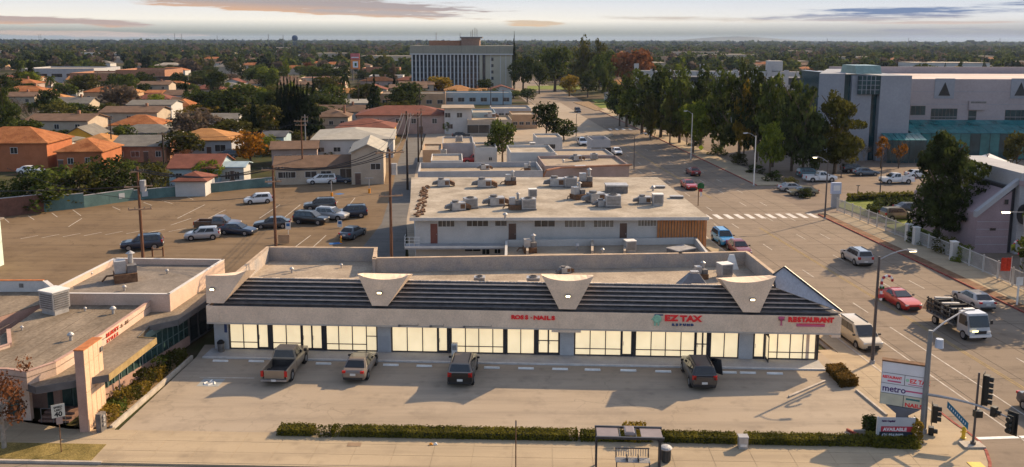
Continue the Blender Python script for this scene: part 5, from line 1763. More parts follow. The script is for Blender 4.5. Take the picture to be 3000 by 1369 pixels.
KINDNAME = {'round': 'broadleaf_tree', 'oval': 'street_tree', 'cypress': 'cypress_tree', 'pine': 'pine_tree', 'ragged': 'sparse_tree', 'palm': 'palm_tree', 'bare': 'bare_tree', 'bush': 'garden_bush'}
CROWNS = {}
for sh, var, n, lf in (('round', 4, 1700, .040), ('oval', 3, 2400, .034), ('cypress', 2, 1100, .055), ('pine', 2, 1300, .05), ('ragged', 3, 800, .036), ('bush', 3, 1500, .036)):
 for k in range(var):
  CROWNS[(sh, k)] = (crown_mesh(sh, n, lf, 10 * k + len(sh)), trunk_mesh(sh, k, m_bark))
CROWNS[('oval', 'big')] = (crown_mesh('oval', 9500, .021, 77, False), trunk_mesh('oval', 5, m_bark))
CROWNS[('oval', 'big2')] = (crown_mesh('oval', 7000, .023, 91, False), trunk_mesh('oval', 6, m_bark))
CROWNS[('ragged', 'near')] = (crown_mesh('ragged', 1500, .020, 31), trunk_mesh('ragged', 9, m_barkpale))
def palm_meshes(seed):
 r = random.Random(seed)
 t = MB()
 t.tube([(0, 0, -.02), (.01, 0, .4), (-.005, .01, .86)], [.035, .027, .024], 8)
 c = MB()
 for k in range(26):
  a = k * 2.399
  up = r.uniform(-.5, .9)
  L_ = .36
  pts = []
  for j in range(6):
   s = j / 5
   rr = L_ * s
   z = .87 + up * .22 * s - .26 * s * s * (1.2 - up * .4)
   pts.append((rr * math.cos(a), rr * math.sin(a), z))
  for p, q, j in zip(pts[:-1], pts[1:], range(5)):
   w0, w1 = .045 * (1 - (j / 5 - .35) ** 2 * 2), .045 * (1 - ((j + 1) / 5 - .35) ** 2 * 2)
   w1 = max(.004, w1)
   nx, ny = -math.sin(a), math.cos(a)
   c.face([p, q, (q[0] + nx * w1, q[1] + ny * w1, q[2] - w1 * .6), (p[0] + nx * w0, p[1] + ny * w0, p[2] - w0 * .6)])
   c.face([p, (p[0] - nx * w0, p[1] - ny * w0, p[2] - w0 * .6), (q[0] - nx * w1, q[1] - ny * w1, q[2] - w1 * .6), q])
 return c.mesh('crown', L_MID), t.mesh('trunk', m_bark)
CROWNS[('palm', 0)] = palm_meshes(1)
CROWNS[('palm', 1)] = palm_meshes(2)
def bare_mesh(seed):
 r = random.Random(seed)
 b = MB()
 b.tube([(0, 0, -.02), (0, 0, .22), (.01, 0, .36)], [.03, .024, .018], 6)
 tips = []
 def grow(p, d, L_, rad, n):
  q = p + d * L_
  b.tube([p, p.lerp(q, .5) + Vector((r.uniform(-.01, .01), r.uniform(-.01, .01), 0)), q], [rad, rad * .8, rad * .55], 4)
  tips.append(q)
  if n:
   for _ in range(3):
    dd = (d + Vector((r.uniform(-.8, .8), r.uniform(-.8, .8), r.uniform(-.25, .5)))).normalized()
    grow(q, dd, L_ * r.uniform(.6, .8), rad * .55, n - 1)
 for k in range(5):
  a = k * 1.256 + r.random()
  grow(Vector((0, 0, .25 + .02 * k)), Vector((math.cos(a) * .7, math.sin(a) * .7, .8)).normalized(), .2, .014, 3)
 return b.mesh('trunk', m_barkpale), [tuple(t) for t in tips]
for k in range(2):
 tm, tips = bare_mesh(k + 4)
 rng = np.random.default_rng(k)
 pts = np.array(tips)[rng.choice(len(tips), 900)] + rng.normal(0, .035, (900, 3))
 CROWNS[('bare', k)] = (quads_mesh('crown', leaves(pts, rng.normal(0, 1, pts.shape), .013, rng), L_GREYBR), tm)
TREES = []
KEEP = []                                           # (x, y, radius) already taken
def tree(shape, p, h, w, mat, label, var=None, group=None, rz=None, name=None):
 var = (len(TREES) % {'round': 4, 'oval': 3, 'cypress': 2, 'pine': 2, 'ragged': 3, 'palm': 2, 'bare': 2, 'bush': 3}[shape]) if var is None else var
 cm, tm = CROWNS[(shape, var)]
 t = thing(name or KINDNAME[shape], label, 'tree', (p.x, p.y, p.z), random.random() * 6.28 if rz is None else rz, group)
 t.scale = (w, w, h)
 link('trunk', tm, t)
 c = link('crown', cm, t)
 c.material_slots[0].link = 'OBJECT'
 c.material_slots[0].material = mat
 TREES.append((t, p.x, p.y, w, h))
 KEEP.append((p.x, p.y, w * .35))
 return t
def treepx(shape, u, vb, vt, wpx, mat, label, **k):
 """Tree standing at photo pixel (u, vb), its top at row vt, its crown wpx pixels wide."""
 p = P(u, vb, 0)
 d = (p - EYE).dot(_f)
 top = PD(u, vt, p.y).z
 return tree(shape, Vector((p.x, p.y, -.15)), top + .15, wpx * d / FPX, mat, label, **k)
treepx('oval', 2444, 508, 262, 165, L_COL, 'tall rounded column tree with orange tips in front of the college', var='big2')
treepx('oval', 2745, 704, 388, 245, L_DARK, 'largest dark green oval tree standing by the campus gate', var='big')
row = [(1835, 372, 212, 95, L_DARK), (1880, 392, 196, 110, L_MID), (1935, 402, 186, 110, L_DARK), (1990, 418, 176, 95, L_MID), (2052, 432, 182, 105, L_DARK), (2112, 446, 188, 100, L_MID),
  (2165, 462, 176, 105, L_DARK), (2215, 474, 192, 95, L_DARK), (2262, 488, 206, 105, L_MID), (2318, 500, 214, 105, L_DARK), (2352, 512, 246, 95, L_DARK)]
row = [(u, vb, vt, w * 1.3, m) for u, vb, vt, w, m in row]
rl_ = ['farthest tall dark tree of the street row, nearest the junction', 'second tall dark tree of the street row from the junction', 'tall dark street tree hiding the left end of the parking deck', 'greener tall street tree before the middle of the deck',
  'tall dark street tree behind the yellow crossing sign', 'tall dark street tree behind the lime green tree', 'tallest dark street tree before the deck stair tower', 'tall dark street tree right of the tallest one', 'wide dark street tree before the deck end',
  'dark street tree just left of the college stone block', 'lower dark street tree at the side entrance, nearest the crossing']
for (u, vb, vt, w, m), lab in zip(row, rl_):
 treepx('oval', u, vb, vt, w, m, lab, group='street trees along the campus')
for u, vb, vt, w, m, sh, lab in (
  (1905, 408, 268, 62, L_OLIVE, 'oval', 'slim tan green tree with pale top under the row, left one'), (1962, 420, 262, 66, L_OLIVE, 'oval', 'slim tan green tree with pale top under the row, middle one'),
  (2012, 424, 252, 52, L_OLIVE, 'oval', 'slim tan green tree with pale top under the row, right one'), (2030, 448, 288, 98, L_LIME, 'round', 'lime green round tree in front of the dark street row'),
  (2178, 470, 236, 74, L_YELLOW, 'oval', 'yellow orange topped tree between dark street trees'), (2255, 512, 350, 96, L_LIME, 'round', 'bright lime tree at the lamp by the side entrance'),
  (2385, 508, 330, 62, L_MID, 'oval', 'green tree close to the left edge of the college'), (1815, 368, 240, 70, L_MID, 'round', 'green tree at the junction corner before the deck'),
  (2580, 492, 400, 62, L_ORANGE, 'ragged', 'small orange leaved tree before the glass porch'), (2632, 492, 418, 54, L_ORANGE, 'ragged', 'second small orange leaved tree beside the porch'),
  (2530, 480, 408, 60, L_GREYBR, 'bare', 'bare pale tree in front of the college slab'), (2975, 505, 380, 80, L_OLIVE, 'round', 'tree with yellow green crown before the teal hall'),
  (2935, 530, 470, 60, L_MID, 'round', 'bushy green tree above the sloping parapet')):
 treepx(sh, u, vb, vt, w, m, lab)
for k, u in enumerate((1852, 1905, 1958, 2020, 2080, 2140, 2192, 2240, 2292, 2338)):
 v = 118 + (u - 1322 - 60) / 2.107
 treepx('bush', u + 22, v + 4, v - 22 - 6 * (k % 3), 62, (L_DARK, L_MID, L_OLIVE)[k % 3], '%s low shrub clump under the street trees counted from the junction' % ('first', 'second', 'third', 'fourth', 'fifth', 'sixth', 'seventh', 'eighth', 'ninth', 'tenth')[k], name='garden_shrub', group='shrubs under the street trees')
for u, vb, vt, w, m, sh, lab in (
  (1472, 482, 345, 96, L_MID, 'round', 'round green tree behind the red pickup among the shops'), (1600, 412, 296, 92, L_DARK, 'round', 'larger dark tree of the pair by the street kiosk'),
  (1652, 412, 345, 82, L_MID, 'round', 'lighter olive tree of the pair by the street kiosk'),
  (1532, 268, 160, 86, L_MID, 'round', 'broad green tree right of the office tower'), (1625, 268, 128, 130, L_MID, 'round', 'big domed tree behind the junction lawn'), (1708, 262, 104, 78, L_OLIVE, 'oval', 'tallest pair topped tree above the skyline'),
  (1755, 262, 108, 62, L_OLIVE, 'oval', 'tall tree right of the tallest skyline tree'), (1768, 272, 140, 90, L_MID, 'round', 'green tree left of the rust red dome'), (1852, 285, 138, 150, L_RUST, 'round', 'wide rust red domed tree in autumn leaf'),
  (1668, 282, 218, 74, L_YELLOW, 'round', 'yellow orange tree on the junction lawn'), (1722, 285, 205, 66, L_DARK, 'round', 'dark tree beside the yellow orange one'), (1506, 262, 97, 17, L_CYP, 'cypress', 'thin dark spire tree right of the office tower'),
  (1580, 275, 175, 60, L_DARK, 'round', 'dark tree between the tower and the junction'), (1545, 300, 258, 60, L_DARK, 'round', 'dark low tree at the street corner before the tower'), (1800, 330, 258, 60, L_DARK, 'round', 'dark tree at the deck corner of the junction'),
  (1338, 388, 345, 34, L_MID, 'round', 'green bush-like tree in front of the white block'), (1258, 390, 352, 26, L_LIME, 'round', 'small lime tree left of the white block yard'), (1308, 392, 355, 28, L_LIME, 'round', 'small lime tree right of the white block yard'),
  (1285, 388, 346, 44, L_DARK, 'round', 'dark shrub tree between two lime trees')):
 treepx(sh, u, vb, vt, w, m, lab)
for k, (u, vt, w) in enumerate(((818, 240, 22), (828, 231, 20), (838, 226, 20), (848, 222, 21), (857, 228, 20), (867, 224, 21), (876, 232, 19), (885, 240, 20), (893, 252, 20), (903, 262, 22))):
 treepx('cypress', u, 398 + k % 3, vt, w * 1.5, L_CYP, ('%s narrow dark cypress of the tight clump, counted from its left end' % ('first', 'second', 'third', 'fourth', 'fifth', 'sixth', 'seventh', 'eighth', 'ninth', 'last')[k]), group='cypress clump')
for u, vb, vt, w, m, sh, lab in (
  (920, 330, 226, 34, L_CYP, 'cypress', 'lone dark conifer right of the cypress clump'), (735, 484, 380, 112, L_ORANGE, 'round', 'orange and green autumn tree above the car park wall'),
  (612, 538, 466, 92, L_LIME, 'round', 'bright lemon green tree beside the white porch'), (640, 292, 203, 72, L_DARK, 'round', 'dark domed evergreen among the far roofs'),
  (1012, 322, 208, 58, L_DARK, 'palm', 'tall shaggy palm left of the pale low building'), (688, 330, 268, 58, L_MID, 'palm', 'slim palm among the green gardens'), (152, 290, 216, 48, L_MID, 'palm', 'palm before the brown commercial roof'),
  (108, 262, 205, 40, L_MID, 'palm', 'far palm near the warehouse'), (1155, 290, 222, 26, L_CYP, 'cypress', 'small dark spire behind the pale low building'),
  (40, 400, 262, 105, L_GREYBR, 'bare', 'large grey brown leafless tree at the left edge'), (88, 388, 290, 74, L_GREYBR, 'bare', 'smaller grey brown leafless tree beside the large one'),
  (765, 325, 250, 56, L_LIME, 'round', 'light green tree left of the cypress clump'), (560, 405, 330, 95, L_DARK, 'round', 'wide dark tree behind the tan hip roof house'), (520, 400, 352, 70, L_DARK, 'round', 'dark low tree left of the wide dark one'),
  (255, 358, 320, 70, L_OLIVE, 'round', 'olive tree in front of the yellow gable house'), (345, 400, 372, 40, L_LIME, 'round', 'small lime shrub tree by the tall pole'),
  (970, 372, 340, 52, L_OLIVE, 'round', 'olive tree beside the brown hip roof'), (960, 460, 425, 88, L_MID, 'round', 'green hedge-like tree before the grey roof'), (855, 470, 440, 62, L_OLIVE, 'round', 'olive bush tree beside the brown roof row'),
  (890, 392, 348, 70, L_OLIVE, 'round', 'brownish green tree under the cypress clump')):
 treepx(sh, u, vb, vt, w, m, lab)
grp = [(100 + 38 * k, 348 - 3 * (k % 2), 298 + 5 * (k % 3), 74, 'dark belt before the blue house') for k in range(7)] + [(560 + 34 * k, 338, 258 + 7 * (k % 3), 70, 'belt left of the slim palm') for k in range(5)] + \
  [(505 + 36 * k, 256, 214 + 4 * (k % 3), 56, 'belt by the commercial block') for k in range(5)] + [(705 + 34 * k, 372, 312 + 6 * (k % 2), 66, 'belt above the orange autumn tree') for k in range(3)]
for k, (u, vb, vt, w, lab) in enumerate(grp):
 treepx(('round', 'bush', 'round')[k % 3], u, vb, vt, w, (L_DARK, L_MID, L_OLIVE, L_MID)[k % 4], '%s tree of the %s, %s from its left end' % (('dark', 'green', 'olive', 'green')[k % 4], lab, ('first', 'second', 'third', 'fourth', 'fifth', 'sixth', 'seventh')[k if k < 7 else (k - 7) % 5 if k < 17 else k - 17]), name='belt_tree', group='tree belts among the gardens')
for u, vb, vt, w, m, lab in ((35, 618, 532, 86, L_MID, 'green bush behind the car park wall at the left edge'), (95, 612, 498, 80, L_DARK, 'dark bush behind the wall next to the parked white car'), (155, 612, 482, 128, L_MID, 'large green bush spilling over the car park wall'),
        (225, 600, 478, 92, L_OLIVE, 'olive bush hanging over the wall'), (262, 592, 478, 80, L_MID, 'green bush behind the wall left of the tall pole'), (325, 585, 452, 100, L_DARK, 'tall dark bush with pale stems left of the pole'),
        (372, 578, 470, 70, L_MID, 'mixed bush directly behind the transformer pole'), (448, 568, 472, 72, L_OLIVE, 'brown green bush right of the transformer pole')):
 treepx('bush', u, vb, vt - 6, w * 1.55, m, lab, name='garden_bush')
treepx('ragged', 12, 1312, 1058, 215, L_RUST, 'small brown leaved street tree at the near corner', var='near')
for u, vb, vt, w, m, lab in ((2690, 712, 660, 60, L_MID, 'green shrub at the foot of the largest tree'), (2772, 742, 690, 70, L_OLIVE, 'olive shrub inside the fence by the gate'), (2822, 765, 712, 62, L_LIME, 'yellow green shrub beside the mauve hall'),
        (2748, 722, 672, 50, L_DARK, 'dark shrub behind the gate pillar')):
 treepx('bush', u, vb, vt, w * 1.2, m, lab, name='garden_shrub')
for x, y, h, w, lab in ((53, 80.5, 10, 9.5, 'street tree just outside the right picture edge beside the road'), (64, 97, 9, 8, 'second street tree outside the right picture edge')):
 tree('round', Vector((x, y, -.1)), h, w, L_MID, lab)
# ------------------------------------------------------------------ clipped hedges and planters
def hedge(name, label, quad, h, mat, n, leaf, cat='hedge', group=None, seed=1, core=True):
 """A clipped hedge over the ground outline quad (four world points, counter-clockwise)."""
 rng = np.random.default_rng(seed)
 o = sum(quad, Vector()) / 4
 t = thing(name, label, cat, (o.x, o.y, 0), 0, group)
 q = np.array([(p.x - o.x, p.y - o.y) for p in quad])
 def bil(s, r):
  return (q[0] * (1 - s)[:, None] + q[1] * s[:, None]) * (1 - r)[:, None] + (q[3] * (1 - s)[:, None] + q[2] * s[:, None]) * r[:, None]
 s, r, z = rng.uniform(0, 1, n), rng.uniform(0, 1, n), rng.uniform(0, 1, n)
 f = rng.uniform(0, 1, n)
 top = f < .5
 side = (f >= .5) & (f < .75)
 r = np.where(side, 0, np.where(f >= .87, 1, r))
 s = np.where((f >= .75) & (f < .81), 0, np.where((f >= .81) & (f < .87), 1, s))
 z = np.where(top, 1, z)
 c = bil(s, r)
 wob = .06 * np.sin(s * 37 + seed) + .05 * np.sin(s * 83 + 1)
 pts = np.column_stack([c, z * (h + wob * h * .6)]) + rng.normal(0, leaf * .55, (n, 3))
 nrm = np.column_stack([np.zeros(n), np.where(top, 0, np.where(side, -1, .5)), np.where(top, 1, .2)])
 link('foliage', quads_mesh('foliage', leaves(pts, nrm, leaf, rng), mat), t)
 if core:
  b = MB().prism([tuple(x * .93) for x in q], -.02, h * .88)
  b.build('branches', M('hedge_core', (.028, .03, .014), var=.3), t)
 return t
L_HEDGE = leafmat('hedge_leaves', (.085, .095, .014), (.22, .19, .03))
def fhedge(u0, v0, u1, v1, depth, h, label, seed, n):
 a, c = P(u0, v0), P(u1, v1)
 return hedge('clipped_hedge', label, [a, c, c + FN * depth, a + FN * depth], h, L_HEDGE, n, .06, group='hedge between lot and pavement', seed=seed)
fhedge(813, 1277, 915, 1279, .95, .42, 'short leftmost piece of clipped hedge before the flower bed', 1, 1500)
fhedge(972, 1280, 1690, 1293, .95, .42, 'longest clipped hedge left of the bus shelter', 2, 9500)
fhedge(1703, 1294, 1912, 1297, .9, .42, 'clipped hedge piece behind the bus shelter', 3, 2800)
fhedge(1930, 1297, 2160, 1302, .9, .42, 'clipped hedge between the litter bin and grey utility box', 4, 3000)
fhedge(2190, 1303, 2560, 1310, .9, .42, 'clipped hedge between the utility box and the availability sign', 5, 5000)
fhedge(2556, 1312, 2695, 1318, 1.2, .5, 'darker bushy hedge end below the availability sign', 6, 2600)
a, c = P(920, 1281), P(968, 1281)
hedge('flower_bed', 'low flower bed with reddish soil between two hedge pieces', [a, c, c + FN * .9, a + FN * .9], .35, L_OLIVE, 260, .08, 'flower bed', seed=9, core=False)
a, c = P(1830, 1296), P(1892, 1297)
hedge('flowering_shrub', 'pale flowering shrub seen through the bus shelter', [a, c, c + FN * .8, a + FN * .8], .95, L_YELLOW, 500, .09, 'shrub', seed=10, core=False)
a, c = P(2672, 1302), P(2700, 1302)
hedge('lantana_shrub', 'yellow red shrub right of the availability sign', [a, c, c + FN * .9, a + FN * .9], 1.25, L_YELLOW, 700, .09, 'shrub', seed=12, core=False)
a, c = P(2540, 1274), P(2572, 1274)
hedge('corner_shrub', 'green shrub left of the availability sign', [a, c, c + FN * .9, a + FN * .9], .9, L_MID, 500, .08, 'shrub', seed=13)
qa = [P(2462, 1136), P(2511, 1131), P(2467, 1086), P(2421, 1089)]
hedge('box_hedge', 'rust topped boxy hedge at the right end of the store lot', qa, .55, leafmat('box_hedge_leaves', (.10, .07, .02), (.20, .115, .03)), 3600, .085, seed=14)
pk0, pk1 = P(330, 1254), P(566, 1047)
pd = (pk1 - pk0); pd.z = 0; Lk = pd.length; pd.normalize(); pn = Vector((-pd.y, pd.x, 0))
kb = MB()
kerb_run(kb, [pk0, pk1], .18, -.2, .16)
tag(kb.build('planter_kerb', m_kerb), kind='structure')
slab('planter_soil', [pk0 + pn * .18, pk1 + pn * .18, pk1 + pn * 1.9, pk0 + pn * 1.9], .06, m_soil)
rp_ = random.Random(4)
pm = [leafmat('planter_yellow', (.15, .12, .02), (.33, .22, .04)), L_OLIVE, L_MID, L_OLIVE]
s = .5
k = 0
words_ = ['yellow', 'olive', 'green', 'dry olive']
while s < Lk - .6:
 w = rp_.uniform(.9, 1.5)
 c = pk0 + pd * (s + w / 2) + pn * rp_.uniform(.75, 1.1)
 h = rp_.uniform(.6, 1.25)
 q = [c - pd * w / 2 - pn * .5, c + pd * w / 2 - pn * .5, c + pd * w / 2 + pn * .5, c - pd * w / 2 + pn * .5]
 mi = 0 if s < Lk * .6 and k % 2 == 0 else (1 + k % 3)
 where = ('beside the meter cabinet' if s < 2 else 'below the ochre fascia' if s < 10 else 'near the shaded corner of the shops')
 hedge('planter_shrub', '%s shrub in the planter %s, %s along the kerb' % (words_[mi], where, ['first', 'second', 'third', 'fourth', 'fifth', 'sixth', 'seventh', 'eighth', 'ninth', 'tenth', 'eleventh', 'twelfth', 'thirteenth', 'fourteenth'][min(k, 13)]), q, h, pm[mi], 330, .10, 'shrub', 'shrubs in the planter', seed=20 + k, core=False)
 s += w * .95
 k += 1
e = thing('brick_edging', 'low reddish edging frame beside the availability sign', 'planter edging', P(2525, 1278))
MB().box((-.3, .1, .08), (.14, 1.5, .16), 0, .5).build('edge_rail', m_redkerb, e)
MB().box((.35, .55, .08), (1.3, .14, .16), 0, .02).build('edge_rail', m_kerb, e)
MB().box((.45, -.42, .08), (1.1, .14, .16), 0, .02).build('edge_rail', m_redkerb, e)
kb = MB()
kerb_run(kb, [P(2506, 1146), P(2594, 1219)], .16, -.2, .13)
kerb_run(kb, [P(2314, 1166), P(2420, 1120)], .16, -.2, .13)
tag(kb.build('lot_end_kerb', m_kerb), kind='structure')
# ------------------------------------------------------------------ houses
R_OR = M('orange_roof_tile', (.30, .10, .035), var=.3, scale=.5, fine=.3, col2=(.38, .155, .06))
R_OR2 = M('tan_orange_shingle', (.36, .175, .065), var=.18, scale=.6, fine=.15)
R_RED = M('red_brown_shingle', (.17, .066, .045), var=.22, scale=.6, fine=.18)
R_BRN = M('brown_shingle', (.145, .092, .062), var=.22, scale=.6, fine=.18)
R_GRY = M('grey_shingle', (.165, .152, .13), var=.2, scale=.6, fine=.16)
R_PALE = M('pale_shingle', (.33, .31, .265), var=.15, scale=.5, fine=.12)
R_DARK = M('dark_shingle', (.085, .085, .09), var=.25, scale=.6, fine=.15)
W_SAL = M('salmon_stucco', (.36, .13, .06), var=.14, scale=.5, fine=.08)
HOUSES = []                                         # (root, x, y, short name)
def house(label, short, w, d, h, rise, kind, wall, roof, wins=(), doors=(), over=.45, chimney=None, cat='house', group=None, name='house'):
 """House with its front along +s, origin at the front left corner; kind: hip, gable (ridge along the front) or gablefront."""
 t = thing(name, label, cat, (0, 0, 0), 0, group)
 MB().span((0, 0, -.2), (w, d, h)).build('wall', wall, t)
 o = over
 b = MB()
 x0, x1, y0, y1 = -o, w + o, -o, d + o
 e = .16
 z0 = h - .0
 if kind == 'hip':
  r = min(w, d) / 2 + o
  if w >= d:
   ra, rb = (x0 + r, (y0 + y1) / 2), (x1 - r, (y0 + y1) / 2)
  else:
   ra, rb = ((x0 + x1) / 2, y0 + r), ((x0 + x1) / 2, y1 - r)
  T = [(ra[0], ra[1], h + e + rise), (rb[0], rb[1], h + e + rise)]
  c = [(x0, y0, h + e), (x1, y0, h + e), (x1, y1, h + e), (x0, y1, h + e)]
  u = [(p[0], p[1], h + .002) for p in c]
  if w >= d:
   b.face([c[0], c[1], T[1], T[0]]).face([c[1], c[2], T[1]]).face([c[2], c[3], T[0], T[1]]).face([c[3], c[0], T[0]])
  else:
   b.face([c[0], c[1], T[0]]).face([c[1], c[2], T[1], T[0]]).face([c[2], c[3], T[1]]).face([c[3], c[0], T[0], T[1]])
  b.face(u[::-1])
  for k in range(4):
   j = (k + 1) % 4
   b.face([u[k], u[j], c[j], c[k]])
 else:
  if kind == 'gable':
   m = (y0 + y1) / 2
   prof = [(y0, h - .1), (m, h + rise), (y1, h - .1)]
   L = lambda s, p: (s, p[0], p[1])
   s0, s1 = x0, x1
  else:
   m = (x0 + x1) / 2
   prof = [(x0, h - .1), (m, h + rise), (x1, h - .1)]
   L = lambda s, p: (p[0], s, p[1])
   s0, s1 = y0, y1
  up = [(p[0], p[1] + e) for p in prof]
  for a, c in ((0, 1), (1, 2)):
   b.hexa([L(s0, prof[a]), L(s1, prof[a]), L(s1, prof[c]), L(s0, prof[c])], [L(s0, up[a]), L(s1, up[a]), L(s1, up[c]), L(s0, up[c])])
  for y in (0, (w if kind == 'gable' else d) - .15):
   f = (lambda a_, c_, z_: (a_, c_, z_)) if kind == 'gable' else (lambda a_, c_, z_: (c_, a_, z_))
   e_ = d if kind == 'gable' else w
   q = [f(y, 0, h + .001), f(y + .15, 0, h + .001), f(y + .15, e_, h + .001), f(y, e_, h + .001)]
   tq = [f(y, e_ / 2 - .05, h + rise - .06), f(y + .15, e_ / 2 - .05, h + rise - .06), f(y + .15, e_ / 2 + .05, h + rise - .06), f(y, e_ / 2 + .05, h + rise - .06)]
   MB().hexa(q, tq).build('gable', wall, t)
 ro = b.build('roof', roof, t)
 if chimney:
  cx, cy = chimney
  MB().box((cx, cy, h + rise * .9), (.6, .6, rise + .9)).build('chimney', m_wall_br, ro)
 for s, z, ww, hh in wins:
  add_window(t, s * w, z, ww, hh)
 for s in doors:
  add_door(t, s * w, z0=0)
 t['short'] = short
 return t
def place_house(t, u, v_eave, eave, yaw=0.0, cx=0.0):
 """Put the front left eave of a house where the photo shows it."""
 p = P(u, v_eave, eave)
 t.location = (p.x, p.y, -.1)
 t.rotation_euler = (0, 0, ROADRZ + yaw)
 HOUSES.append((t, p.x, p.y, t['short']))
 del t['short']
 return t
def hpx(label, u0, u1, v_eave, h, d, rise, kind, wall, roof, short, wins=(), doors=(), yaw=0.0, chimney=None, over=.45, name='house', cat='house'):
 p = P(u0, v_eave, h)
 k = (p - EYE).dot(_f) / FPX
 w = (u1 - u0) * k
 t = house(label, short, w, d, h, rise, kind, wall, roof, wins, doors, over, chimney, cat, None, name)
 place_house(t, u0, v_eave, h, yaw)
 KEEP.append((p.x + w / 2, p.y + d / 2, max(w, d) * .62))
 return t
Wn = lambda n, z, w=1.1, h=1.0, o=.0: [((k + .5 + o) / n, z, w, h) for k in range(n)]
hpx('two storey salmon house with orange tiled hip roof at the left edge', -120, 127, 421, 5.2, 11, 2.6, 'hip', W_SAL, R_OR, 'the left orange roofed house', [(.18, 3.9, 1.1, 1.0), (.62, 3.9, 1.2, 1.1), (.35, 1.4, 1.2, 1.2)], [.12])
hpx('salmon house with orange hip roof and porch post beside the two storey one', 165, 293, 445, 3.6, 10, 2.0, 'hip', W_SAL, R_OR, 'the salmon porch house', [(.30, 1.9, 1.0, 1.1), (.68, 2.0, .8, 1.0)], [.08])
hpx('tan orange roof behind the blue white awning', 226, 318, 416, 3.2, 8, 1.3, 'hip', m_wall_w, R_OR2, 'the awning house', [(.5, 1.7, 1, 1)])
hpx('long low house with grey gable roof and dark porch', 328, 482, 428, 3.2, 11, 1.6, 'gable', m_wall_br, R_GRY, 'the grey gable house', [(.15, 1.6, 1, 1), (.42, 1.6, 1.6, 1.1), (.85, 1.6, 1, 1.1)], [.62])
hpx('beige house with wide tan orange hip roof', 492, 674, 412, 3.4, 11, 2.0, 'hip', m_wall_g, R_OR2, 'the tan hip roof house', [(.1, 1.8, 1.3, 1.2), (.3, 1.8, 1.4, 1.3), (.52, 1.8, 1.2, 1.3), (.82, 1.8, 2.2, 1.4)], [.64])
hpx('low house with red brown roof and pale patio next to the lemon tree', 494, 635, 492, 2.9, 10, 1.7, 'gable', m_wall_bl, R_RED, 'the red brown patio house', [(.2, 1.5, 1, 1)])
hpx('little garage with red hip roof and white wall by the car park wall', 512, 598, 531, 2.5, 5.5, 1.1, 'hip', m_wall_w, R_RED, 'the little red garage')
hpx('teal roofed porch house with white posts behind the lemon tree', 645, 712, 488, 2.8, 5, .5, 'gable', m_wall_w, m_wall_bl, 'the white porch', [(.3, 1.3, .8, 1.3), (.7, 1.3, .8, 1.3)], [.5])
hpx('two storey cream house with grey roof and dark red panel', 372, 498, 307, 5.6, 11, 1.0, 'gable', m_wall_w, R_GRY, 'the cream two storey house', [(.22, 4.2, 1.4, 1.2), (.40, 4.2, 1.2, 1.2), (.15, 1.5, 1.4, 1.2)], [.35])
hpx('orange wall house with orange roof beside the cream house', 497, 556, 312, 4.0, 9, 2.0, 'hip', m_wall_t, R_OR, 'the small orange house', [(.4, 2.0, 1.0, 1.2)])
hpx('red orange hip roof house with white lower wall behind the pole', 322, 462, 367, 3.2, 10, 2.2, 'hip', m_wall_w, R_OR, 'the red orange hip house', [(.5, 1.6, 2, 1)])
hpx('orange yellow house with front gable and grey side roof', 188, 268, 397, 2.9, 9, 1.9, 'gablefront', m_wall_y, R_GRY, 'the yellow gable house', [(.5, 1.5, 1.2, 1)])
hpx('blue house with white fascia among the left gardens', 92, 156, 340, 3.0, 8, 1.0, 'gable', m_wall_bl, R_GRY, 'the blue house', [(.3, 1.5, 1, 1)], [.6])
hpx('orange house with bright walls below the brown commercial block', 244, 332, 270, 4.0, 9, 1.8, 'hip', m_wall_t, R_OR, 'the far orange house', Wn(3, 2.0))
hpx('orange roofed house right of the far orange house', 345, 400, 271, 3.2, 8, 1.6, 'hip', m_wall_t, R_OR2, 'the second far orange house', Wn(2, 1.6))
hpx('brown roofed house with white dormer among palms', 152, 218, 258, 3.6, 9, 1.8, 'gable', m_wall_w, R_BRN, 'the brown dormer house', Wn(2, 1.8))
hpx('tan house under yellow tree', 128, 190, 290, 3.2, 8, 1.6, 'hip', m_wall_y, R_OR2, 'the tan garden house', Wn(2, 1.6))
hpx('orange walled house left of the far gardens', 425, 472, 272, 4.2, 8, .8, 'gable', m_wall_t, R_OR, 'the square orange house', Wn(2, 2.2))
hpx('brown gable house right of the square orange one', 476, 545, 278, 3.4, 10, 1.6, 'gable', m_wall_g, R_BRN, 'the brown gable house', Wn(2, 1.6))
hpx('grey roofed house row beside the wide dark tree', 600, 690, 352, 3.2, 10, 1.4, 'gable', m_wall_w, R_GRY, 'the grey row house', Wn(3, 1.6))
hpx('pinkish roof house under the slim palm', 625, 735, 322, 3.2, 9, 1.4, 'hip', m_wall_b, R_BRN, 'the palm house', Wn(3, 1.6))
t = hpx('long low motel wing with brown roof facing the car park', 806, 1048, 492, 3.0, 9, 1.4, 'gable', m_wall_b, R_BRN, 'the brown roofed wing', [(.09, 1.8, 1.6, 1.0), (.18, 1.8, 1.6, 1.0), (.42, 1.8, 1.9, 1.0), (.60, 1.8, 1.7, 1.0), (.84, 1.8, 2.0, 1.6)], [], yaw=.13, name='motel_wing', cat='motel')
hpx('upper brown roofed building behind the motel wing', 795, 925, 437, 3.4, 9, 1.0, 'gable', m_wall_p, R_BRN, 'the upper brown building', Wn(4, 1.7), yaw=.13)
hpx('tan gable fronted building with brick forecourt at the alley', 1028, 1122, 447, 5.6, 14, 1.4, 'gablefront', m_wall_b, R_PALE, 'the tan gable building', [(.75, 3.2, 1.6, 1.0)], [.2], yaw=.05)
hpx('low pale roofed long building with shed roof behind the green hedge', 915, 1150, 410, 4.0, 20, 1.4, 'hip', m_wall_w, R_PALE, 'the pale roofed hall', Wn(5, 2.0, 1.4, .9), yaw=.05)
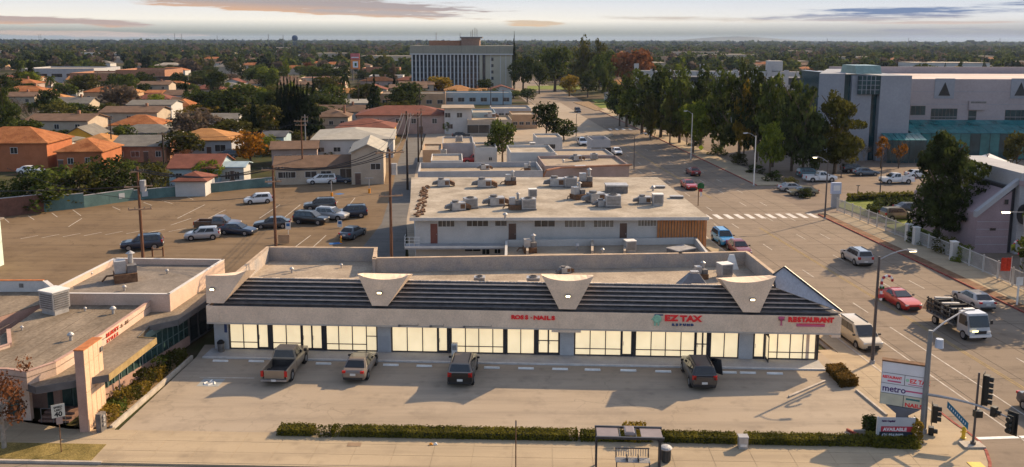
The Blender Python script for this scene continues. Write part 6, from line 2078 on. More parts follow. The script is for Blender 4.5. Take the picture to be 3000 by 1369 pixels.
hpx('house with dark red hip roof and yellow wall', 985, 1150, 376, 3.4, 12, 1.8, 'hip', m_wall_y, R_RED, 'the dark red roof house', Wn(4, 1.8, 1.0, 1.2))
hpx('two storey pink house with red brown hip roof left of the white block', 1045, 1312, 338, 5.0, 14, 2.0, 'hip', m_wall_p, R_RED, 'the pink two storey house', [(.12, 3.5, 1.2, 1.3), (.22, 3.5, 1.2, 1.3), (.45, 3.5, 1.2, 1.3), (.62, 3.5, 1.2, 1.3), (.85, 3.5, 1.2, 1.3), (.3, 1.3, 1.6, 1.2)], [.7])
hpx('house with brown hip roof and chimney right of the cypress clump', 920, 1018, 343, 3.2, 10, 1.9, 'hip', m_wall_b, R_BRN, 'the brown hip house', Wn(3, 1.6), chimney=(8, 4))
hpx('white house with blue wall behind the tall palm', 1010, 1090, 302, 3.2, 9, 1.0, 'gable', m_wall_bl, R_PALE, 'the white palm house', Wn(3, 1.6))
hpx('dark blue roofed house under the cypress clump', 765, 830, 400, 3.0, 9, .8, 'gable', m_wall_bl, R_DARK, 'the dark roofed house', Wn(3, 1.5))
flat('brown_commercial_block', 'long brown commercial block with dark window band', 'commercial block', 338, 482, 205, 9.5, 30, m_wall_br, m_roof_lt, [(.6, 5.2, 42, 2.0)], par=1.0)
flat('brick_store', 'low store with red brick front and white lower wall', 'store', 204, 334, 214, 8.0, 30, m_wall_br, m_roof_lt, [(.3, 2.0, 24, 2.4)], par=1.0)
flat('warehouse', 'long grey and beige warehouse at the far left', 'warehouse', 55, 275, 201, 8.0, 40, m_wall_g, m_roof_lt, W3(4, 5, 6, 2), par=.8)
flat('warehouse', 'flat pale warehouse roof left of the orange pole sign', 'warehouse', 930, 1010, 200, 6.5, 25, m_wall_b, m_roof_lt, par=.5)
flat('brown_store', 'brown store with white parapet right of the orange pole sign', 'store', 1060, 1168, 200, 7.0, 25, m_wall_br, m_roof_lt, W3(3, 4, 4, 2), par=1.2)
flat('warehouse', 'orange lit flat roofed hall beyond the rust red tree', 'hall', 1945, 2052, 166, 9.0, 30, m_wall_t, m_roof_lt, par=.8)
flat('warehouse', 'thin long white roof beyond the college', 'warehouse', 2750, 2795, 191, 7.0, 20, m_wall_w, m_roof_lt, par=.5)
flat('warehouse', 'red roofed low hall beyond the parking deck', 'hall', 2480, 2545, 170, 7.0, 20, m_wall_t, R_OR, par=.3)
flat('long_flats', 'row of flats with orange roof edge behind the cypress clump', 'flats', 880, 1008, 228, 6.0, 14, m_wall_b, R_OR, W3(3.5, 6, 1.6, 1.4), par=.4)
flat('small_store', 'white low store among the trees left of the tower', 'store', 1082, 1180, 222, 5.0, 16, m_wall_w, m_roof_lt, W3(2, 4, 2.4, 1.4), par=.5)
# ------------------------------------------------------------------ the neighbourhood between the landmarks, and the far town
RS_ = random.Random(21)
ROADL = [(RS(s, W_R / 2).x, RS(s, W_R / 2).y) for s in range(0, 520, 6)]
for o in list(COL.objects):                        # keep clear of the buildings that stand already
 if o.parent is None and o.get('category') in ('shop', 'apartment block', 'workshop', 'podium', 'office tower', 'warehouse', 'hall', 'store', 'commercial block', 'flats', 'kiosk'):
  ch = [c for c in COL.objects if c.parent == o and c.name.startswith('wall') or c.parent == o and c.name.startswith('crown')]
  for c in ch[:1]:
   bb = [o.matrix_basis @ Vector(v) for v in c.bound_box]
   xs_, ys_ = [q.x for q in bb], [q.y for q in bb]
   n_ = max(1, int((max(xs_) - min(xs_)) / 12))
   for k in range(n_):
    KEEP.append((min(xs_) + (max(xs_) - min(xs_)) * (k + .5) / n_, (min(ys_) + max(ys_)) / 2, (max(ys_) - min(ys_)) / 2 + 3))
def in_poly(x, y, poly):
 c = False
 n = len(poly)
 for i in range(n):
  x0, y0 = poly[i]; x1, y1 = poly[(i + 1) % n]
  if (y0 > y) != (y1 > y) and x < (x1 - x0) * (y - y0) / (y1 - y0) + x0:
   c = not c
 return c
def gp(*uv):
 return [(P(u, v).x, P(u, v).y) for u, v in uv]
NO = [gp((-900, 760), (-300, 690), (0, 640), (393, 588), (760, 553), (1050, 510), (1160, 470), (1215, 340), (1265, 306), (1600, 285), (1740, 268), (1850, 330), (2020, 400), (2240, 530), (2300, 700), (1500, 900)),
  gp((1780, 350), (1850, 305), (2500, 330), (3400, 360), (3400, 900), (2300, 700)),
  gp((1540, 268), (1540, 250), (1700, 250), (1800, 300), (1760, 330))]
x0_, x1_ = PD(2380, 300, 160).x, PD(3400, 300, 160).x
NO.append([(x0_, 150), (x1_ + 60, 150), (x1_ + 60, 262), (x0_, 262)])
def free(x, y, r):
 u, v = pix((x, y, 0))
 if not (-130 < u < 3130):
  return False
 for p in NO:
  if in_poly(x, y, p):
   return False
 for a, c, rr in KEEP:
  if (x - a) ** 2 + (y - c) ** 2 < (r + rr) ** 2:
   return False
 for a, c in ROADL:
  if (x - a) ** 2 + (y - c) ** 2 < (r + 13) ** 2:
   return False
 return True
def nearest_house(x, y):
 return min(HOUSES, key=lambda h: (h[1] - x) ** 2 + (h[2] - y) ** 2)[3]
MARKS = [(1352, 268, 'the office tower'), (1040, 235, 'the orange pole sign'), (860, 400, 'the cypress clump'), (410, 235, 'the brown commercial block'), (160, 225, 'the warehouse'), (1855, 285, 'the rust red tree'),
   (2130, 300, 'the parking deck'), (2530, 300, 'the college block'), (2850, 300, 'the college wing')]
LANDS = None
def where(x, y, rank=0):
 """Name the nearest landmark (or the next ones) and how the spot lies to it."""
 global LANDS
 if LANDS is None:
  LANDS = [(P(a, b).x, P(a, b).y, n) for a, b, n in MARKS] + [h[1:] for h in HOUSES[:29]]
 u, v = pix((x, y, 0))
 hx, hy, n = sorted(LANDS, key=lambda l: math.hypot((l[0] - x) * 1.6, l[1] - y))[rank]
 if rank:
  return n
 hu, hv = pix((hx, hy, 0))
 if y - hy > 22:
  rel = 'beyond' if abs(u - hu) < 60 else ('beyond and left of' if u < hu else 'beyond and right of')
 elif hy - y > 14:
  rel = 'in front of'
 else:
  rel = 'left of' if u < hu else 'right of'
 return rel + ' ' + n
SEEN = {}
def unique(txt, x=0, y=0):
 """A label not used yet: other landmarks are added until it singles the thing out."""
 t, r = txt, 1
 while t in SEEN and r < 7:
  t = txt + ', towards ' + where(x, y, r)
  r += 1
 if len(txt.split()) > 16:
  txt = ' '.join(txt.split()[:3]) + ' before a house of the quiet streets'
  t = txt
 if t in SEEN or len(t.split()) > 16:
  t = txt
 if t in SEEN and len(t.split()) < 13:
  t = txt + (', nearer the street' if abs(x) < 60 else ', out in the gardens')
 SEEN[t] = 1
 return t
specs = [(13, 9, 3.0, 1.9, 'hip', m_wall_b, R_OR, 'orange hip roofed'), (15, 9, 3.0, 1.7, 'gable', m_wall_w, R_BRN, 'brown gable roofed'), (12, 10, 3.1, 2.0, 'hip', m_wall_t, R_OR2, 'tan hip roofed'),
   (14, 9, 3.0, 1.8, 'gable', m_wall_b, R_GRY, 'grey gable roofed'), (11, 11, 3.0, 1.9, 'gablefront', m_wall_w, R_RED, 'red brown front gabled'), (16, 10, 5.4, 1.8, 'hip', m_wall_p, R_OR, 'two storey orange roofed'),
   (14, 9, 3.0, 1.6, 'hip', m_wall_w, R_GRY, 'grey hip roofed'), (12, 9, 3.0, 1.7, 'gable', m_wall_b, R_OR2, 'tan gable roofed'), (13, 9, 3.0, 1.8, 'hip', m_wall_b, R_RED, 'red brown hip roofed'), (15, 11, 5.2, 1.2, 'gable', m_wall_b, R_BRN, 'two storey brown roofed')]
protos = []
n_house = 0
YARD = []
y = 178.0
row_i = 0
while y < 600 and n_house < 100:
 x = -y * .62 + RS_.uniform(0, 9)
 while x < y * .62 and n_house < 100:
  k = RS_.randrange(len(specs))
  w, d, h, rise, kind, wall, roof, nm = specs[k]
  cx, cy = x + w / 2, y + RS_.uniform(-5, 5) + d / 2
  if free(cx, cy, max(w, d) * .52):
   lab = unique(nm + ' house ' + where(cx, cy), cx, cy)
   if k < len(protos) and protos[k]:
    t = copy_tree(protos[k], (0, 0, 0))
    t['label'] = lab
   else:
    while len(protos) <= k:
     protos.append(None)
    t = house(lab, 's', w, d, h, rise, kind, wall, roof, Wn(3, h - 1.4, 1.1, 1.1), [.58] if h < 4 else [.3], .5, (w * .7, d * .5) if k % 2 else None)
    del t['short']
    note_children(t)
    protos[k] = t
   t.location = (x, cy - d / 2, -.1)
   t.rotation_euler = (0, 0, ROADRZ + RS_.uniform(-.05, .05))
   t['group'] = 'houses of the neighbourhood'
   KEEP.append((cx, cy, max(w, d) * .5))
   n_house += 1
   YARD.append((cx, cy, w, d, lab))
  x += w + RS_.uniform(5, 13) + (14 if RS_.random() < .12 else 0)
 row_i += 1
 y += 24 if row_i % 2 else 34
for cx, cy, w, d, lab in YARD:                     # a tree or two before each house
 for k in range(RS_.choice((1, 2, 2))):
  x, y = cx + RS_.uniform(-.55, .55) * w, cy - d / 2 - RS_.uniform(3, 6)
  sh = RS_.choice(('round', 'bush', 'round'))
  m, cn = RS_.choice(((L_DARK, 'dark'), (L_MID, 'green'), (L_OLIVE, 'olive'), (L_MID, 'green'), (L_DARK, 'dark'), (L_LIME, 'bright')))
  h_, w_ = RS_.uniform(3.5, 6.5), RS_.uniform(5, 9)
  ad = 'low ' if h_ < 4.3 else ('tall ' if h_ > 5.6 else ('wide ' if w_ > 7.6 else ''))
  tree(sh, Vector((x, y, -.2)), h_, w_, m, unique(ad + cn + (' bush' if sh == 'bush' else ' tree') + ' before the ' + lab.split(',')[0].replace('beyond and left of', 'beyond').replace('beyond and right of', 'beyond').replace('two storey ', 'taller '), x, y), group='front garden trees', name='front_garden_tree')
n_tree = 0
tries = 0
mats_ = [(L_DARK, 'dark green'), (L_DARK, 'dark green'), (L_MID, 'green'), (L_MID, 'green'), (L_OLIVE, 'olive'), (L_OLIVE, 'olive'), (L_GREYBR, 'grey brown'), (L_RUST, 'rusty brown'), (L_LIME, 'light green'), (L_YELLOW, 'yellowish')]
wts = [5, 5, 5, 5, 4, 3, 1.6, .6, 1.2, .7]
while n_tree < 310 and tries < 90000:
 tries += 1
 f = RS_.random()
 y = 165 + 480 * f ** 1.15
 x = RS_.uniform(-.62, .62) * y
 m, cn = RS_.choices(mats_, wts)[0]
 q = RS_.random()
 if q < .66:
  sh, w, h, sn = 'round', RS_.uniform(8, 15), RS_.uniform(6, 11.5), 'round'
 elif q < .78:
  sh, w, h, sn = 'bush', RS_.uniform(5, 9), RS_.uniform(3, 5.5), 'bushy low'
 elif q < .87:
  sh, w, h, sn = 'oval', RS_.uniform(5, 8), RS_.uniform(9, 15), 'tall oval'
 elif q < .92:
  sh, w, h, sn = 'palm', RS_.uniform(6, 8), RS_.uniform(9, 16), 'palm'
 elif q < .96:
  sh, w, h, sn = 'cypress', RS_.uniform(2.5, 4), RS_.uniform(8, 13), 'spire shaped'
 else:
  sh, w, h, sn = 'pine', RS_.uniform(5, 8), RS_.uniform(11, 17), 'tall conical'
 if sh in ('palm', 'cypress', 'pine'):
  m, cn = (L_CYP, 'blackish green') if sh != 'palm' else (L_MID, 'green')
 if sh == 'palm' and y < 250 or y < 200 and h > 9.5:
  continue
 if not free(x, y, w * .22):
  continue
 sz = 'broad ' if w > 12 else ('small ' if w < 8.6 and sh == 'round' else '')
 lab = '%s%s %s %s %s' % (sz, cn, sn, 'tree' if sh != 'palm' else 'with ragged fronds', where(x, y))
 lab = unique(lab, x, y)
 nm = {'round': 'garden_tree', 'bush': 'garden_bush', 'oval': 'tall_tree'}.get(sh)
 tree(sh, Vector((x, y, -.2)), h, w, m, lab, group='garden trees of the neighbourhood', name=nm)
 n_tree += 1
print('houses', n_house, 'trees', n_tree, tries)
rng = np.random.default_rng(8)
def far_trees(name, y0, y1, n, quads, wr, hr, mats, power=1.0, half=.66):
 f = rng.uniform(0, 1, n) ** power
 y = y0 + (y1 - y0) * f
 x = rng.uniform(-half, half, n) * y
 if y0 < 700:
  rx = np.interp(y, [r[1] for r in ROADL], [r[0] for r in ROADL])
  keep = (np.abs(x - rx) > 12) | (y > 520)
  x, y = x[keep], y[keep]
 n = len(x)
 w = rng.uniform(*wr, n); h = rng.uniform(*hr, n)
 c = np.repeat(np.column_stack([x, y, h * .55]), quads, axis=0)
 R_ = np.repeat(np.column_stack([w / 2, w / 2, h * .48]), quads, axis=0)
 d = rng.normal(0, 1, (n * quads, 3)); d /= np.linalg.norm(d, axis=1)[:, None]
 lump = .75 + .25 * np.sin(d[:, 0] * 5 + np.repeat(x, quads)) * np.sin(d[:, 2] * 6 + np.repeat(y, quads))
 p = c + d * R_ * (rng.uniform(.5, 1.05, n * quads) * lump)[:, None]
 size = np.repeat(w, quads) * 1.15 / math.sqrt(quads)
 nv = d + rng.normal(0, .5, d.shape); nv /= np.linalg.norm(nv, axis=1)[:, None]
 ref = rng.normal(0, 1, d.shape)
 a = np.cross(nv, ref); a /= np.linalg.norm(a, axis=1)[:, None]
 b = np.cross(nv, a)
 s = (size * rng.uniform(.6, 1.2, len(size)))[:, None]
 v = np.stack([p - a * s, p - b * s, p + a * s, p + b * s], axis=1).reshape(-1, 3)
 me = quads_mesh(name, v, mats)
 mi = np.repeat(rng.integers(0, len(mats), n), quads).astype(np.int32)
 me.polygons.foreach_set('material_index', mi[:len(me.polygons)])
 o = link(name, me)
 o['kind'] = 'stuff'
 return o
FM = [L_DARK, L_MID, L_OLIVE, L_CYP, L_GREYBR, L_DARK, L_MID, L_DARK]
far_trees('distant_trees', 610, 1300, 1500, 46, (8, 15), (7, 14), FM, .9)
far_trees('distant_woods', 1250, 3200, 3600, 20, (11, 22), (8, 16), FM, .9)
far_trees('horizon_woods', 3000, 9000, 3800, 9, (18, 46), (9, 19), [L_DARK, L_CYP, L_MID], .9)
def far_roofs(name, y0, y1, n):
 b = MB()
 for _ in range(n):
  y = y0 + (y1 - y0) * RS_.random() ** .9
  x = RS_.uniform(-.64, .64) * y
  w, d, h = RS_.uniform(11, 22), RS_.uniform(9, 14), RS_.uniform(3, 6)
  big = RS_.random() < .16
  if big:
   w, d, h = RS_.uniform(30, 80), RS_.uniform(15, 30), RS_.uniform(5, 10)
  wm = RS_.choice((0, 1, 2))
  b.span((x, y, -.2), (x + w, y + d, h), wm)
  if big:
   b.span((x - .2, y - .2, h + .01), (x + w + .2, y + d + .2, h + .3), 6)
  else:
   rm = RS_.choice((3, 3, 4, 5, 6))
   c = [(x - .4, y - .4, h + .02), (x + w + .4, y - .4, h + .02), (x + w + .4, y + d + .4, h + .02), (x - .4, y + d + .4, h + .02)]
   r = d / 2
   T = [(x + r, y + d / 2, h + 2), (x + w - r, y + d / 2, h + 2)]
   b.face([c[0], c[1], T[1], T[0]], rm).face([c[1], c[2], T[1]], rm).face([c[2], c[3], T[0], T[1]], rm).face([c[3], c[0], T[0]], rm)
 o = b.build(name, [m_wall_w, m_wall_b, m_wall_t, R_OR, R_BRN, R_GRY, m_roof_lt])
 o['kind'] = 'stuff'
far_roofs('distant_rooftops', 600, 1500, 230)
far_roofs('horizon_rooftops', 1500, 4200, 260)
hb = MB()
prof = [(-700, 0), (-480, 10), (-300, 26), (-120, 38), (60, 43), (220, 38), (420, 24), (640, 9), (850, 0)]
c = PD(2175, 118, 8200)
for dy in (0, 600):
 pass
for (a, za_), (c2, zb_) in zip(prof[:-1], prof[1:]):
 hb.face([(c.x + a, 8200, -1), (c.x + c2, 8200, -1), (c.x + c2, 8600, zb_ + 24), (c.x + a, 8600, za_ + 24)])
 hb.face([(c.x + a, 8600, za_ + 24), (c.x + c2, 8600, zb_ + 24), (c.x + c2, 9400, -1), (c.x + a, 9400, -1)])
tag(hb.build('hill', M('hill_scrub', (.10, .11, .09), var=.3, scale=.004)), kind='structure')
wt = PD(864, 118, 1900)
t = thing('water_tower', 'dark blue ball topped water tower on the skyline', 'water tower', (wt.x, 1900, 0))
m_wt = M('water_tower_blue', (.03, .06, .12), var=.1, scale=.1)
MB().lathe([(.2, 22), (4.5, 23), (6.4, 26), (6.4, 30), (4.5, 33.4), (.5, 34.5)], 16).build('tank', m_wt, t)
for k in range(5):
 a = k * 1.2566
 MB().cyl((5 * math.cos(a), 5 * math.sin(a), -.2), (4.4 * math.cos(a), 4.4 * math.sin(a), 24), .35, n=5).build('leg', m_wt, t)
MB().cyl((0, 0, -.2), (0, 0, 22.5), .8, n=8).build('riser', m_wt, t)
m_mast = M('mast_grey', (.16, .17, .18), var=.1)
for u, vt, y, lab in ((116, 100, 1500, 'twin legged tower frame on the left skyline'), (511, 98, 1700, 'taller lattice mast on the left skyline'), (531, 100, 1700, 'shorter lattice mast beside the taller one'), (636, 104, 1900, 'thin mast left of the water tower'),
      (786, 101, 1600, 'thin mast nearest the water tower'), (829, 103, 1650, 'antenna mast just left of the water tower'), (1720, 118, 1500, 'thin mast left of the hill'), (2424, 113, 1800, 'thin mast on the right skyline'), (2662, 112, 1900, 'short mast on the right skyline'), (2930, 112, 1900, 'far right mast on the skyline')):
 p = PD(u, vt, y)
 t = thing('radio_mast', lab, 'mast', (p.x, y, 0))
 w = 3.5 if u == 116 else .8
 for sx_ in (-1, 1):
  MB().cyl((sx_ * w, 0, -.2), (sx_ * w * .4, 0, p.z), .28, n=4).build('leg', m_mast, t)
 for k in range(1, 6):
  z = p.z * k / 6
  MB().box((0, 0, z), (w * 1.6, .2, .25)).build('brace', m_mast, t)
hm = bpy.data.materials.new('haze_air')
hm.use_nodes = True
hm.node_tree.nodes.clear()
ho = hm.node_tree.nodes.new('ShaderNodeOutputMaterial')
hv = hm.node_tree.nodes.new('ShaderNodeVolumePrincipled')
hv.inputs['Color'].default_value = (.50, .66, .95, 1)
hv.inputs['Density'].default_value = .000042
hv.inputs['Anisotropy'].default_value = .2
hm.node_tree.links.new(hv.outputs[0], ho.inputs['Volume'])
hz_ = MB().span((-12500, -12500, -1.4), (12500, 12500, 72)).build('haze', hm)
hz_['kind'] = 'stuff'
# ------------------------------------------------------------------ vehicles
import bmesh
def paint(name, col, rough=.28, metal=.25):
 return M('paint_' + name, col, rough=rough, metal=metal, var=.06, scale=.8, coat=.5, spec=.5)
PT = dict(black=paint('black', (.014, .014, .016)), charcoal=paint('charcoal', (.045, .047, .052)), navy=paint('navy', (.02, .03, .055)), silver=paint('silver', (.36, .36, .37)), white=paint('white', (.66, .66, .66), metal=0),
   tan=paint('tan', (.26, .205, .15)), taupe=paint('taupe', (.20, .165, .14)), red=paint('red', (.36, .012, .012)), maroon=paint('maroon', (.17, .018, .024)), blue=paint('blue', (.02, .21, .46)), steel=paint('steel_blue', (.085, .115, .15)),
   olive=paint('olive', (.23, .20, .13)), cream=paint('cream', (.52, .45, .34)), brown=paint('brown', (.10, .06, .045)), teal=paint('teal', (.05, .10, .11)), grey=paint('grey', (.15, .15, .155)))
m_carglass = M('car_glass', (.012, .014, .017), rough=.06, var=.1, spec=.7)
m_tyre = M('tyre', (.016, .016, .017), rough=.85, var=.15)
m_rim = M('rim', (.34, .34, .35), rough=.35, metal=.7, var=.05)
m_trim = M('car_trim', (.02, .02, .022), rough=.5, var=.1)
m_head = M('headlight', (.62, .62, .6), rough=.12, var=.05, spec=.7)
m_tail = M('tail_light', (.42, .012, .012), rough=.2, var=.05)
m_plate = M('number_plate', (.6, .6, .58), rough=.5, var=.05)
m_bed = M('truck_bed_liner', (.05, .045, .042), rough=.8, var=.3)
def bevelled(b, name, mats, parent, off=.05, seg=2):
 me = b.mesh(name, mats)
 bm = bmesh.new()
 bm.from_mesh(me)
 bmesh.ops.remove_doubles(bm, verts=bm.verts, dist=.0005)
 bmesh.ops.recalc_face_normals(bm, faces=bm.faces)
 ed = [e for e in bm.edges if len(e.link_faces) == 2 and e.calc_face_angle(0) > .5]
 bmesh.ops.bevel(bm, geom=ed, offset=off, segments=seg, affect='EDGES', clamp_overlap=True)
 bm.to_mesh(me)
 bm.free()
 me.polygons.foreach_set('use_smooth', [True] * len(me.polygons))
 try:
  me.set_sharp_from_angle(angle=R(35))
 except Exception:
  pass
 return link(name, me, parent)
def loft(st):
 """Body shell from stations (x, half width, sill height, belt height)."""
 b = MB()
 n = 8
 for x, w, z0, z1 in st:
  sec = [(-w * .90, z0), (-w, z0 + (z1 - z0) * .30), (-w * .985, z0 + (z1 - z0) * .72), (-w * .90, z1), (w * .90, z1), (w * .985, z0 + (z1 - z0) * .72), (w, z0 + (z1 - z0) * .30), (w * .90, z0)]
  b.v += [(x, y, z) for y, z in sec]
 for k in range(len(st) - 1):
  for j in range(n):
   i = (j + 1) % n
   b.f.append((k * n + j, k * n + i, (k + 1) * n + i, (k + 1) * n + j))
   b.mi.append(0)
 b.f.append(tuple(range(n)))
 e = (len(st) - 1) * n
 b.f.append(tuple(range(e + n - 1, e - 1, -1)))
 b.mi += [0, 0]
 return b
SPEC = {
 'sedan': dict(st=[(2.38, .66, .36, .66), (2.25, .84, .24, .74), (1.75, .90, .20, .86), (.95, .91, .20, .95), (-.6, .91, .20, .99), (-1.7, .90, .21, 1.03), (-2.25, .84, .26, 1.00), (-2.40, .70, .38, .86)],
     cab=(1.05, -1.95, .20, -1.25, 1.45), cw=(.86, .64), wb=1.40, r=.33, win=[(.62, -.42), (-.50, -1.30)]),
 'suv': dict(st=[(2.36, .70, .42, .84), (2.22, .88, .30, .95), (1.75, .94, .26, 1.04), (1.1, .95, .26, 1.10), (-1.0, .95, .26, 1.13), (-2.15, .93, .28, 1.14), (-2.33, .86, .36, 1.08)],
    cab=(1.15, -2.30, .35, -2.0, 1.74), cw=(.90, .70), wb=1.42, r=.37, win=[(.75, -.20), (-.28, -1.12), (-1.20, -1.95)]),
 'van': dict(st=[(2.52, .72, .40, .80), (2.38, .90, .28, .90), (1.9, .96, .24, 1.02), (1.4, .97, .24, 1.08), (-1.0, .97, .24, 1.10), (-2.35, .96, .26, 1.10), (-2.52, .88, .34, 1.04)],
    cab=(1.70, -2.48, .60, -2.25, 1.78), cw=(.93, .76), wb=1.52, r=.34, win=[(1.10, .15), (.07, -1.05), (-1.13, -2.20)]),
 'hatch': dict(st=[(2.12, .66, .36, .68), (2.0, .84, .26, .78), (1.55, .89, .22, .92), (.9, .90, .22, .98), (-.8, .90, .22, 1.02), (-1.9, .88, .24, 1.03), (-2.1, .80, .32, .98)],
     cab=(1.15, -2.05, .30, -1.70, 1.52), cw=(.86, .66), wb=1.28, r=.32, win=[(.70, -.25), (-.33, -1.45)]),
 'coupe': dict(st=[(2.45, .70, .34, .70), (2.30, .90, .22, .80), (1.8, .96, .20, .92), (.85, .96, .20, .98), (-.6, .96, .20, 1.02), (-1.7, .96, .22, 1.07), (-2.3, .90, .28, 1.04), (-2.46, .78, .40, .92)],
     cab=(.85, -1.90, -.10, -1.05, 1.42), cw=(.88, .64), wb=1.45, r=.35, win=[(.35, -.95)]),
 'pickup': dict(st=[(2.85, .74, .45, .95), (2.72, .94, .34, 1.05), (2.2, .98, .32, 1.14), (1.45, .99, .32, 1.18), (-.55, .99, .32, 1.20)],
     cab=(1.50, -.58, .75, -.42, 1.86), cw=(.94, .74), wb=1.75, r=.40, win=[(1.0, .42), (.34, -.38)]),
}
def wheel_meshes(r):
 t = MB().lathe([(r * .55, -.11), (r * .93, -.11), (r, -.07), (r, .07), (r * .93, .11), (r * .55, .11)], 16).mesh('wheel', m_tyre)
 rm = MB()
 rm.lathe([(.02, .09), (r * .58, .10), (r * .62, .115), (r * .5, .118), (.02, .105)], 14)
 for k in range(5):
  a = k * 1.2566
  rm.box((r * .3 * math.cos(a), r * .3 * math.sin(a), .12), (r * .5, .06, .02), 0, a)
 return t, rm.mesh('rim', m_rim)
def make_car(kind):
 s = SPEC[kind]
 t = thing('parked_car' if kind not in ('pickup', 'van') else {'pickup': 'pickup_truck', 'van': 'minivan'}[kind], 'x', 'car')
 body = bevelled(loft(s['st']), 'body', PT['grey'], t, .035, 2)
 x0, x1, x2, x3, zt_ = s['cab']
 wb_, wt = s['cw']
 bz = [q for q in s['st'] if q[0] < x0][0][3] - .03
 front, rear = s['st'][0][0], s['st'][-1][0]
 cab = MB().hexa([(x1, -wb_, bz), (x0, -wb_, bz), (x0, wb_, bz), (x1, wb_, bz)], [(x3, -wt, zt_), (x2, -wt, zt_), (x2, wt, zt_), (x3, wt, zt_)])
 bevelled(cab, 'cabin', PT['grey'], t, .07, 2)
 def glass(name, pts):
  b = MB()
  b.face(pts)
  n = (Vector(pts[1]) - Vector(pts[0])).cross(Vector(pts[3]) - Vector(pts[0])).normalized() * .02
  q = [Vector(p) - n for p in pts]
  b.face([tuple(p) for p in q[::-1]])
  for k in range(4):
   j = (k + 1) % 4
   b.face([pts[k], tuple(q[k]), tuple(q[j]), pts[j]])
  return b.build(name, m_carglass, t)
 def lerp(a, c, k):
  return a + (c - a) * k
 def cpt(fx, side, k, out=.014):
  """Point of the cabin side at belt->roof fraction k and fore-aft position fx at the belt."""
  f = (fx - x1) / (x0 - x1)
  x = lerp(lerp(x1, x3, k), lerp(x0, x2, k), f)
  return (x, side * (lerp(wb_, wt, k) + out), lerp(bz, zt_, k))
 lo, hi = .16, .86
 e = .018
 def fpt(xa, xb, y, k, d):
  return (lerp(xa, xb, k) + d, y * lerp(wb_, wt, k), lerp(bz, zt_, k) + e)
 glass('windscreen', [fpt(x0, x2, -.90, .08, e), fpt(x0, x2, .90, .08, e), fpt(x0, x2, .88, .92, e), fpt(x0, x2, -.88, .92, e)])
 glass('rear_window', [fpt(x1, x3, .88, .2, -e), fpt(x1, x3, -.88, .2, -e), fpt(x1, x3, -.86, .90, -e), fpt(x1, x3, .86, .90, -e)])
 for side in (1, -1):
  for a, c in s['win']:
   p = [cpt(a, side, lo), cpt(c, side, lo), cpt(c, side, hi), cpt(a, side, hi)]
   glass('side_window', p if side < 0 else p[::-1])
 wm, rm = wheel_meshes(s['r'])
 W = s['st'][3][1]
 for sx_ in (1, -1):
  for sy in (1, -1):
   x = s['wb'] * sx_
   MB().cyl((x, sy * (W - .25), s['r'] + .02), (x, sy * (W + .006), s['r'] + .02), s['r'] * 1.17, n=18).build('wheel_arch', m_trim, t)
   w = link('wheel', wm, t, (x, sy * (W - .10), s['r']))
   w.rotation_euler = (math.pi / 2 * (-sy), 0, 0)
   link('rim', rm, w)
 zf, zr_ = s['st'][1][3], s['st'][-2][3]
 wf, wr = s['st'][1][1], s['st'][-2][1]
 for sy in (1, -1):
  MB().box((front - .10, sy * wf * .74, zf - .12), (.16, wf * .34, .13)).build('headlight', m_head, t)
  if kind == 'pickup':
   continue
  hgt = .30 if kind in ('suv', 'van', 'hatch') else .16
  MB().box((rear + .09, sy * wr * .80, zr_ - .08 - hgt * .2), (.18, wr * .30, hgt)).build('tail_light', m_tail, t)
  MB().box((x0 - .35, sy * (wb_ + .16), bz + .10), (.12, .2, .13)).build('mirror', m_trim, t)
 MB().box((front - .02, 0, s['st'][0][2] + .12), (.08, .95, .16)).build('grille', m_trim, t)
 MB().box((front + .01, 0, s['st'][0][2] - .04), (.06, 1.2, .12)).build('bumper', m_trim, t)
 if kind == 'pickup':
  L0, L1, w, zb_ = -.60, -2.88, .98, 1.20
  MB().span((L1 + .05, -w + .08, .55), (L0, w - .08, .62)).build('bed_floor', m_bed, t)
  for sy in (1, -1):
   bevelled(MB().span((L1, sy * w, .36), (L0, sy * (w - .13), zb_)), 'bed_side', PT['grey'], t, .03, 1)
   MB().box((L1 - .02, sy * (w - .12), .95), (.10, .2, .42)).build('tail_light', m_tail, t)
   MB().box((1.2, sy * (wb_ + .18), bz + .12), (.14, .22, .2)).build('mirror', m_trim, t)
  bevelled(MB().span((L1 - .01, -w + .24, .56), (L1 + .09, w - .24, zb_ - .02)), 'tailgate', PT['grey'], t, .02, 1)
  MB().span((L1 - .16, -w + .05, .42), (L1 - .02, w - .05, .55)).build('rear_bumper', m_rim, t)
  MB().box((L1 - .17, 0, .50), (.02, .34, .16)).build('number_plate', m_plate, t)
  MB().span((L0 - .05, -w + .14, .63), (L0 - .01, w - .14, zb_ - .05)).build('bed_front', m_bed, t)
 else:
  MB().box((rear - .01, 0, .62 if kind != 'sedan' else .72), (.06, .40, .16)).build('number_plate', m_plate, t)
  MB().box((rear + .02, 0, .42), (.10, wr * 1.7, .16)).build('bumper', m_trim, t)
 if kind in ('suv', 'van'):
  for sy in (1, -1):
   MB().box(((x2 + x3) / 2, sy * wt * .82, zt_ + .04), (abs(x2 - x3) * .8, .05, .05)).build('roof_rail', m_trim, t)
 note_children(t)
 return t
CARS = {}
PAINTED = ('body', 'cabin', 'bed_side', 'tailgate')
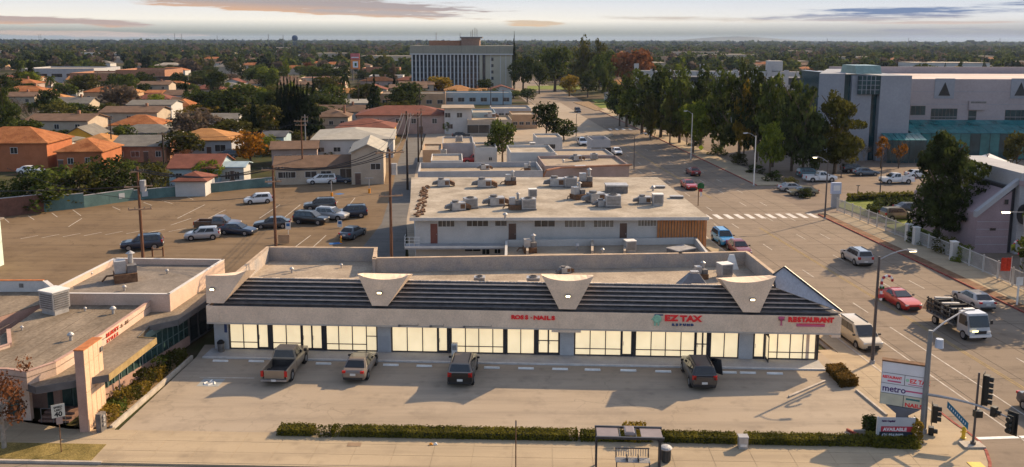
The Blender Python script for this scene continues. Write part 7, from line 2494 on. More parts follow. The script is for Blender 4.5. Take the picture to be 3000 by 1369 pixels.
def car(kind, color, p, heading, label, z=0.0, group=None, roof=None):
 """heading: world angle the nose points to, measured from +X."""
 if kind not in CARS:
  CARS[kind] = t = make_car(kind)
  kids = CHILDREN[t.name]
  for c in kids:
   if c.name.split('.')[0] in PAINTED:
    c.material_slots[0].link = 'OBJECT'
    c.material_slots[0].material = PT[color]
 else:
  t = copy_tree(CARS[kind], (0, 0, 0))
  kids = [c for c in COL.objects[-60:] if c.parent == t]
  for c in kids:
   if c.name.split('.')[0] in PAINTED:
    c.material_slots[0].link = 'OBJECT'
    c.material_slots[0].material = PT[color]
 if roof:
  for c in kids:
   if c.name.split('.')[0] == 'cabin':
    c.material_slots[0].material = PT[roof]
 t.location = (p.x, p.y, z)
 t.rotation_euler = (0, 0, heading)
 cat = {'pickup': 'pickup truck', 'van': 'minivan'}.get(kind, 'car')
 tag(t, label, cat, group)
 return t
A_ST = math.atan2(ST.n.y, ST.n.x)                  # towards the shops
A_RD = math.atan2(RDIR.y, RDIR.x)                  # away along the street
A_RT = math.atan2(RNOR.y, RNOR.x)                  # to the right of the street
def at_tail(u, v, L_, ang):
 p = P(u, v, 0)
 return Vector((p.x + math.cos(ang) * L_ / 2, p.y + math.sin(ang) * L_ / 2, 0))
G1 = 'cars nosed in at the shops'
car('pickup', 'tan', at_tail(805, 1131, 5.6, A_ST), A_ST, 'tan pickup with empty load bed nosed in before the shops', group=G1)
car('sedan', 'taupe', at_tail(1034, 1126, 4.8, A_ST - .02), A_ST - .02, 'grey brown sedan parked between two wheel stops before the shops', group=G1)
car('suv', 'black', at_tail(1347, 1139, 4.7, A_ST), A_ST, 'black SUV with tan roof before the nail shop', group=G1, roof='taupe')
c4 = car('suv', 'charcoal', at_tail(2064, 1148, 4.7, A_ST + .03), A_ST + .03, 'dark crossover with its right door open before the tax shop', group=G1)
od = MB().hexa([(.45, -.98, .45), (-.3, -1.75, .45), (-.36, -1.72, .45), (.40, -.94, .45)], [(.45, -.92, 1.55), (-.2, -1.62, 1.60), (-.26, -1.58, 1.60), (.40, -.88, 1.55)]).build('open_door', PT['charcoal'], c4)
MB().hexa([(.36, -1.06, 1.05), (-.2, -1.65, 1.05), (-.25, -1.60, 1.05), (.31, -1.01, 1.05)], [(.34, -1.04, 1.45), (-.16, -1.57, 1.5), (-.21, -1.53, 1.5), (.29, -.99, 1.45)]).build('door_glass', m_carglass, od)
G2 = 'cars in the back parking lot'
LT = A_RT + math.pi
for kind, col, u, v, a, lab in (
  ('suv', 'navy', 418, 729, LT + .22, 'dark navy SUV behind the transformer pole, nearest the pink building'), ('hatch', 'silver', 594, 700, LT + .18, 'silver hatchback with open side right of the navy SUV'),
  ('pickup', 'brown', 640, 672, A_RT - .1, 'dark brown pickup partly behind the navy sedan'), ('sedan', 'navy', 697, 686, A_RT - .25, 'dark blue sedan right of the silver hatchback'),
  ('sedan', 'charcoal', 798, 667, LT + .12, 'dark grey sedan crossed by the second wooden pole'), ('suv', 'black', 912, 655, A_RT - .30, 'black boxy SUV in front of the silver one'),
  ('suv', 'silver', 972, 643, A_RT - .35, 'silver SUV squeezed between dark ones'), ('suv', 'charcoal', 938, 614, LT + .15, 'dark grey SUV in the rear of the cluster'), ('suv', 'navy', 1028, 636, LT + .1, 'dark SUV at the right end of the cluster'),
  ('sedan', 'steel', 1034, 694, A_RD - .35, 'blue grey sedan beside the orange post near the alley'), ('hatch', 'white', 757, 595, LT + .30, 'white hatchback alone in the middle of the lot'),
  ('van', 'white', 943, 538, LT + .1, 'white van by the motel wing'), ('sedan', 'navy', 990, 536, A_RT + .05, 'dark sedan in front of the motel wing'), ('sedan', 'silver', 1028, 531, A_RT + .1, 'silver sedan at the right end of the motel wing')):
 car(kind, col, P(u, v, 0), a, lab, group=G2)
for kind, col, u, v, a, lab in (
  ('sedan', 'white', 92, 508, A_RT, 'white car half hidden by bushes beside the salmon house'), ('sedan', 'silver', 347, 462, A_RT, 'silver car in the yard of the grey gable house'), ('hatch', 'white', 385, 462, A_RD, 'white hatchback beside the grey gable house'),
  ('suv', 'charcoal', 668, 462, LT, 'dark car under the tan hip roof house'), ('pickup', 'red', 1394, 478, LT, 'red pickup parked between the shops behind the two storey building'), ('sedan', 'black', 1352, 403, A_RT, 'black car in the yard before the white block'),
  ('suv', 'white', 1706, 425, A_RD + math.pi, 'white SUV between the pair of trees and the kiosk'), ('hatch', 'white', 475, 378, A_RT, 'white car under the wide dark tree')):
 car(kind, col, P(u, v, 0), a, lab, z=-.02)
G3 = 'traffic and parked cars on the side street'
DN = A_RD + math.pi
for kind, col, u, v, a, lab in (
  ('van', 'cream', 2513, 1003, DN + .02, 'cream minivan parked at the kerb beside the restaurant'), ('coupe', 'red', 2634, 893, DN + .05, 'bright red coupe coming down the middle of the street'),
  ('suv', 'blue', 2118, 713, DN, 'bright blue car parked behind the maroon one at the kerb'), ('sedan', 'maroon', 2164, 740, DN, 'maroon red car parked at the kerb beside the white annex'),
  ('suv', 'silver', 2508, 768, A_RD, 'silver SUV driving away past the mulch strip'), ('sedan', 'silver', 2850, 893, A_RD - .02, 'silver sedan driving away on the far lane beside the truck'),
  ('sedan', 'white', 1807, 452, DN, 'small white car coming down the street by the shops'), ('sedan', 'maroon', 2030, 512, A_RD, 'dark maroon car in the shade of the street trees'), ('coupe', 'red', 2018, 552, DN, 'red car waiting beyond the zebra crossing'),
  ('suv', 'black', 1692, 330, DN, 'black car far up at the junction'), ('sedan', 'navy', 3075, 1226, DN, 'navy car entering at the right picture edge')):
 car(kind, col, P(u, v, ROADZ), a, lab, z=ROADZ, group=G3)
for kind, col, u, v, a, lab in (
  ('suv', 'teal', 2372, 520, A_RT, 'dark teal SUV in the shade by the side entrance'), ('pickup', 'white', 2402, 532, A_RT, 'white pickup in the shade by the side entrance'), ('sedan', 'silver', 2322, 560, A_RT, 'silver sedan under the last street tree'),
  ('sedan', 'olive', 2352, 572, LT, 'olive sedan nearest the campus entrance sign'), ('sedan', 'steel', 2536, 514, A_RT, 'blue sedan before the college stone slab'), ('suv', 'charcoal', 2500, 505, A_RT, 'dark SUV behind the blue sedan'),
  ('pickup', 'white', 2625, 537, LT, 'white pickup at the white kerb line on campus'), ('suv', 'olive', 2628, 643, A_RT + .1, 'olive silver SUV on the campus lawn edge'), ('sedan', 'navy', 2668, 622, A_RT, 'navy car behind the olive SUV'),
  ('suv', 'steel', 2860, 606, A_RD - .2, 'blue SUV seen from behind on the campus drive'), ('van', 'white', 2815, 676, DN - .1, 'white van facing the gate beside the mauve hall'), ('sedan', 'white', 2690, 520, A_RT, 'white car partly behind the largest tree')):
 car(kind, col, P(u, v, ROADZ), a, lab, z=ROADZ + .01, group='cars on the campus')
p = P(2835, 985, ROADZ)
tk = thing('stakebed_truck', 'pale cab stake bed truck loaded with black racks in the middle of the street', 'truck', (p.x, p.y, ROADZ), DN + .05)
bevelled(MB().hexa([(-.2, -1.0, .55), (1.55, -1.0, .55), (1.55, 1.0, .55), (-.2, 1.0, .55)], [(-.2, -.95, 2.3), (1.05, -.92, 2.3), (1.05, .92, 2.3), (-.2, .95, 2.3)]), 'cab', PT['silver'], tk, .07, 2)
MB().hexa([(1.42, -.86, 1.25), (1.44, .86, 1.25), (1.46, .86, 1.25), (1.44, -.86, 1.25)], [(1.10, -.82, 2.15), (1.10, .82, 2.15), (1.14, .82, 2.15), (1.14, -.82, 2.15)]).build('windscreen', m_carglass, tk)
for sy in (1, -1):
 MB().hexa([(.1, sy * .985, 1.3), (1.2, sy * .985, 1.3), (1.2, sy * 1.0, 1.3), (.1, sy * 1.0, 1.3)], [(.1, sy * .945, 2.1), (.95, sy * .945, 2.1), (.95, sy * .965, 2.1), (.1, sy * .965, 2.1)]).build('side_window', m_carglass, tk)
 MB().box((1.56, sy * .72, .85), (.08, .36, .2)).build('headlight', m_head, tk)
 MB().box((1.25, sy * 1.15, 1.6), (.08, .2, .35)).build('mirror', m_trim, tk)
MB().box((1.58, 0, .85), (.06, 1.0, .25)).build('grille', m_trim, tk)
MB().box((1.60, 0, .55), (.12, 1.9, .2)).build('bumper', PT['white'], tk)
MB().box((1.60, -.5, .98), (.03, .5, .12)).build('lit_headlight', M('lit_headlight', (.9, .8, .5), emit=(1, .8, .3), estr=3.0, var=.02), tk)
MB().span((-4.3, -1.15, .85), (-.35, 1.15, 1.0)).build('bed', m_metal_dk, tk)
MB().span((-4.2, -.35, .45), (1.2, .35, .84)).build('chassis', m_trim, tk)
for sy in (1, -1):
 for k in range(9):
  MB().box((-4.15 + k * .46, sy * 1.1, 1.65), (.07, .06, 1.3)).build('stake', m_trim, tk)
 for z in (1.3, 1.7, 2.1):
  MB().span((-4.3, sy * 1.14 - .02, z), (-.4, sy * 1.14 + .02, z + .14)).build('rail', m_trim, tk)
for k in range(5):
 MB().box((-.45, -.8 + k * .4, 1.7), (.06, .08, 1.4)).build('stake', m_trim, tk)
rk = random.Random(2)
for k in range(9):
 MB().box((-3.9 + k * .42, rk.uniform(-.2, .2), 1.5 + rk.uniform(0, .3)), (.3, 1.5, .9), 0, rk.uniform(-.2, .2)).build('cargo_rack', m_black if k % 3 else m_metal, tk)
MB().hexa([(-4.9, -1.1, .9), (-4.35, -1.1, 1.0), (-4.35, 1.1, 1.0), (-4.9, 1.1, .9)], [(-4.9, -1.1, 1.0), (-4.35, -1.1, 1.95), (-4.35, 1.1, 1.95), (-4.9, 1.1, 1.0)]).build('tail_board', m_wall_t, tk)
wm, rm = wheel_meshes(.42)
for x in (.75, -3.2):
 for sy in (1, -1):
  w = link('wheel', wm, tk, (x, sy * .9, .42)); w.rotation_euler = (math.pi / 2 * (-sy), 0, 0); link('rim', rm, w)
# ------------------------------------------------------------------ poles, cables, lamps, signs, shelter
m_wood = M('creosote_wood', (.14, .070, .042), var=.3, scale=2, fine=.25, stretch=(4, 4, .4))
m_wooddk = M('dark_pole_wood', (.05, .036, .028), var=.3, scale=2)
m_arm = M('crossarm_wood', (.34, .22, .14), var=.25, scale=3)
m_cable = M('cable', (.02, .02, .022), rough=.6)
m_steelpole = M('steel_pole', (.30, .30, .31), rough=.5, metal=.3, var=.12, scale=1.5)
m_poledk = M('dark_steel_pole', (.07, .06, .06), rough=.5, var=.2, scale=2)
m_signalblk = M('signal_black', (.012, .013, .012), rough=.5, var=.2)
m_whitesign = M('sign_white', (.66, .67, .70), rough=.4, var=.05)
m_yellowpaint = M('yellow_paint', (.62, .40, .02), rough=.5, var=.15)
m_orangepaint = M('orange_paint', (.60, .22, .01), rough=.5, var=.1)
PTOP = {}
def pole(key, u, v, vtop, label, m=m_wood, r=.15, arms=((.35, 2.4),), ang=0.0, transformer=False, y=None, name='utility_pole'):
 b = P(u, v, 0) if y is None else PD(u, v, y)
 top = PD(u, vtop, b.y).z
 t = thing(name, label, 'utility pole', (b.x, b.y, 0), ROADRZ + ang, 'wooden utility poles')
 MB().cyl((0, 0, -.2), (0, 0, top), r * 1.2, r * .72, 9).build('shaft', m, t)
 for dz, L_ in arms:
  a = MB().box((0, -.16, top - dz), (L_, .11, .13)).build('crossarm', m_arm, t)
  for k in (-.46, -.2, .2, .46):
   MB().cyl((k * L_, -.16, top - dz + .066), (k * L_, -.16, top - dz + .24), .04, n=6).build('insulator', m_metal_dk, a)
 if transformer:
  MB().cyl((.42, -.05, top - 2.5), (.42, -.05, top - 1.4), .3, n=12).build('transformer', m_metal, t)
  MB().box((.2, -.05, top - 1.9), (.24, .1, .12)).build('transformer_bracket', m_metal_dk, t)
 PTOP[key] = (t, top, arms[0][1] if arms else .3, arms[0][0] if arms else .1)
 return t
pole('a', 419, 757, 488, 'brown wooden pole with grey transformer behind the pink building', y=84, arms=((.5, 1.2), (2.0, 2.6), (4.3, 2.2)), ang=.3, transformer=True)
pole('b', 808, 718, 485, 'brown wooden pole behind the left end of the shops', y=84, arms=((.4, 2.2), (1.6, 1.6)), ang=.2)
pole('c', 1147, 745, 438, 'brown wooden pole at the mouth of the alley', y=83, arms=((.3, 2.8), (4.6, 2.4)), ang=.25, transformer=True)
pole('d', 1194, 556, 326, 'tall blackish pole in the middle of the alley', m_wooddk, .17, ((.5, 1.6),))
pole('e', 1226, 475, 330, 'dark pole beside the alley shops', m_wooddk, .15, ((.4, 1.8),))
pole('f', 1235, 440, 318, 'dark pole behind the alley shops', m_wooddk, .14, ((.4, 1.8),))
pole('g', 888, 532, 350, 'wooden pole in front of the motel wing', m_wood, .15, ((.3, 2.4), (1.0, 2.0)))
pole('h', 896, 430, 336, 'pale thin pole behind the motel wing', m_steelpole, .12, ((.6, 1.4),))
pole('i', 485, 552, 388, 'dark pole behind the car park wall', m_wooddk, .15, ((.3, 1.6),))
pole('j', 329, 456, 342, 'dark pole in front of the grey gable house', m_wooddk, .14, ((.3, 1.6),))
pole('k', 371, 372, 300, 'dark pole before the cream two storey house', m_wooddk, .14, ((.3, 1.6),))
pole('l', 1051, 327, 238, 'far pole beside the tall shaggy palm', m_wooddk, .15, ((.4, 2.0),))
pole('m', 1076, 306, 224, 'far pole right of the shaggy palm', m_wooddk, .15, ((.4, 2.0),))
pole('n', 1135, 380, 287, 'pole beside the pink two storey house', m_wooddk, .15, ((.4, 2.0),))
pole('o', 1438, 322, 258, 'pole in front of the office tower podium', m_wooddk, .16, ((.4, 2.2),))
pole('p', 1474, 318, 262, 'second pole in front of the office tower podium', m_wooddk, .16, ((.4, 2.2),))
pole('q', 1230, 330, 250, 'pole left of the office tower foot', m_wooddk, .16, ((.4, 2.2),))
pole('r', 290, 285, 212, 'pole before the red brick store', m_wooddk, .15, ((.4, 2.0),))
def cable(a, c, label, off=(0, 0), sag=.9, r=.034):
 (t0, z0, L0, d0), (t1, z1, L1, d1) = PTOP[a], PTOP[c]
 p = t0.location + Vector((math.cos(t0.rotation_euler.z), math.sin(t0.rotation_euler.z), 0)) * off[0] * L0 + Vector((0, 0, z0 - d0 + .2))
 q = t1.location + Vector((math.cos(t1.rotation_euler.z), math.sin(t1.rotation_euler.z), 0)) * off[1] * L1 + Vector((0, 0, z1 - d1 + .2))
 run_cable(p, q, label, sag, r)
def run_cable(p, q, label, sag, r=.034):
 pts = []
 for k in range(13):
  s = k / 12
  v = p.lerp(q, s)
  v.z -= sag * 4 * s * (1 - s)
  pts.append(v)
 o = MB().tube([v - p for v in pts], r, 4).build('power_cable', m_cable, None, p)
 tag(o, label, 'cable', 'overhead cables')
ends = {-.45: 'front', -.2: 'second', .2: 'third', .45: 'rear'}
for a, c, nm in (('a', 'b', 'between the transformer pole and the pole behind the shops'), ('b', 'c', 'between the pole behind the shops and the alley pole'), ('c', 'd', 'from the alley mouth pole up the alley'), ('d', 'e', 'further up the alley'), ('g', 'h', 'behind the motel wing')):
 for k, w in ends.items():
  if a in 'dg' and abs(k) < .3:
   continue
  cable(a, c, '%s overhead cable %s' % (w, nm), (k, k), .9)
for k, w in ends.items():
 t0, z0, L0, d0 = PTOP['a']
 p = t0.location + Vector((k * 2.2, .3 * k, z0 - 2.0))
 run_cable(p + Vector((-52, 6, .5)), p, '%s overhead cable leaving the transformer pole to the left edge' % w, 1.2)
t0, z0, L0, d0 = PTOP['i']
run_cable(PTOP['j'][0].location + Vector((0, 0, PTOP['j'][1] - .3)), t0.location + Vector((0, 0, z0 - .3)), 'cable between the two dark poles by the car park wall', 1.0)
run_cable(t0.location + Vector((0, 0, z0 - .3)), PTOP['g'][0].location + Vector((0, 0, PTOP['g'][1] - .4)), 'long cable over the red brown patio house', 1.4)
run_cable(PTOP['g'][0].location + Vector((0, 0, PTOP['g'][1] - .4)), PTOP['d'][0].location + Vector((0, 0, PTOP['d'][1] - .6)), 'cable from the motel pole to the alley pole', 1.2)
t0, z0, L0, d0 = PTOP['b']
run_cable(Vector((-62, 104, 9.0)), t0.location + Vector((-.6, 0, z0 - 3.0)), 'long sagging cable across the back parking lot', 2.0, .03)
def street_lamp(u, v, vtop, arm, label, m=m_steelpole, r=.11, lit=False, z=0.0, dirv=None):
 b = P(u, v, z)
 top = PD(u, vtop, b.y).z
 t = thing('street_lamp', label, 'street lamp', (b.x, b.y, z), ROADRZ, 'street lamps')
 H = top - z
 MB().cyl((0, 0, 0), (0, 0, .25), r * 1.7, r * 1.6, 10).build('base', m_steelpole, t)
 MB().cyl((0, 0, .25), (0, 0, H), r * 1.15, r * .7, 10).build('pole', m, t)
 n = 6
 pts = [(arm * s, 0, H - .25 + .75 * math.sin(s * 1.57)) for s in [k / n for k in range(n + 1)]]
 MB().tube(pts, .045, 6).build('arm', m_steelpole, t)
 hd = MB().hexa([(arm - .1 * (1 if arm > 0 else -1), -.15, H + .40), (arm + .65 * (1 if arm > 0 else -1), -.12, H + .42), (arm + .65 * (1 if arm > 0 else -1), .12, H + .42), (arm - .1 * (1 if arm > 0 else -1), .15, H + .40)],
     [(arm - .1 * (1 if arm > 0 else -1), -.10, H + .56), (arm + .6 * (1 if arm > 0 else -1), -.07, H + .52), (arm + .6 * (1 if arm > 0 else -1), .07, H + .52), (arm - .1 * (1 if arm > 0 else -1), .10, H + .56)]).build('lamp_head', m_metal, t)
 MB().box((arm + .3 * (1 if arm > 0 else -1), 0, H + .375), (.5, .2, .05)).build('lens', m_lamp if lit else m_head, hd)
 return t, H
sl1, H1 = street_lamp(2555, 1064, 752, 2.3, 'tall street lamp lit above the street at the restaurant corner', m_poledk, .12, True)
street_lamp(2416, 643, 470, -1.6, 'lit street lamp at the corner of the mulch strip', m_poledk, .11, True)
street_lamp(2208, 546, 398, -1.6, 'white street lamp beside the dark street trees', m_plainwhite, .1)
street_lamp(1903, 402, 305, -1.8, 'pale street lamp where the tree row begins', m_plainwhite, .1)
street_lamp(1857, 500, 398, 1.8, 'street lamp beside the curved fascia shop', m_poledk, .1)
street_lamp(2024, 470, 332, -1.2, 'thin street lamp behind the yellow crossing sign', m_plainwhite, .08)
street_lamp(1688, 400, 335, .5, 'slender pole lamp at the far crossing', m_poledk, .08)
for u, v, vt, lab in ((2577, 580, 425, 'thin dark flagless pole on the campus lawn'), (2464, 520, 470, 'short dark pole by the campus entrance'), (2512, 580, 545, 'short black signal post on the campus drive'), (2950, 590, 470, 'dark thin pole behind the sloping parapet'), (2884, 560, 455, 'thin pole by the campus tent')):
 b = P(u, v, 0)
 t = thing('lamp_post', lab, 'pole', (b.x, b.y, -.12))
 H = PD(u, vt, b.y).z + .12
 MB().cyl((0, 0, 0), (0, 0, H), .10, .07, 8).build('pole', m_poledk, t)
 MB().box((0, 0, H + .06), (.5, .25, .12)).build('head', m_poledk, t)
m_candyred = M('candy_red', (.36, .02, .03), rough=.4, var=.1)
m_candywhite = M('candy_white', (.62, .60, .60), rough=.4, var=.05)
m_wreath = M('wreath_green', (.03, .11, .04), var=.4, scale=8)
def candy(p, label, rz, sc=1.0):
 t = thing('candy_cane', label, 'decoration', p, rz, 'street decorations')
 pts = [(0, 0, .25 * k) for k in range(7)] + [(.42 - .42 * math.cos(a), 0, 1.5 + .42 * math.sin(a)) for a in (.5, 1.0, 1.57, 2.1, 2.7, 3.2)]
 for k in range(len(pts) - 1):
  MB().tube([pts[k], pts[k + 1]], .10, 6).build('stripe', m_candyred if k % 2 else m_candywhite, t)
 MB().box((0, -.05, .35), (.5, .1, .3), 0, .3).build('bow', m_candyred, t)
 MB().box((.02, -.04, 1.0), (.34, .1, .2)).build('bow', m_wreath, t)
 t.scale = (sc,) * 3
 return t
q = sl1.location
candy((q.x + .26, q.y - .12, H1 * .60), 'red and white striped candy cane fixed to the tall lit lamp', ROADRZ, 1.0)
b2 = P(2045, 603, ROADZ)
dp = thing('decorated_post', 'slim post with a green wreath and red bow beyond the zebra crossing', 'decoration', (b2.x, b2.y, 0), ROADRZ)
MB().cyl((0, 0, -.1), (0, 0, 3.3), .07, n=8).build('post', m_rust, dp)
MB().lathe([(.35, -.1), (.55, 0), (.35, .1), (.2, 0)], 14).build('wreath', m_wreath, dp, (.3, -.1, 2.9)).rotation_euler = (math.pi / 2, 0, 0)
MB().box((.3, -.15, 2.3), (.5, .12, .5)).build('bow', m_candyred, dp)
MB().box((.35, -.15, 1.7), (.25, .1, .7)).build('ribbon', m_candywhite, dp)
b3 = PD(2697, 1340, 51.6)
b3.z = 0
sp = thing('signal_pole', 'tall steel traffic signal pole with mast arm and lamp at the corner', 'traffic signal', (b3.x, b3.y, 0), 0)
Hs = PD(2733, 968, 51.6).z
MB().cyl((0, 0, 0), (0, 0, .3), .26, .24, 12).build('base', m_steelpole, sp)
MB().cyl((0, 0, .3), (0, 0, Hs), .20, .13, 12).build('pole', M('mast_steel', (.20, .215, .225), rough=.45, metal=.3, var=.15, scale=1.5), sp)
la = PD(2835, 952, 54)
d = la - b3
MB().tube([(0, 0, Hs - .2), (d.x * .35, d.y * .35, Hs + .25), (d.x * .75, d.y * .75, Hs + .55), (d.x, d.y, Hs + .6)], .055, 6).build('lamp_arm', m_steelpole, sp)
MB().box((d.x, d.y, Hs + .6), (.7, .25, .14), 0, .2).build('lamp_head', m_plainwhite, sp)
mz = PD(2725, 1155, 51.6).z
ma = PD(2965, 1237, 47.5)
e = ma - b3
pts = [(0, 0, mz)]
for k in range(1, 7):
 s = k / 6
 pts.append((e.x * s, e.y * s, mz + (ma.z - mz) * s * s + .35 * math.sin(s * 2.6)))
MB().tube(pts, [.10, .095, .085, .075, .065, .055, .05], 8).build('mast_arm', m_steelpole, sp)
def signal_head(parent, c, n, rz, size=.34, plate=True):
 h = MB().box((0, 0, 0), (.34, .30, size * n + .1)).build('signal_head', m_signalblk, parent, c, rz)
 if plate:
  MB().box((0, .17, 0), (.62, .03, size * n + .4)).build('backplate', m_signalblk, h)
 for k in range(n):
  z = (k - (n - 1) / 2) * size
  MB().lathe([(.12, 0), (.15, .0), (.15, .22), (.13, .22)], 10).build('visor', m_signalblk, h, (0, -.15, z)).rotation_euler = (math.pi / 2, 0, 0)
  MB().cyl((0, -.155, z), (0, -.165, z), .12, n=10).build('signal_lens', M('signal_lens', (.05, .06, .055), rough=.2), h)
 return h
def mastpt(s):
 return Vector((e.x * s, e.y * s, mz + (ma.z - mz) * s * s + .35 * math.sin(s * 2.6)))
signal_head(sp, mastpt(.98) + Vector((.05, 0, -.35)), 3, -1.0)
signal_head(sp, mastpt(.80) + Vector((0, 0, .0)), 1, .6, .5, False)
p_ = PD(2732, 1212, 51.3) - b3
signal_head(sp, p_ + Vector((.15, 0, 0)), 3, 1.2)
p_ = PD(2722, 1262, 51.3) - b3
signal_head(sp, p_ + Vector((.12, 0, 0)), 1, 1.2, .42, False)
p_ = PD(2752, 1006, 51.4) - b3
MB().cyl((p_.x, p_.y, p_.z - .28), (p_.x, p_.y, p_.z + .28), .26, .22, 12).build('camera_housing', M('pale_blue_box', (.42, .47, .55), rough=.4, var=.08), sp)
p0, p1 = PD(2776, 1182, 51.0) - b3, PD(2836, 1258, 49.6) - b3
ns = MB()
ns.hexa([(p0.x, p0.y, p0.z - .30), (p1.x, p1.y, p1.z - .05), (p1.x, p1.y + .03, p1.z - .05), (p0.x, p0.y + .03, p0.z - .30)], [(p0.x, p0.y, p0.z + .14), (p1.x, p1.y, p1.z + .40), (p1.x, p1.y + .03, p1.z + .40), (p0.x, p0.y + .03, p0.z + .14)])
nsb = ns.build('street_name_sign', M('street_sign_blue', (.02, .14, .24), rough=.4, var=.08), sp)
dd = (p1 - p0)
for k in range(9):
 s = .1 + k * .095
 MB().box((p0.x + dd.x * s, p0.y + dd.y * s - .02, p0.z + dd.z * s - .08 + .25 * s), (.07, .02, .14)).build('sign_letter', m_whitesign, nsb)
b4 = P(2850, 1306, 0)
pp = thing('pedestrian_signal_pole', 'dark slender pole with a five lens signal head at the ramp', 'traffic signal', (b4.x, b4.y, 0))
Hp = PD(2868, 1092, b4.y).z
MB().cyl((0, 0, 0), (0, 0, .3), .16, n=10).build('base', m_poledk, pp)
MB().cyl((0, 0, .3), (0, 0, Hp), .075, .06, 10).build('pole', m_poledk, pp)
c = PD(2884, 1142, b4.y) - b4
signal_head(pp, Vector((c.x + .08, -.05, c.z)), 5, .9, .36)
c = PD(2862, 1210, b4.y) - b4
MB().box((c.x, -.1, c.z), (.45, .35, .42)).build('walk_signal', m_signalblk, pp)
MB().box((-.05, 0, .06), (1.3, .8, .1)).build('footing', m_kerb, pp)
hq = P(2822, 1284, 0)
hy = thing('fire_hydrant', 'yellow fire hydrant on the corner near the ramp', 'hydrant', (hq.x, hq.y, 0))
MB().lathe([(.16, 0), (.16, .06), (.11, .08), (.11, .55), (.14, .58), (.12, .68), (.05, .76), (.02, .78)], 12).build('barrel', m_yellowpaint, hy)
for a in (0, math.pi):
 MB().cyl((0, 0, .42), (.2 * math.cos(a), 0, .42), .05, n=8).build('outlet', m_yellowpaint, hy)
stripe('front_pavement', P(2842, 1364), P(2882, 1364), .8, .012, m_yellowpaint, 'tactile_plate')
bq = P(2640, 1252, 0)
cs_ = thing('shop_sign_board', 'tall white board with RESTAURANT, EZ TAX, metro and NAILS panels on grey pedestal', 'sign board', (bq.x, bq.y, 0), -.42)
k1 = (bq - EYE).dot(_f) / FPX
cs_p = MB()
zb0, zb1 = PD(2650, 1190, bq.y).z, PD(2655, 1064, bq.y).z
wB = 2.75
cs_p.box((0, 0, zb0 / 2 - .3), (.72, .38, zb0 - .35))
cs_p.hexa([(-.36, -.19, zb0 - .5), (.36, -.19, zb0 - .5), (.36, .19, zb0 - .5), (-.36, .19, zb0 - .5)], [(-1.0, -.2, zb0 - .02), (1.0, -.2, zb0 - .02), (1.0, .2, zb0 - .02), (-1.0, .2, zb0 - .02)])
cs_p.build('pedestal', M('sign_pedestal', (.15, .16, .185), rough=.5, var=.1), cs_)
MB().box((0, .06, (zb0 + zb1) / 2), (wB, .40, zb1 - zb0)).build('cabinet', m_metal_dk, cs_)
MB().box((0, .02, zb1 + .05), (wB + .04, .5, .09)).build('top_rail', m_rust, cs_)
m_cream = M('sign_cream', (.56, .53, .40), rough=.5, var=.1)
hh = zb1 - zb0
def spanel(x0, x1, f0, f1, m):
 return MB().span((x0 + .02, -.18, zb0 + hh * f0 + .02), (x1 - .02, -.145, zb0 + hh * f1 - .02)).build('sign_panel', m, cs_)
spanel(-wB / 2, wB / 2, .74, 1.0, m_whitesign)
spanel(-wB / 2, 0, .50, .74, m_whitesign); spanel(0, wB / 2, .50, .74, m_whitesign)
spanel(-wB / 2, wB / 2, .27, .50, m_whitesign)
spanel(-wB / 2, 0, 0, .27, m_cream); spanel(0, wB / 2, 0, .27, m_cream)
def stext(s, size, x, f, m, xs=1.0):
 return text('sign_text', s, size, m, cs_, (x, -.185, zb0 + hh * f), (math.pi / 2, 0, 0), .004, xs, .012)
m_metro = M('metro_purple', (.07, .03, .14), rough=.5)
stext('RESTAURANT', .235, -1.30, .62, m_signred, .78); MB().box((-.6, -.184, zb0 + hh * .56), (.8, .006, .10)).build('sign_script', m_pink, cs_)
stext('EZ TAX', .38, .30, .58, m_signred, .9); MB().box((.62, -.184, zb0 + hh * .54), (.8, .006, .05)).build('sign_script', m_pink, cs_)
MB().cyl((.16, -.182, zb0 + hh * .63), (.16, -.19, zb0 + hh * .63), .1, n=12).build('emblem', m_signgreen, cs_)
stext('metro', .58, -1.28, .32, m_metro, .95); MB().box((.65, -.184, zb0 + hh * .38), (1.1, .006, .10)).build('sign_script', m_pink, cs_)
MB().box((.55, -.184, zb0 + hh * .20), (.8, .006, .12)).build('sign_script', M('sign_teal', (.05, .17, .17)), cs_)
stext('NAILS', .36, .10, .025, m_signred, 1.1)
aq = P(2622, 1299, 0)
ab = thing('availability_sign', 'grey white AVAILABLE property sign with red band above the hedge', 'sign board', (aq.x, aq.y, 0), ST.rz + .02)
za0, za1 = PD(2622, 1281, aq.y).z, PD(2622, 1224, aq.y).z
wA = 2.30
for x in (-wA / 2 + .04, wA / 2 - .04):
 MB().span((x - .05, .04, 0), (x + .05, .14, za1)).build('post', m_plainwhite, ab)
bd = MB().span((-wA / 2, 0, za0), (wA / 2, .038, za1)).build('board', M('sign_grey', (.36, .40, .44), rough=.4, var=.06), ab)
ha = za1 - za0
MB().span((-wA / 2 + .22, -.006, za0 + ha * .28), (wA / 2 - .01, -.001, za0 + ha * .55)).build('red_band', M('sign_crimson', (.36, .02, .05), rough=.4), ab)
MB().span((-wA / 2 + .14, -.006, za0 + .01), (wA / 2 - .01, -.001, za0 + ha * .275)).build('dark_band', M('sign_dark', (.02, .03, .045), rough=.4), ab)
text('sign_text', 'AVAILABLE', .30, m_whitesign, ab, (-wA / 2 + .36, -.010, za0 + ha * .32), (math.pi / 2, 0, 0), .002, .98, .01)
text('sign_text', '626.854.8600', .24, m_whitesign, ab, (-wA / 2 + .30, -.010, za0 + ha * .05), (math.pi / 2, 0, 0), .002, 1.0, .008)
text('sign_text', 'NAI Capital', .17, M('sign_purple', (.06, .03, .09)), ab, (-wA / 2 + .25, -.004, za0 + ha * .78), (math.pi / 2, 0, 0), .002, 1.0, .012)
bs = P(1838, 1369, 0)
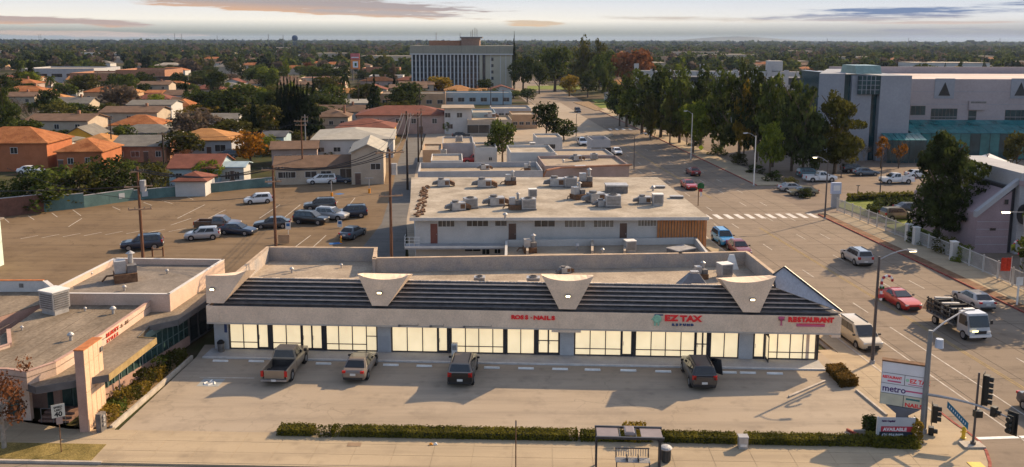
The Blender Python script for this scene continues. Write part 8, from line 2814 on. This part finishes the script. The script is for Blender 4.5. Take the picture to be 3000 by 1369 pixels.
k2 = (bs - EYE).dot(_f) / FPX
sh = thing('bus_shelter', 'dark framed bus shelter with grey mauve roof panels over the front pavement', 'bus shelter', (bs.x, bs.y, 0), ST.rz)
m_shroof = M('shelter_roof', (.20, .165, .165), rough=.5, var=.12, scale=1.5)
Hs2 = 2.32
ws = 1.84
for x in (-ws, ws):
 for y in (-.22, .15):
  MB().span((x - .055, y - .055, 0), (x + .055, y + .055, Hs2)).build('post', m_bronze, sh)
 MB().span((x - .05, -1.15, Hs2 - .12), (x + .05, -.28, Hs2)).build('side_beam', m_bronze, sh)
fr_ = MB().span((-ws - .1, -1.27, Hs2 + .002), (ws + .1, -1.15, Hs2 + .14)).build('roof_beam', m_bronze, sh)
MB().span((-ws - .1, .10, Hs2 + .002), (ws + .1, .22, Hs2 + .14)).build('roof_beam', m_bronze, sh)
for k, (x0, x1) in enumerate(((-1.86, -.62), (-.58, -.30), (-.26, .30), (.34, .62), (.66, 1.86))):
 if k in (0, 4):
  MB().span((x0, -1.14, Hs2 + .02), (x1, .09, Hs2 + .08)).build('roof_panel', m_shroof, sh)
 elif k == 2:
  MB().span((x0, -.8, Hs2 + .03), (x1, .09, Hs2 + .20)).build('solar_box', M('shelter_box', (.30, .27, .28), rough=.4), sh)
  MB().span((x0 + .05, -.75, Hs2 + .201), (x1 - .05, .04, Hs2 + .23)).build('solar_panel', m_shroof, sh)
 else:
  MB().span((x0, -1.14, Hs2 + .02), (x0 + .06, .09, Hs2 + .1)).build('roof_rib', m_bronze, sh)
bn = thing('bench', 'slatted bench with dark arm frames under the bus shelter', 'bench', (bs.x + .25, bs.y - .75, 0), ST.rz)
for x in (-.95, .95):
 MB().tube([(x, .35, 0), (x, .35, .44), (x, .95, .46), (x, 1.05, 1.0)], .035, 6).build('leg_frame', m_bronze, bn)
for k in range(4):
 MB().span((-1.0, .36 + k * .15, .47), (1.0, .48 + k * .15, .51)).build('seat_slat', m_metal, bn)
for k in range(14):
 x = -.92 + k * .1415
 MB().span((x - .02, .99, .56), (x + .02, 1.03, 1.02)).build('back_slat', m_metal, bn)
MB().span((-1.0, .98, 1.021), (1.0, 1.05, 1.08)).build('back_rail', m_bronze, bn)
for x in (-.33, .33):
 MB().span((x - .03, .38, .511), (x + .03, .9, .74)).build('seat_divider', m_bronze, bn)
lb_ = P(1950, 1352, 0)
bn2 = thing('litter_bin', 'dark litter bin with domed pale lid beside the bus shelter', 'litter bin', (lb_.x, lb_.y, 0))
MB().lathe([(.24, 0), (.27, .1), (.29, .75), (.30, .8), (.02, .8)], 14).build('barrel', M('bin_dark', (.045, .05, .05), rough=.6, var=.3, scale=5), bn2)
MB().lathe([(.36, .81), (.37, .87), (.30, .95), (.12, 1.0), (.02, 1.0)], 14).build('lid', m_metal, bn2)
for k in range(10):
 a = k * .628
 MB().box((.285 * math.cos(a), .285 * math.sin(a), .42), (.03, .05, .62), 0, a).build('stave', m_bronze, bn2)
sb = P(648, 1030, .12)
sbn = thing('trash_can', 'dark round trash can by the leftmost shop column', 'litter bin', (sb.x, sb.y, .112))
MB().lathe([(.22, 0), (.28, .7), (.02, .7)], 14).build('barrel', m_metal_dk, sbn)
MB().lathe([(.30, .701), (.29, .8), (.14, .95), (.02, .97)], 14).build('lid', m_black, sbn)
wb2 = P(1332, 1043, .12)
nb = thing('newspaper_box', 'pale metal newspaper box beside the black SUV at the shop windows', 'newspaper box', (wb2.x, wb2.y, .112), ST.rz)
MB().span((-.22, -.2, .12), (.22, .2, 1.05)).build('box', m_plainwhite, nb)
MB().span((-.17, -.215, .55), (.17, -.201, .95)).build('door', m_metal, nb)
MB().span((-.2, -.18, 0), (.2, .18, .118)).build('foot', m_metal_dk, nb)
tp = P(1511, 1372, 0)
t = thing('bus_stop_pole', 'thin brown pole rising through the hedge line left of the shelter', 'pole', (tp.x, tp.y, 0))
MB().cyl((0, 0, 0), (0, 0, PD(1513, 1232, tp.y).z), .035, n=8).build('pole', m_rust, t)
MB().box((0, -.04, PD(1513, 1240, tp.y).z), (.08, .02, .3)).build('plate', m_metal_dk, t)
ub = P(2176, 1312, 0)
t = thing('utility_box', 'grey concrete utility box standing in the hedge gap', 'utility box', (ub.x, ub.y, 0), ST.rz)
MB().span((-.27, -.2, 0), (.27, .25, .7)).build('box', m_metal, t)
MB().span((-.3, -.23, .701), (.3, .28, .78)).build('lid', m_wall_g, t)
MB().span((-.2, -.22, .15), (.2, -.201, .3)).build('grille', m_plainwhite, t)
stripe('front_pavement', P(1018, 1303), P(1058, 1303), .5, .012, M('cover_plate', (.24, .17, .11), var=.2), 'access_cover')
for u, v, m, lab in ((1262, 1304, m_orangepaint, 'orange crumpled litter at the hedge shadow edge'), (1276, 1303, m_plainwhite, 'white crumpled litter beside the orange piece')):
 p = P(u, v, 0)
 o = MB().hexa([(-.12, -.1, 0), (.14, -.08, 0), (.1, .1, 0), (-.1, .08, 0)], [(-.06, -.02, .12), (.08, -.05, .08), (.04, .05, .14), (-.08, .03, .05)]).build('litter', m, None, (p.x, p.y, .014))
 tag(o, lab, 'litter')
sq = P(180, 1325, 0)
ss = thing('speed_limit_sign', 'white speed limit 40 sign with small plate below on the grass verge', 'road sign', (sq.x, sq.y, 0), .55)
zs0, zs1 = PD(169, 1222, sq.y).z, PD(169, 1184, sq.y).z
MB().cyl((0, 0, 0), (0, 0, zs1 - .1), .03, n=8).build('post', m_rust, ss)
pl_ = MB().span((-.36, -.05, zs0), (.36, -.03, zs1)).build('sign_plate', M('aged_sign', (.50, .49, .42), rough=.5, var=.08), ss)
text('sign_text', 'SPEED', .17, m_black, pl_, (0, -.052, zs1 - .24), (math.pi / 2, 0, 0), .002, 1, .008, 'CENTER')
text('sign_text', 'LIMIT', .17, m_black, pl_, (0, -.052, zs1 - .42), (math.pi / 2, 0, 0), .002, 1, .008, 'CENTER')
text('sign_text', '40', .42, m_black, pl_, (0, -.052, zs0 + .06), (math.pi / 2, 0, 0), .002, 1, .015, 'CENTER')
MB().span((-.14, -.055, zs0 - .44), (.20, -.035, zs0 - .02)).build('lower_plate', m_wall_p, ss)
m_wallgreen = M('painted_wall_green', (.10, .165, .155), var=.2, scale=.5, fine=.1)
m_wallbrown = M('brown_block_wall', (.15, .075, .055), var=.25, scale=.8, fine=.15)
m_wallpatch = M('cover_patch', (.40, .42, .43), var=.1)
wl = [(-200, 663, 600), (0, 637, 577), (130, 622, 576), (247, 609, 570), (393, 587, 558), (520, 575, 548), (640, 563, 537), (750, 551, 525), (806, 545, 520)]
o0 = P(400, 587, 0)
bw = thing('car_park_wall', 'long painted block wall closing the back car park, brown then blue green', 'wall', (o0.x, o0.y, 0))
prev = None
ii = 0
for (u0, v0, t0), (u1, v1, t1) in zip(wl[:-1], wl[1:]):
 a, c = P(u0, v0, 0), P(u1, v1, 0)
 h = (PD(u0, t0, a.y).z + PD(u1, t1, c.y).z) / 2
 n = max(2, int((c - a).length / 4.5))
 for k in range(n):
  p, q = a.lerp(c, k / n), a.lerp(c, (k + 1) / n)
  d = (q - p).normalized(); nn = Vector((-d.y, d.x, 0)) * .2
  m = m_wallbrown if u0 < 120 else m_wallgreen
  L4 = [(x.x - o0.x, x.y - o0.y) for x in (p + d * .01, q - d * .01, q - d * .01 + nn, p + d * .01 + nn)]
  w = MB().prism(L4, -.2, h).build('wall_panel', m, bw)
  L5 = [(x.x - o0.x, x.y - o0.y) for x in (p - nn * .15, q - nn * .15, q + nn * 1.15, p + nn * 1.15)]
  MB().prism(L5, h + .002, h + .08).build('wall_cap', m_wall_g, w)
  if (ii * 7 + k * 3) % 4 == 0:
   x = p.lerp(q, .5) - nn * .08
   MB().box((x.x - o0.x, x.y - o0.y, h * .55), (.9, .03, .8), 0, math.atan2(d.y, d.x)).build('painted_patch', m_wallpatch, w)
 ii += 1
for u, v, vt, lab in ((845, 690, 652, 'white and blue parking sign before the dark grey sedan'), (996, 668, 646, 'white and blue parking sign behind the blue grey sedan')):
 p = P(u, v, 0)
 t = thing('parking_sign', lab, 'road sign', (p.x, p.y, 0), ROADRZ)
 h = PD(u, vt, p.y).z
 MB().cyl((0, 0, 0), (0, 0, h), .03, n=6).build('post', m_plainwhite, t)
 MB().span((-.32, -.05, h - .9), (.32, -.032, h)).build('plate', m_plainwhite, t)
 MB().span((-.22, -.06, h - .5), (.22, -.051, h - .1)).build('symbol_plate', m_blue, t)
for u, v, vt, lab in ((972, 578, 526, 'white light post with orange foot by the blue bay'), (1082, 566, 522, 'grey twin arm post with orange foot near the alley')):
 p = P(u, v, 0)
 t = thing('lot_post', lab, 'pole', (p.x, p.y, 0), ROADRZ)
 h = PD(u, vt, p.y).z
 MB().cyl((0, 0, 0), (0, 0, .75), .2, n=10).build('foot', m_orangepaint, t)
 MB().cyl((0, 0, .75), (0, 0, h), .07, n=8).build('pole', m_steelpole, t)
 MB().box((0, 0, h), (1.3, .12, .12)).build('arm', m_steelpole, t)
p = P(999, 712, 0)
t = thing('safety_post', 'orange safety post beside the blue grey sedan', 'bollard', (p.x, p.y, 0))
MB().lathe([(.17, 0), (.17, .05), (.12, .06), (.10, .75), (.12, .78), (.02, .95)], 12).build('barrel', m_orangepaint, t)
MB().lathe([(.125, .4), (.125, .5)], 12).build('band', m_yellowpaint, t)
p = P(832, 714, 0)
t = thing('wooden_gate', 'small tan timber gate panel behind the left end of the shops', 'gate', (p.x, p.y, 0), ROADRZ)
for k in range(9):
 MB().span((-.68 + k * .152, 0, .05), (-.54 + k * .152, .04, 1.1)).build('board', m_wall_t, t)
MB().span((-.7, .041, .85), (.7, .08, .95)).build('rail', m_arm, t)
p = P(463, 752, 0)
t = thing('timber_frame', 'reddish timber barrier frame by the transformer pole', 'barrier', (p.x, p.y, 0), ROADRZ)
for x in (-.6, .6):
 MB().span((x - .07, -.07, 0), (x + .07, .07, 1.1)).build('post', m_wood, t)
MB().span((-.65, -.05, .75), (.65, .05, .95)).build('rail', m_arm, t)
m_fence = M('fence_grey', (.42, .41, .39), rough=.6, var=.1)
def fence(label, pts, hgt, skip=()):
 o = P(*pts[0], 0)
 t = thing('picket_fence', label, 'fence', (o.x, o.y, 0))
 for (u0, v0), (u1, v1) in zip(pts[:-1], pts[1:]):
  a, c = P(u0, v0, 0), P(u1, v1, 0)
  L_ = (c - a).length
  n = max(1, round(L_ / 2.4))
  for k in range(n):
   p, q = a.lerp(c, k / n), a.lerp(c, (k + 1) / n)
   ax = math.atan2(q.y - p.y, q.x - p.x)
   MB().box((p.x - o.x, p.y - o.y, hgt / 2 + .04), (.12, .12, hgt + .08), 0, ax).build('post', m_fence, t)
   b = MB()
   m_ = 13
   for j in range(1, m_):
    r_ = p.lerp(q, j / m_)
    b.box((r_.x - o.x, r_.y - o.y, hgt / 2), (.035, .035, hgt - .1), 0, ax)
   mid = p.lerp(q, .5)
   for z in (.2, hgt - .12):
    b.box((mid.x - o.x, mid.y - o.y, z), ((q - p).length - .13, .05, .06), 0, ax)
   f = b.build('picket_panel', m_fence, t); f['kind'] = 'stuff'
 return t
fence('long grey picket fence between the campus lawn and the street pavement', [(2452, 618), (2650, 700)], 1.9)
fence('grey picket fence in front of the mauve hall down to the picture edge', [(2800, 762), (2922, 817), (3060, 882)], 1.9)
fence('short picket gate leaf between the two white pillars', [(2690, 716), (2780, 752)], 1.7)
for u, v, lab in ((2660, 706, 'white gate pillar by the largest tree'), (2682, 716, 'second white gate pillar by the largest tree'), (2792, 762, 'white gate pillar at the mauve hall fence')):
 p = P(u, v, 0)
 t = thing('gate_pillar', lab, 'gate pillar', (p.x, p.y, 0), ROADRZ)
 MB().span((-.32, -.32, -.1), (.32, .32, 2.1)).build('shaft', m_wall_w, t)
 MB().span((-.38, -.38, 2.101), (.38, .38, 2.2)).build('cap', m_plainwhite, t)
p = P(2446, 606, 0)
t = thing('campus_sign', 'pale blue sign cabinet on a grey pier at the campus entrance', 'sign', (p.x, p.y, 0), ROADRZ)
MB().span((-.55, -.2, -.1), (.55, .25, 2.0)).build('pier', m_wall_g, t)
MB().span((-.72, -.28, 2.001), (.72, .30, 3.7)).build('cabinet', M('sign_pale_blue', (.42, .47, .60), rough=.4, var=.05), t)
MB().span((-.5, -.30, 2.5), (.5, -.281, 3.3)).build('plate', m_whitesign, t)
p = P(2600, 594, 0)
hedge('flower_oval', 'dark oval flower bed on the campus lawn', [P(2560, 604), P(2660, 604), P(2672, 590), P(2570, 590)], .5, L_DARK, 700, .22, 'flower bed', seed=40, core=False)
hedge('lawn_hedge', 'clipped hedge along the far edge of the campus lawn', [P(2486, 590), P(2700, 584), P(2700, 579), P(2486, 584)], .9, L_HEDGE, 900, .22, seed=41)
hedge('gate_hedge', 'dark clipped hedge beside the olive SUV', [P(2545, 632), P(2585, 632), P(2580, 618), P(2540, 618)], .9, L_DARK, 500, .2, seed=42)
p = P(2893, 520, 0)
t = thing('patio_tent', 'white pyramid tent over the college patio', 'tent', (p.x, p.y, -.1), ROADRZ)
zt_ = PD(2893, 474, p.y).z
w = 3.1
MB().face([(-w, -w, zt_), (w, -w, zt_), (0, 0, zt_ + 1.6)]).face([(w, -w, zt_), (w, w, zt_), (0, 0, zt_ + 1.6)]).face([(w, w, zt_), (-w, w, zt_), (0, 0, zt_ + 1.6)]).face([(-w, w, zt_), (-w, -w, zt_), (0, 0, zt_ + 1.6)]).build('canopy', m_plainwhite, t)
for x in (-w, w):
 for y in (-w, w):
  MB().cyl((x, y, 0), (x, y, zt_), .07, n=6).build('pole', m_plainwhite, t)
for u0, v0, w_, h_, m, lab in ((2870, 540, 90, 1.2, L_RUST, 'rust coloured low planting before the patio tent'), (2860, 552, 60, .9, L_LIME, 'lime edge planting before the patio tent'), (2935, 548, 70, 1.2, L_RUST, 'reddish planting right of the patio tent')):
 a, c = P(u0 - w_ / 2, v0), P(u0 + w_ / 2, v0)
 hedge('patio_planting', lab, [a, c, c + Vector((0, 3, 0)), a + Vector((0, 3, 0))], h_, m, 400, .3, 'shrub', seed=int(u0), core=False)
tb_ = P(2865, 556, 0)
p = P(2958, 834, 0)
t = thing('banner_flag', 'orange red banner flag on a thin pole behind the fence', 'flag', (p.x, p.y, 0), 0)
h = PD(2950, 752, p.y).z
MB().cyl((0, 0, 0), (0, 0, h), .03, n=6).build('pole', m_plainwhite, t)
b = MB()
wz = [0, .08, -.04, .06, -.02]
for k in range(4):
 b.hexa([(-.05 - .26 * k, wz[k], h - 1.5), (-.05 - .26 * (k + 1), wz[k + 1], h - 1.55), (-.05 - .26 * (k + 1), wz[k + 1] + .02, h - 1.55), (-.05 - .26 * k, wz[k] + .02, h - 1.5)],
   [(-.05 - .26 * k, wz[k], h - .1), (-.05 - .26 * (k + 1), wz[k + 1], h - .2), (-.05 - .26 * (k + 1), wz[k + 1] + .02, h - .2), (-.05 - .26 * k, wz[k] + .02, h - .1)])
b.build('cloth', M('flag_red', (.55, .06, .035), rough=.7, var=.25, scale=3), t)
p = P(2979, 893, 0)
t = thing('road_sign_post', 'white square road sign seen from behind on the far pavement', 'road sign', (p.x, p.y, 0), .2)
h = PD(2985, 812, p.y).z
MB().box((0, 0, h / 2), (.12, .12, h)).build('post', m_plainwhite, t)
MB().span((-.35, -.07, h - .8), (.4, -.05, h)).build('plate', m_plainwhite, t)
p = P(2988, 800, 0)
t = thing('street_lamp', 'lamp pole at the right edge with glowing head before the mauve hall', 'street lamp', (p.x, p.y, 0), ROADRZ, 'street lamps')
h = PD(2988, 690, p.y).z
MB().cyl((0, 0, 0), (0, 0, h), .1, .07, 8).build('pole', m_steelpole, t)
hz = PD(2950, 622, p.y)
MB().tube([(0, 0, h), (-.2, 0, hz.z), (hz.x - p.x, 0, hz.z + .05)], .045, 6).build('arm', m_steelpole, t)
MB().box((hz.x - p.x - .2, 0, hz.z), (.8, .25, .12)).build('lamp_head', m_lamp, t)
candy((p.x - .25, p.y - .12, h * .45), 'red and white striped candy cane on the edge lamp', ROADRZ + math.pi, .9)
p = P(2024, 462, 0)
t = thing('crossing_sign', 'yellow diamond warning sign on a white post by the tree row', 'road sign', (p.x, p.y, 0), ROADRZ)
h = PD(2024, 421, p.y).z
MB().cyl((0, 0, 0), (0, 0, h), .06, n=6).build('post', m_plainwhite, t)
MB().box((0, -.08, h), (.85, .03, .85)).build('plate', M('fluorescent_yellow', (.60, .62, .02), rough=.5), t).rotation_euler = (0, math.pi / 4, 0)
t.children[-1].location = (h * -.7071 * 0, 0, 0)
p = PD(1042, 238, 520)
t = thing('pole_sign', 'tall orange and pink pole sign over the far roofs', 'pole sign', (p.x, 520, 0), 0)
zz1, zz0 = PD(1042, 157, 520).z, PD(1042, 203, 520).z
hz = zz1 - zz0
for x in (-1.6, 1.6):
 MB().span((x - .3, 0, -.2), (x + .3, .6, zz0)).build('post', m_metal_dk, t)
MB().span((-2.7, -.3, zz0 + hz * .62), (2.7, .3, zz1)).build('top_panel', M('sign_rose', (.48, .12, .13), rough=.5, var=.15), t)
MB().span((-2.7, -.3, zz0), (2.7, .3, zz0 + hz * .60)).build('lower_panel', M('sign_orange', (.60, .20, .05), rough=.5, var=.1), t)
MB().span((-1.4, -.34, zz0 + hz * .1), (1.7, -.301, zz0 + hz * .5)).build('white_square', m_whitesign, t)
MB().span((-.3, -.36, zz0 + hz * .2), (.9, -.341, zz0 + hz * .4)).build('green_square', m_wreath, t)
MB().span((-2.2, -.34, zz0 + hz * .72), (2.2, -.301, zz0 + hz * .78)).build('white_stripe', m_whitesign, t)
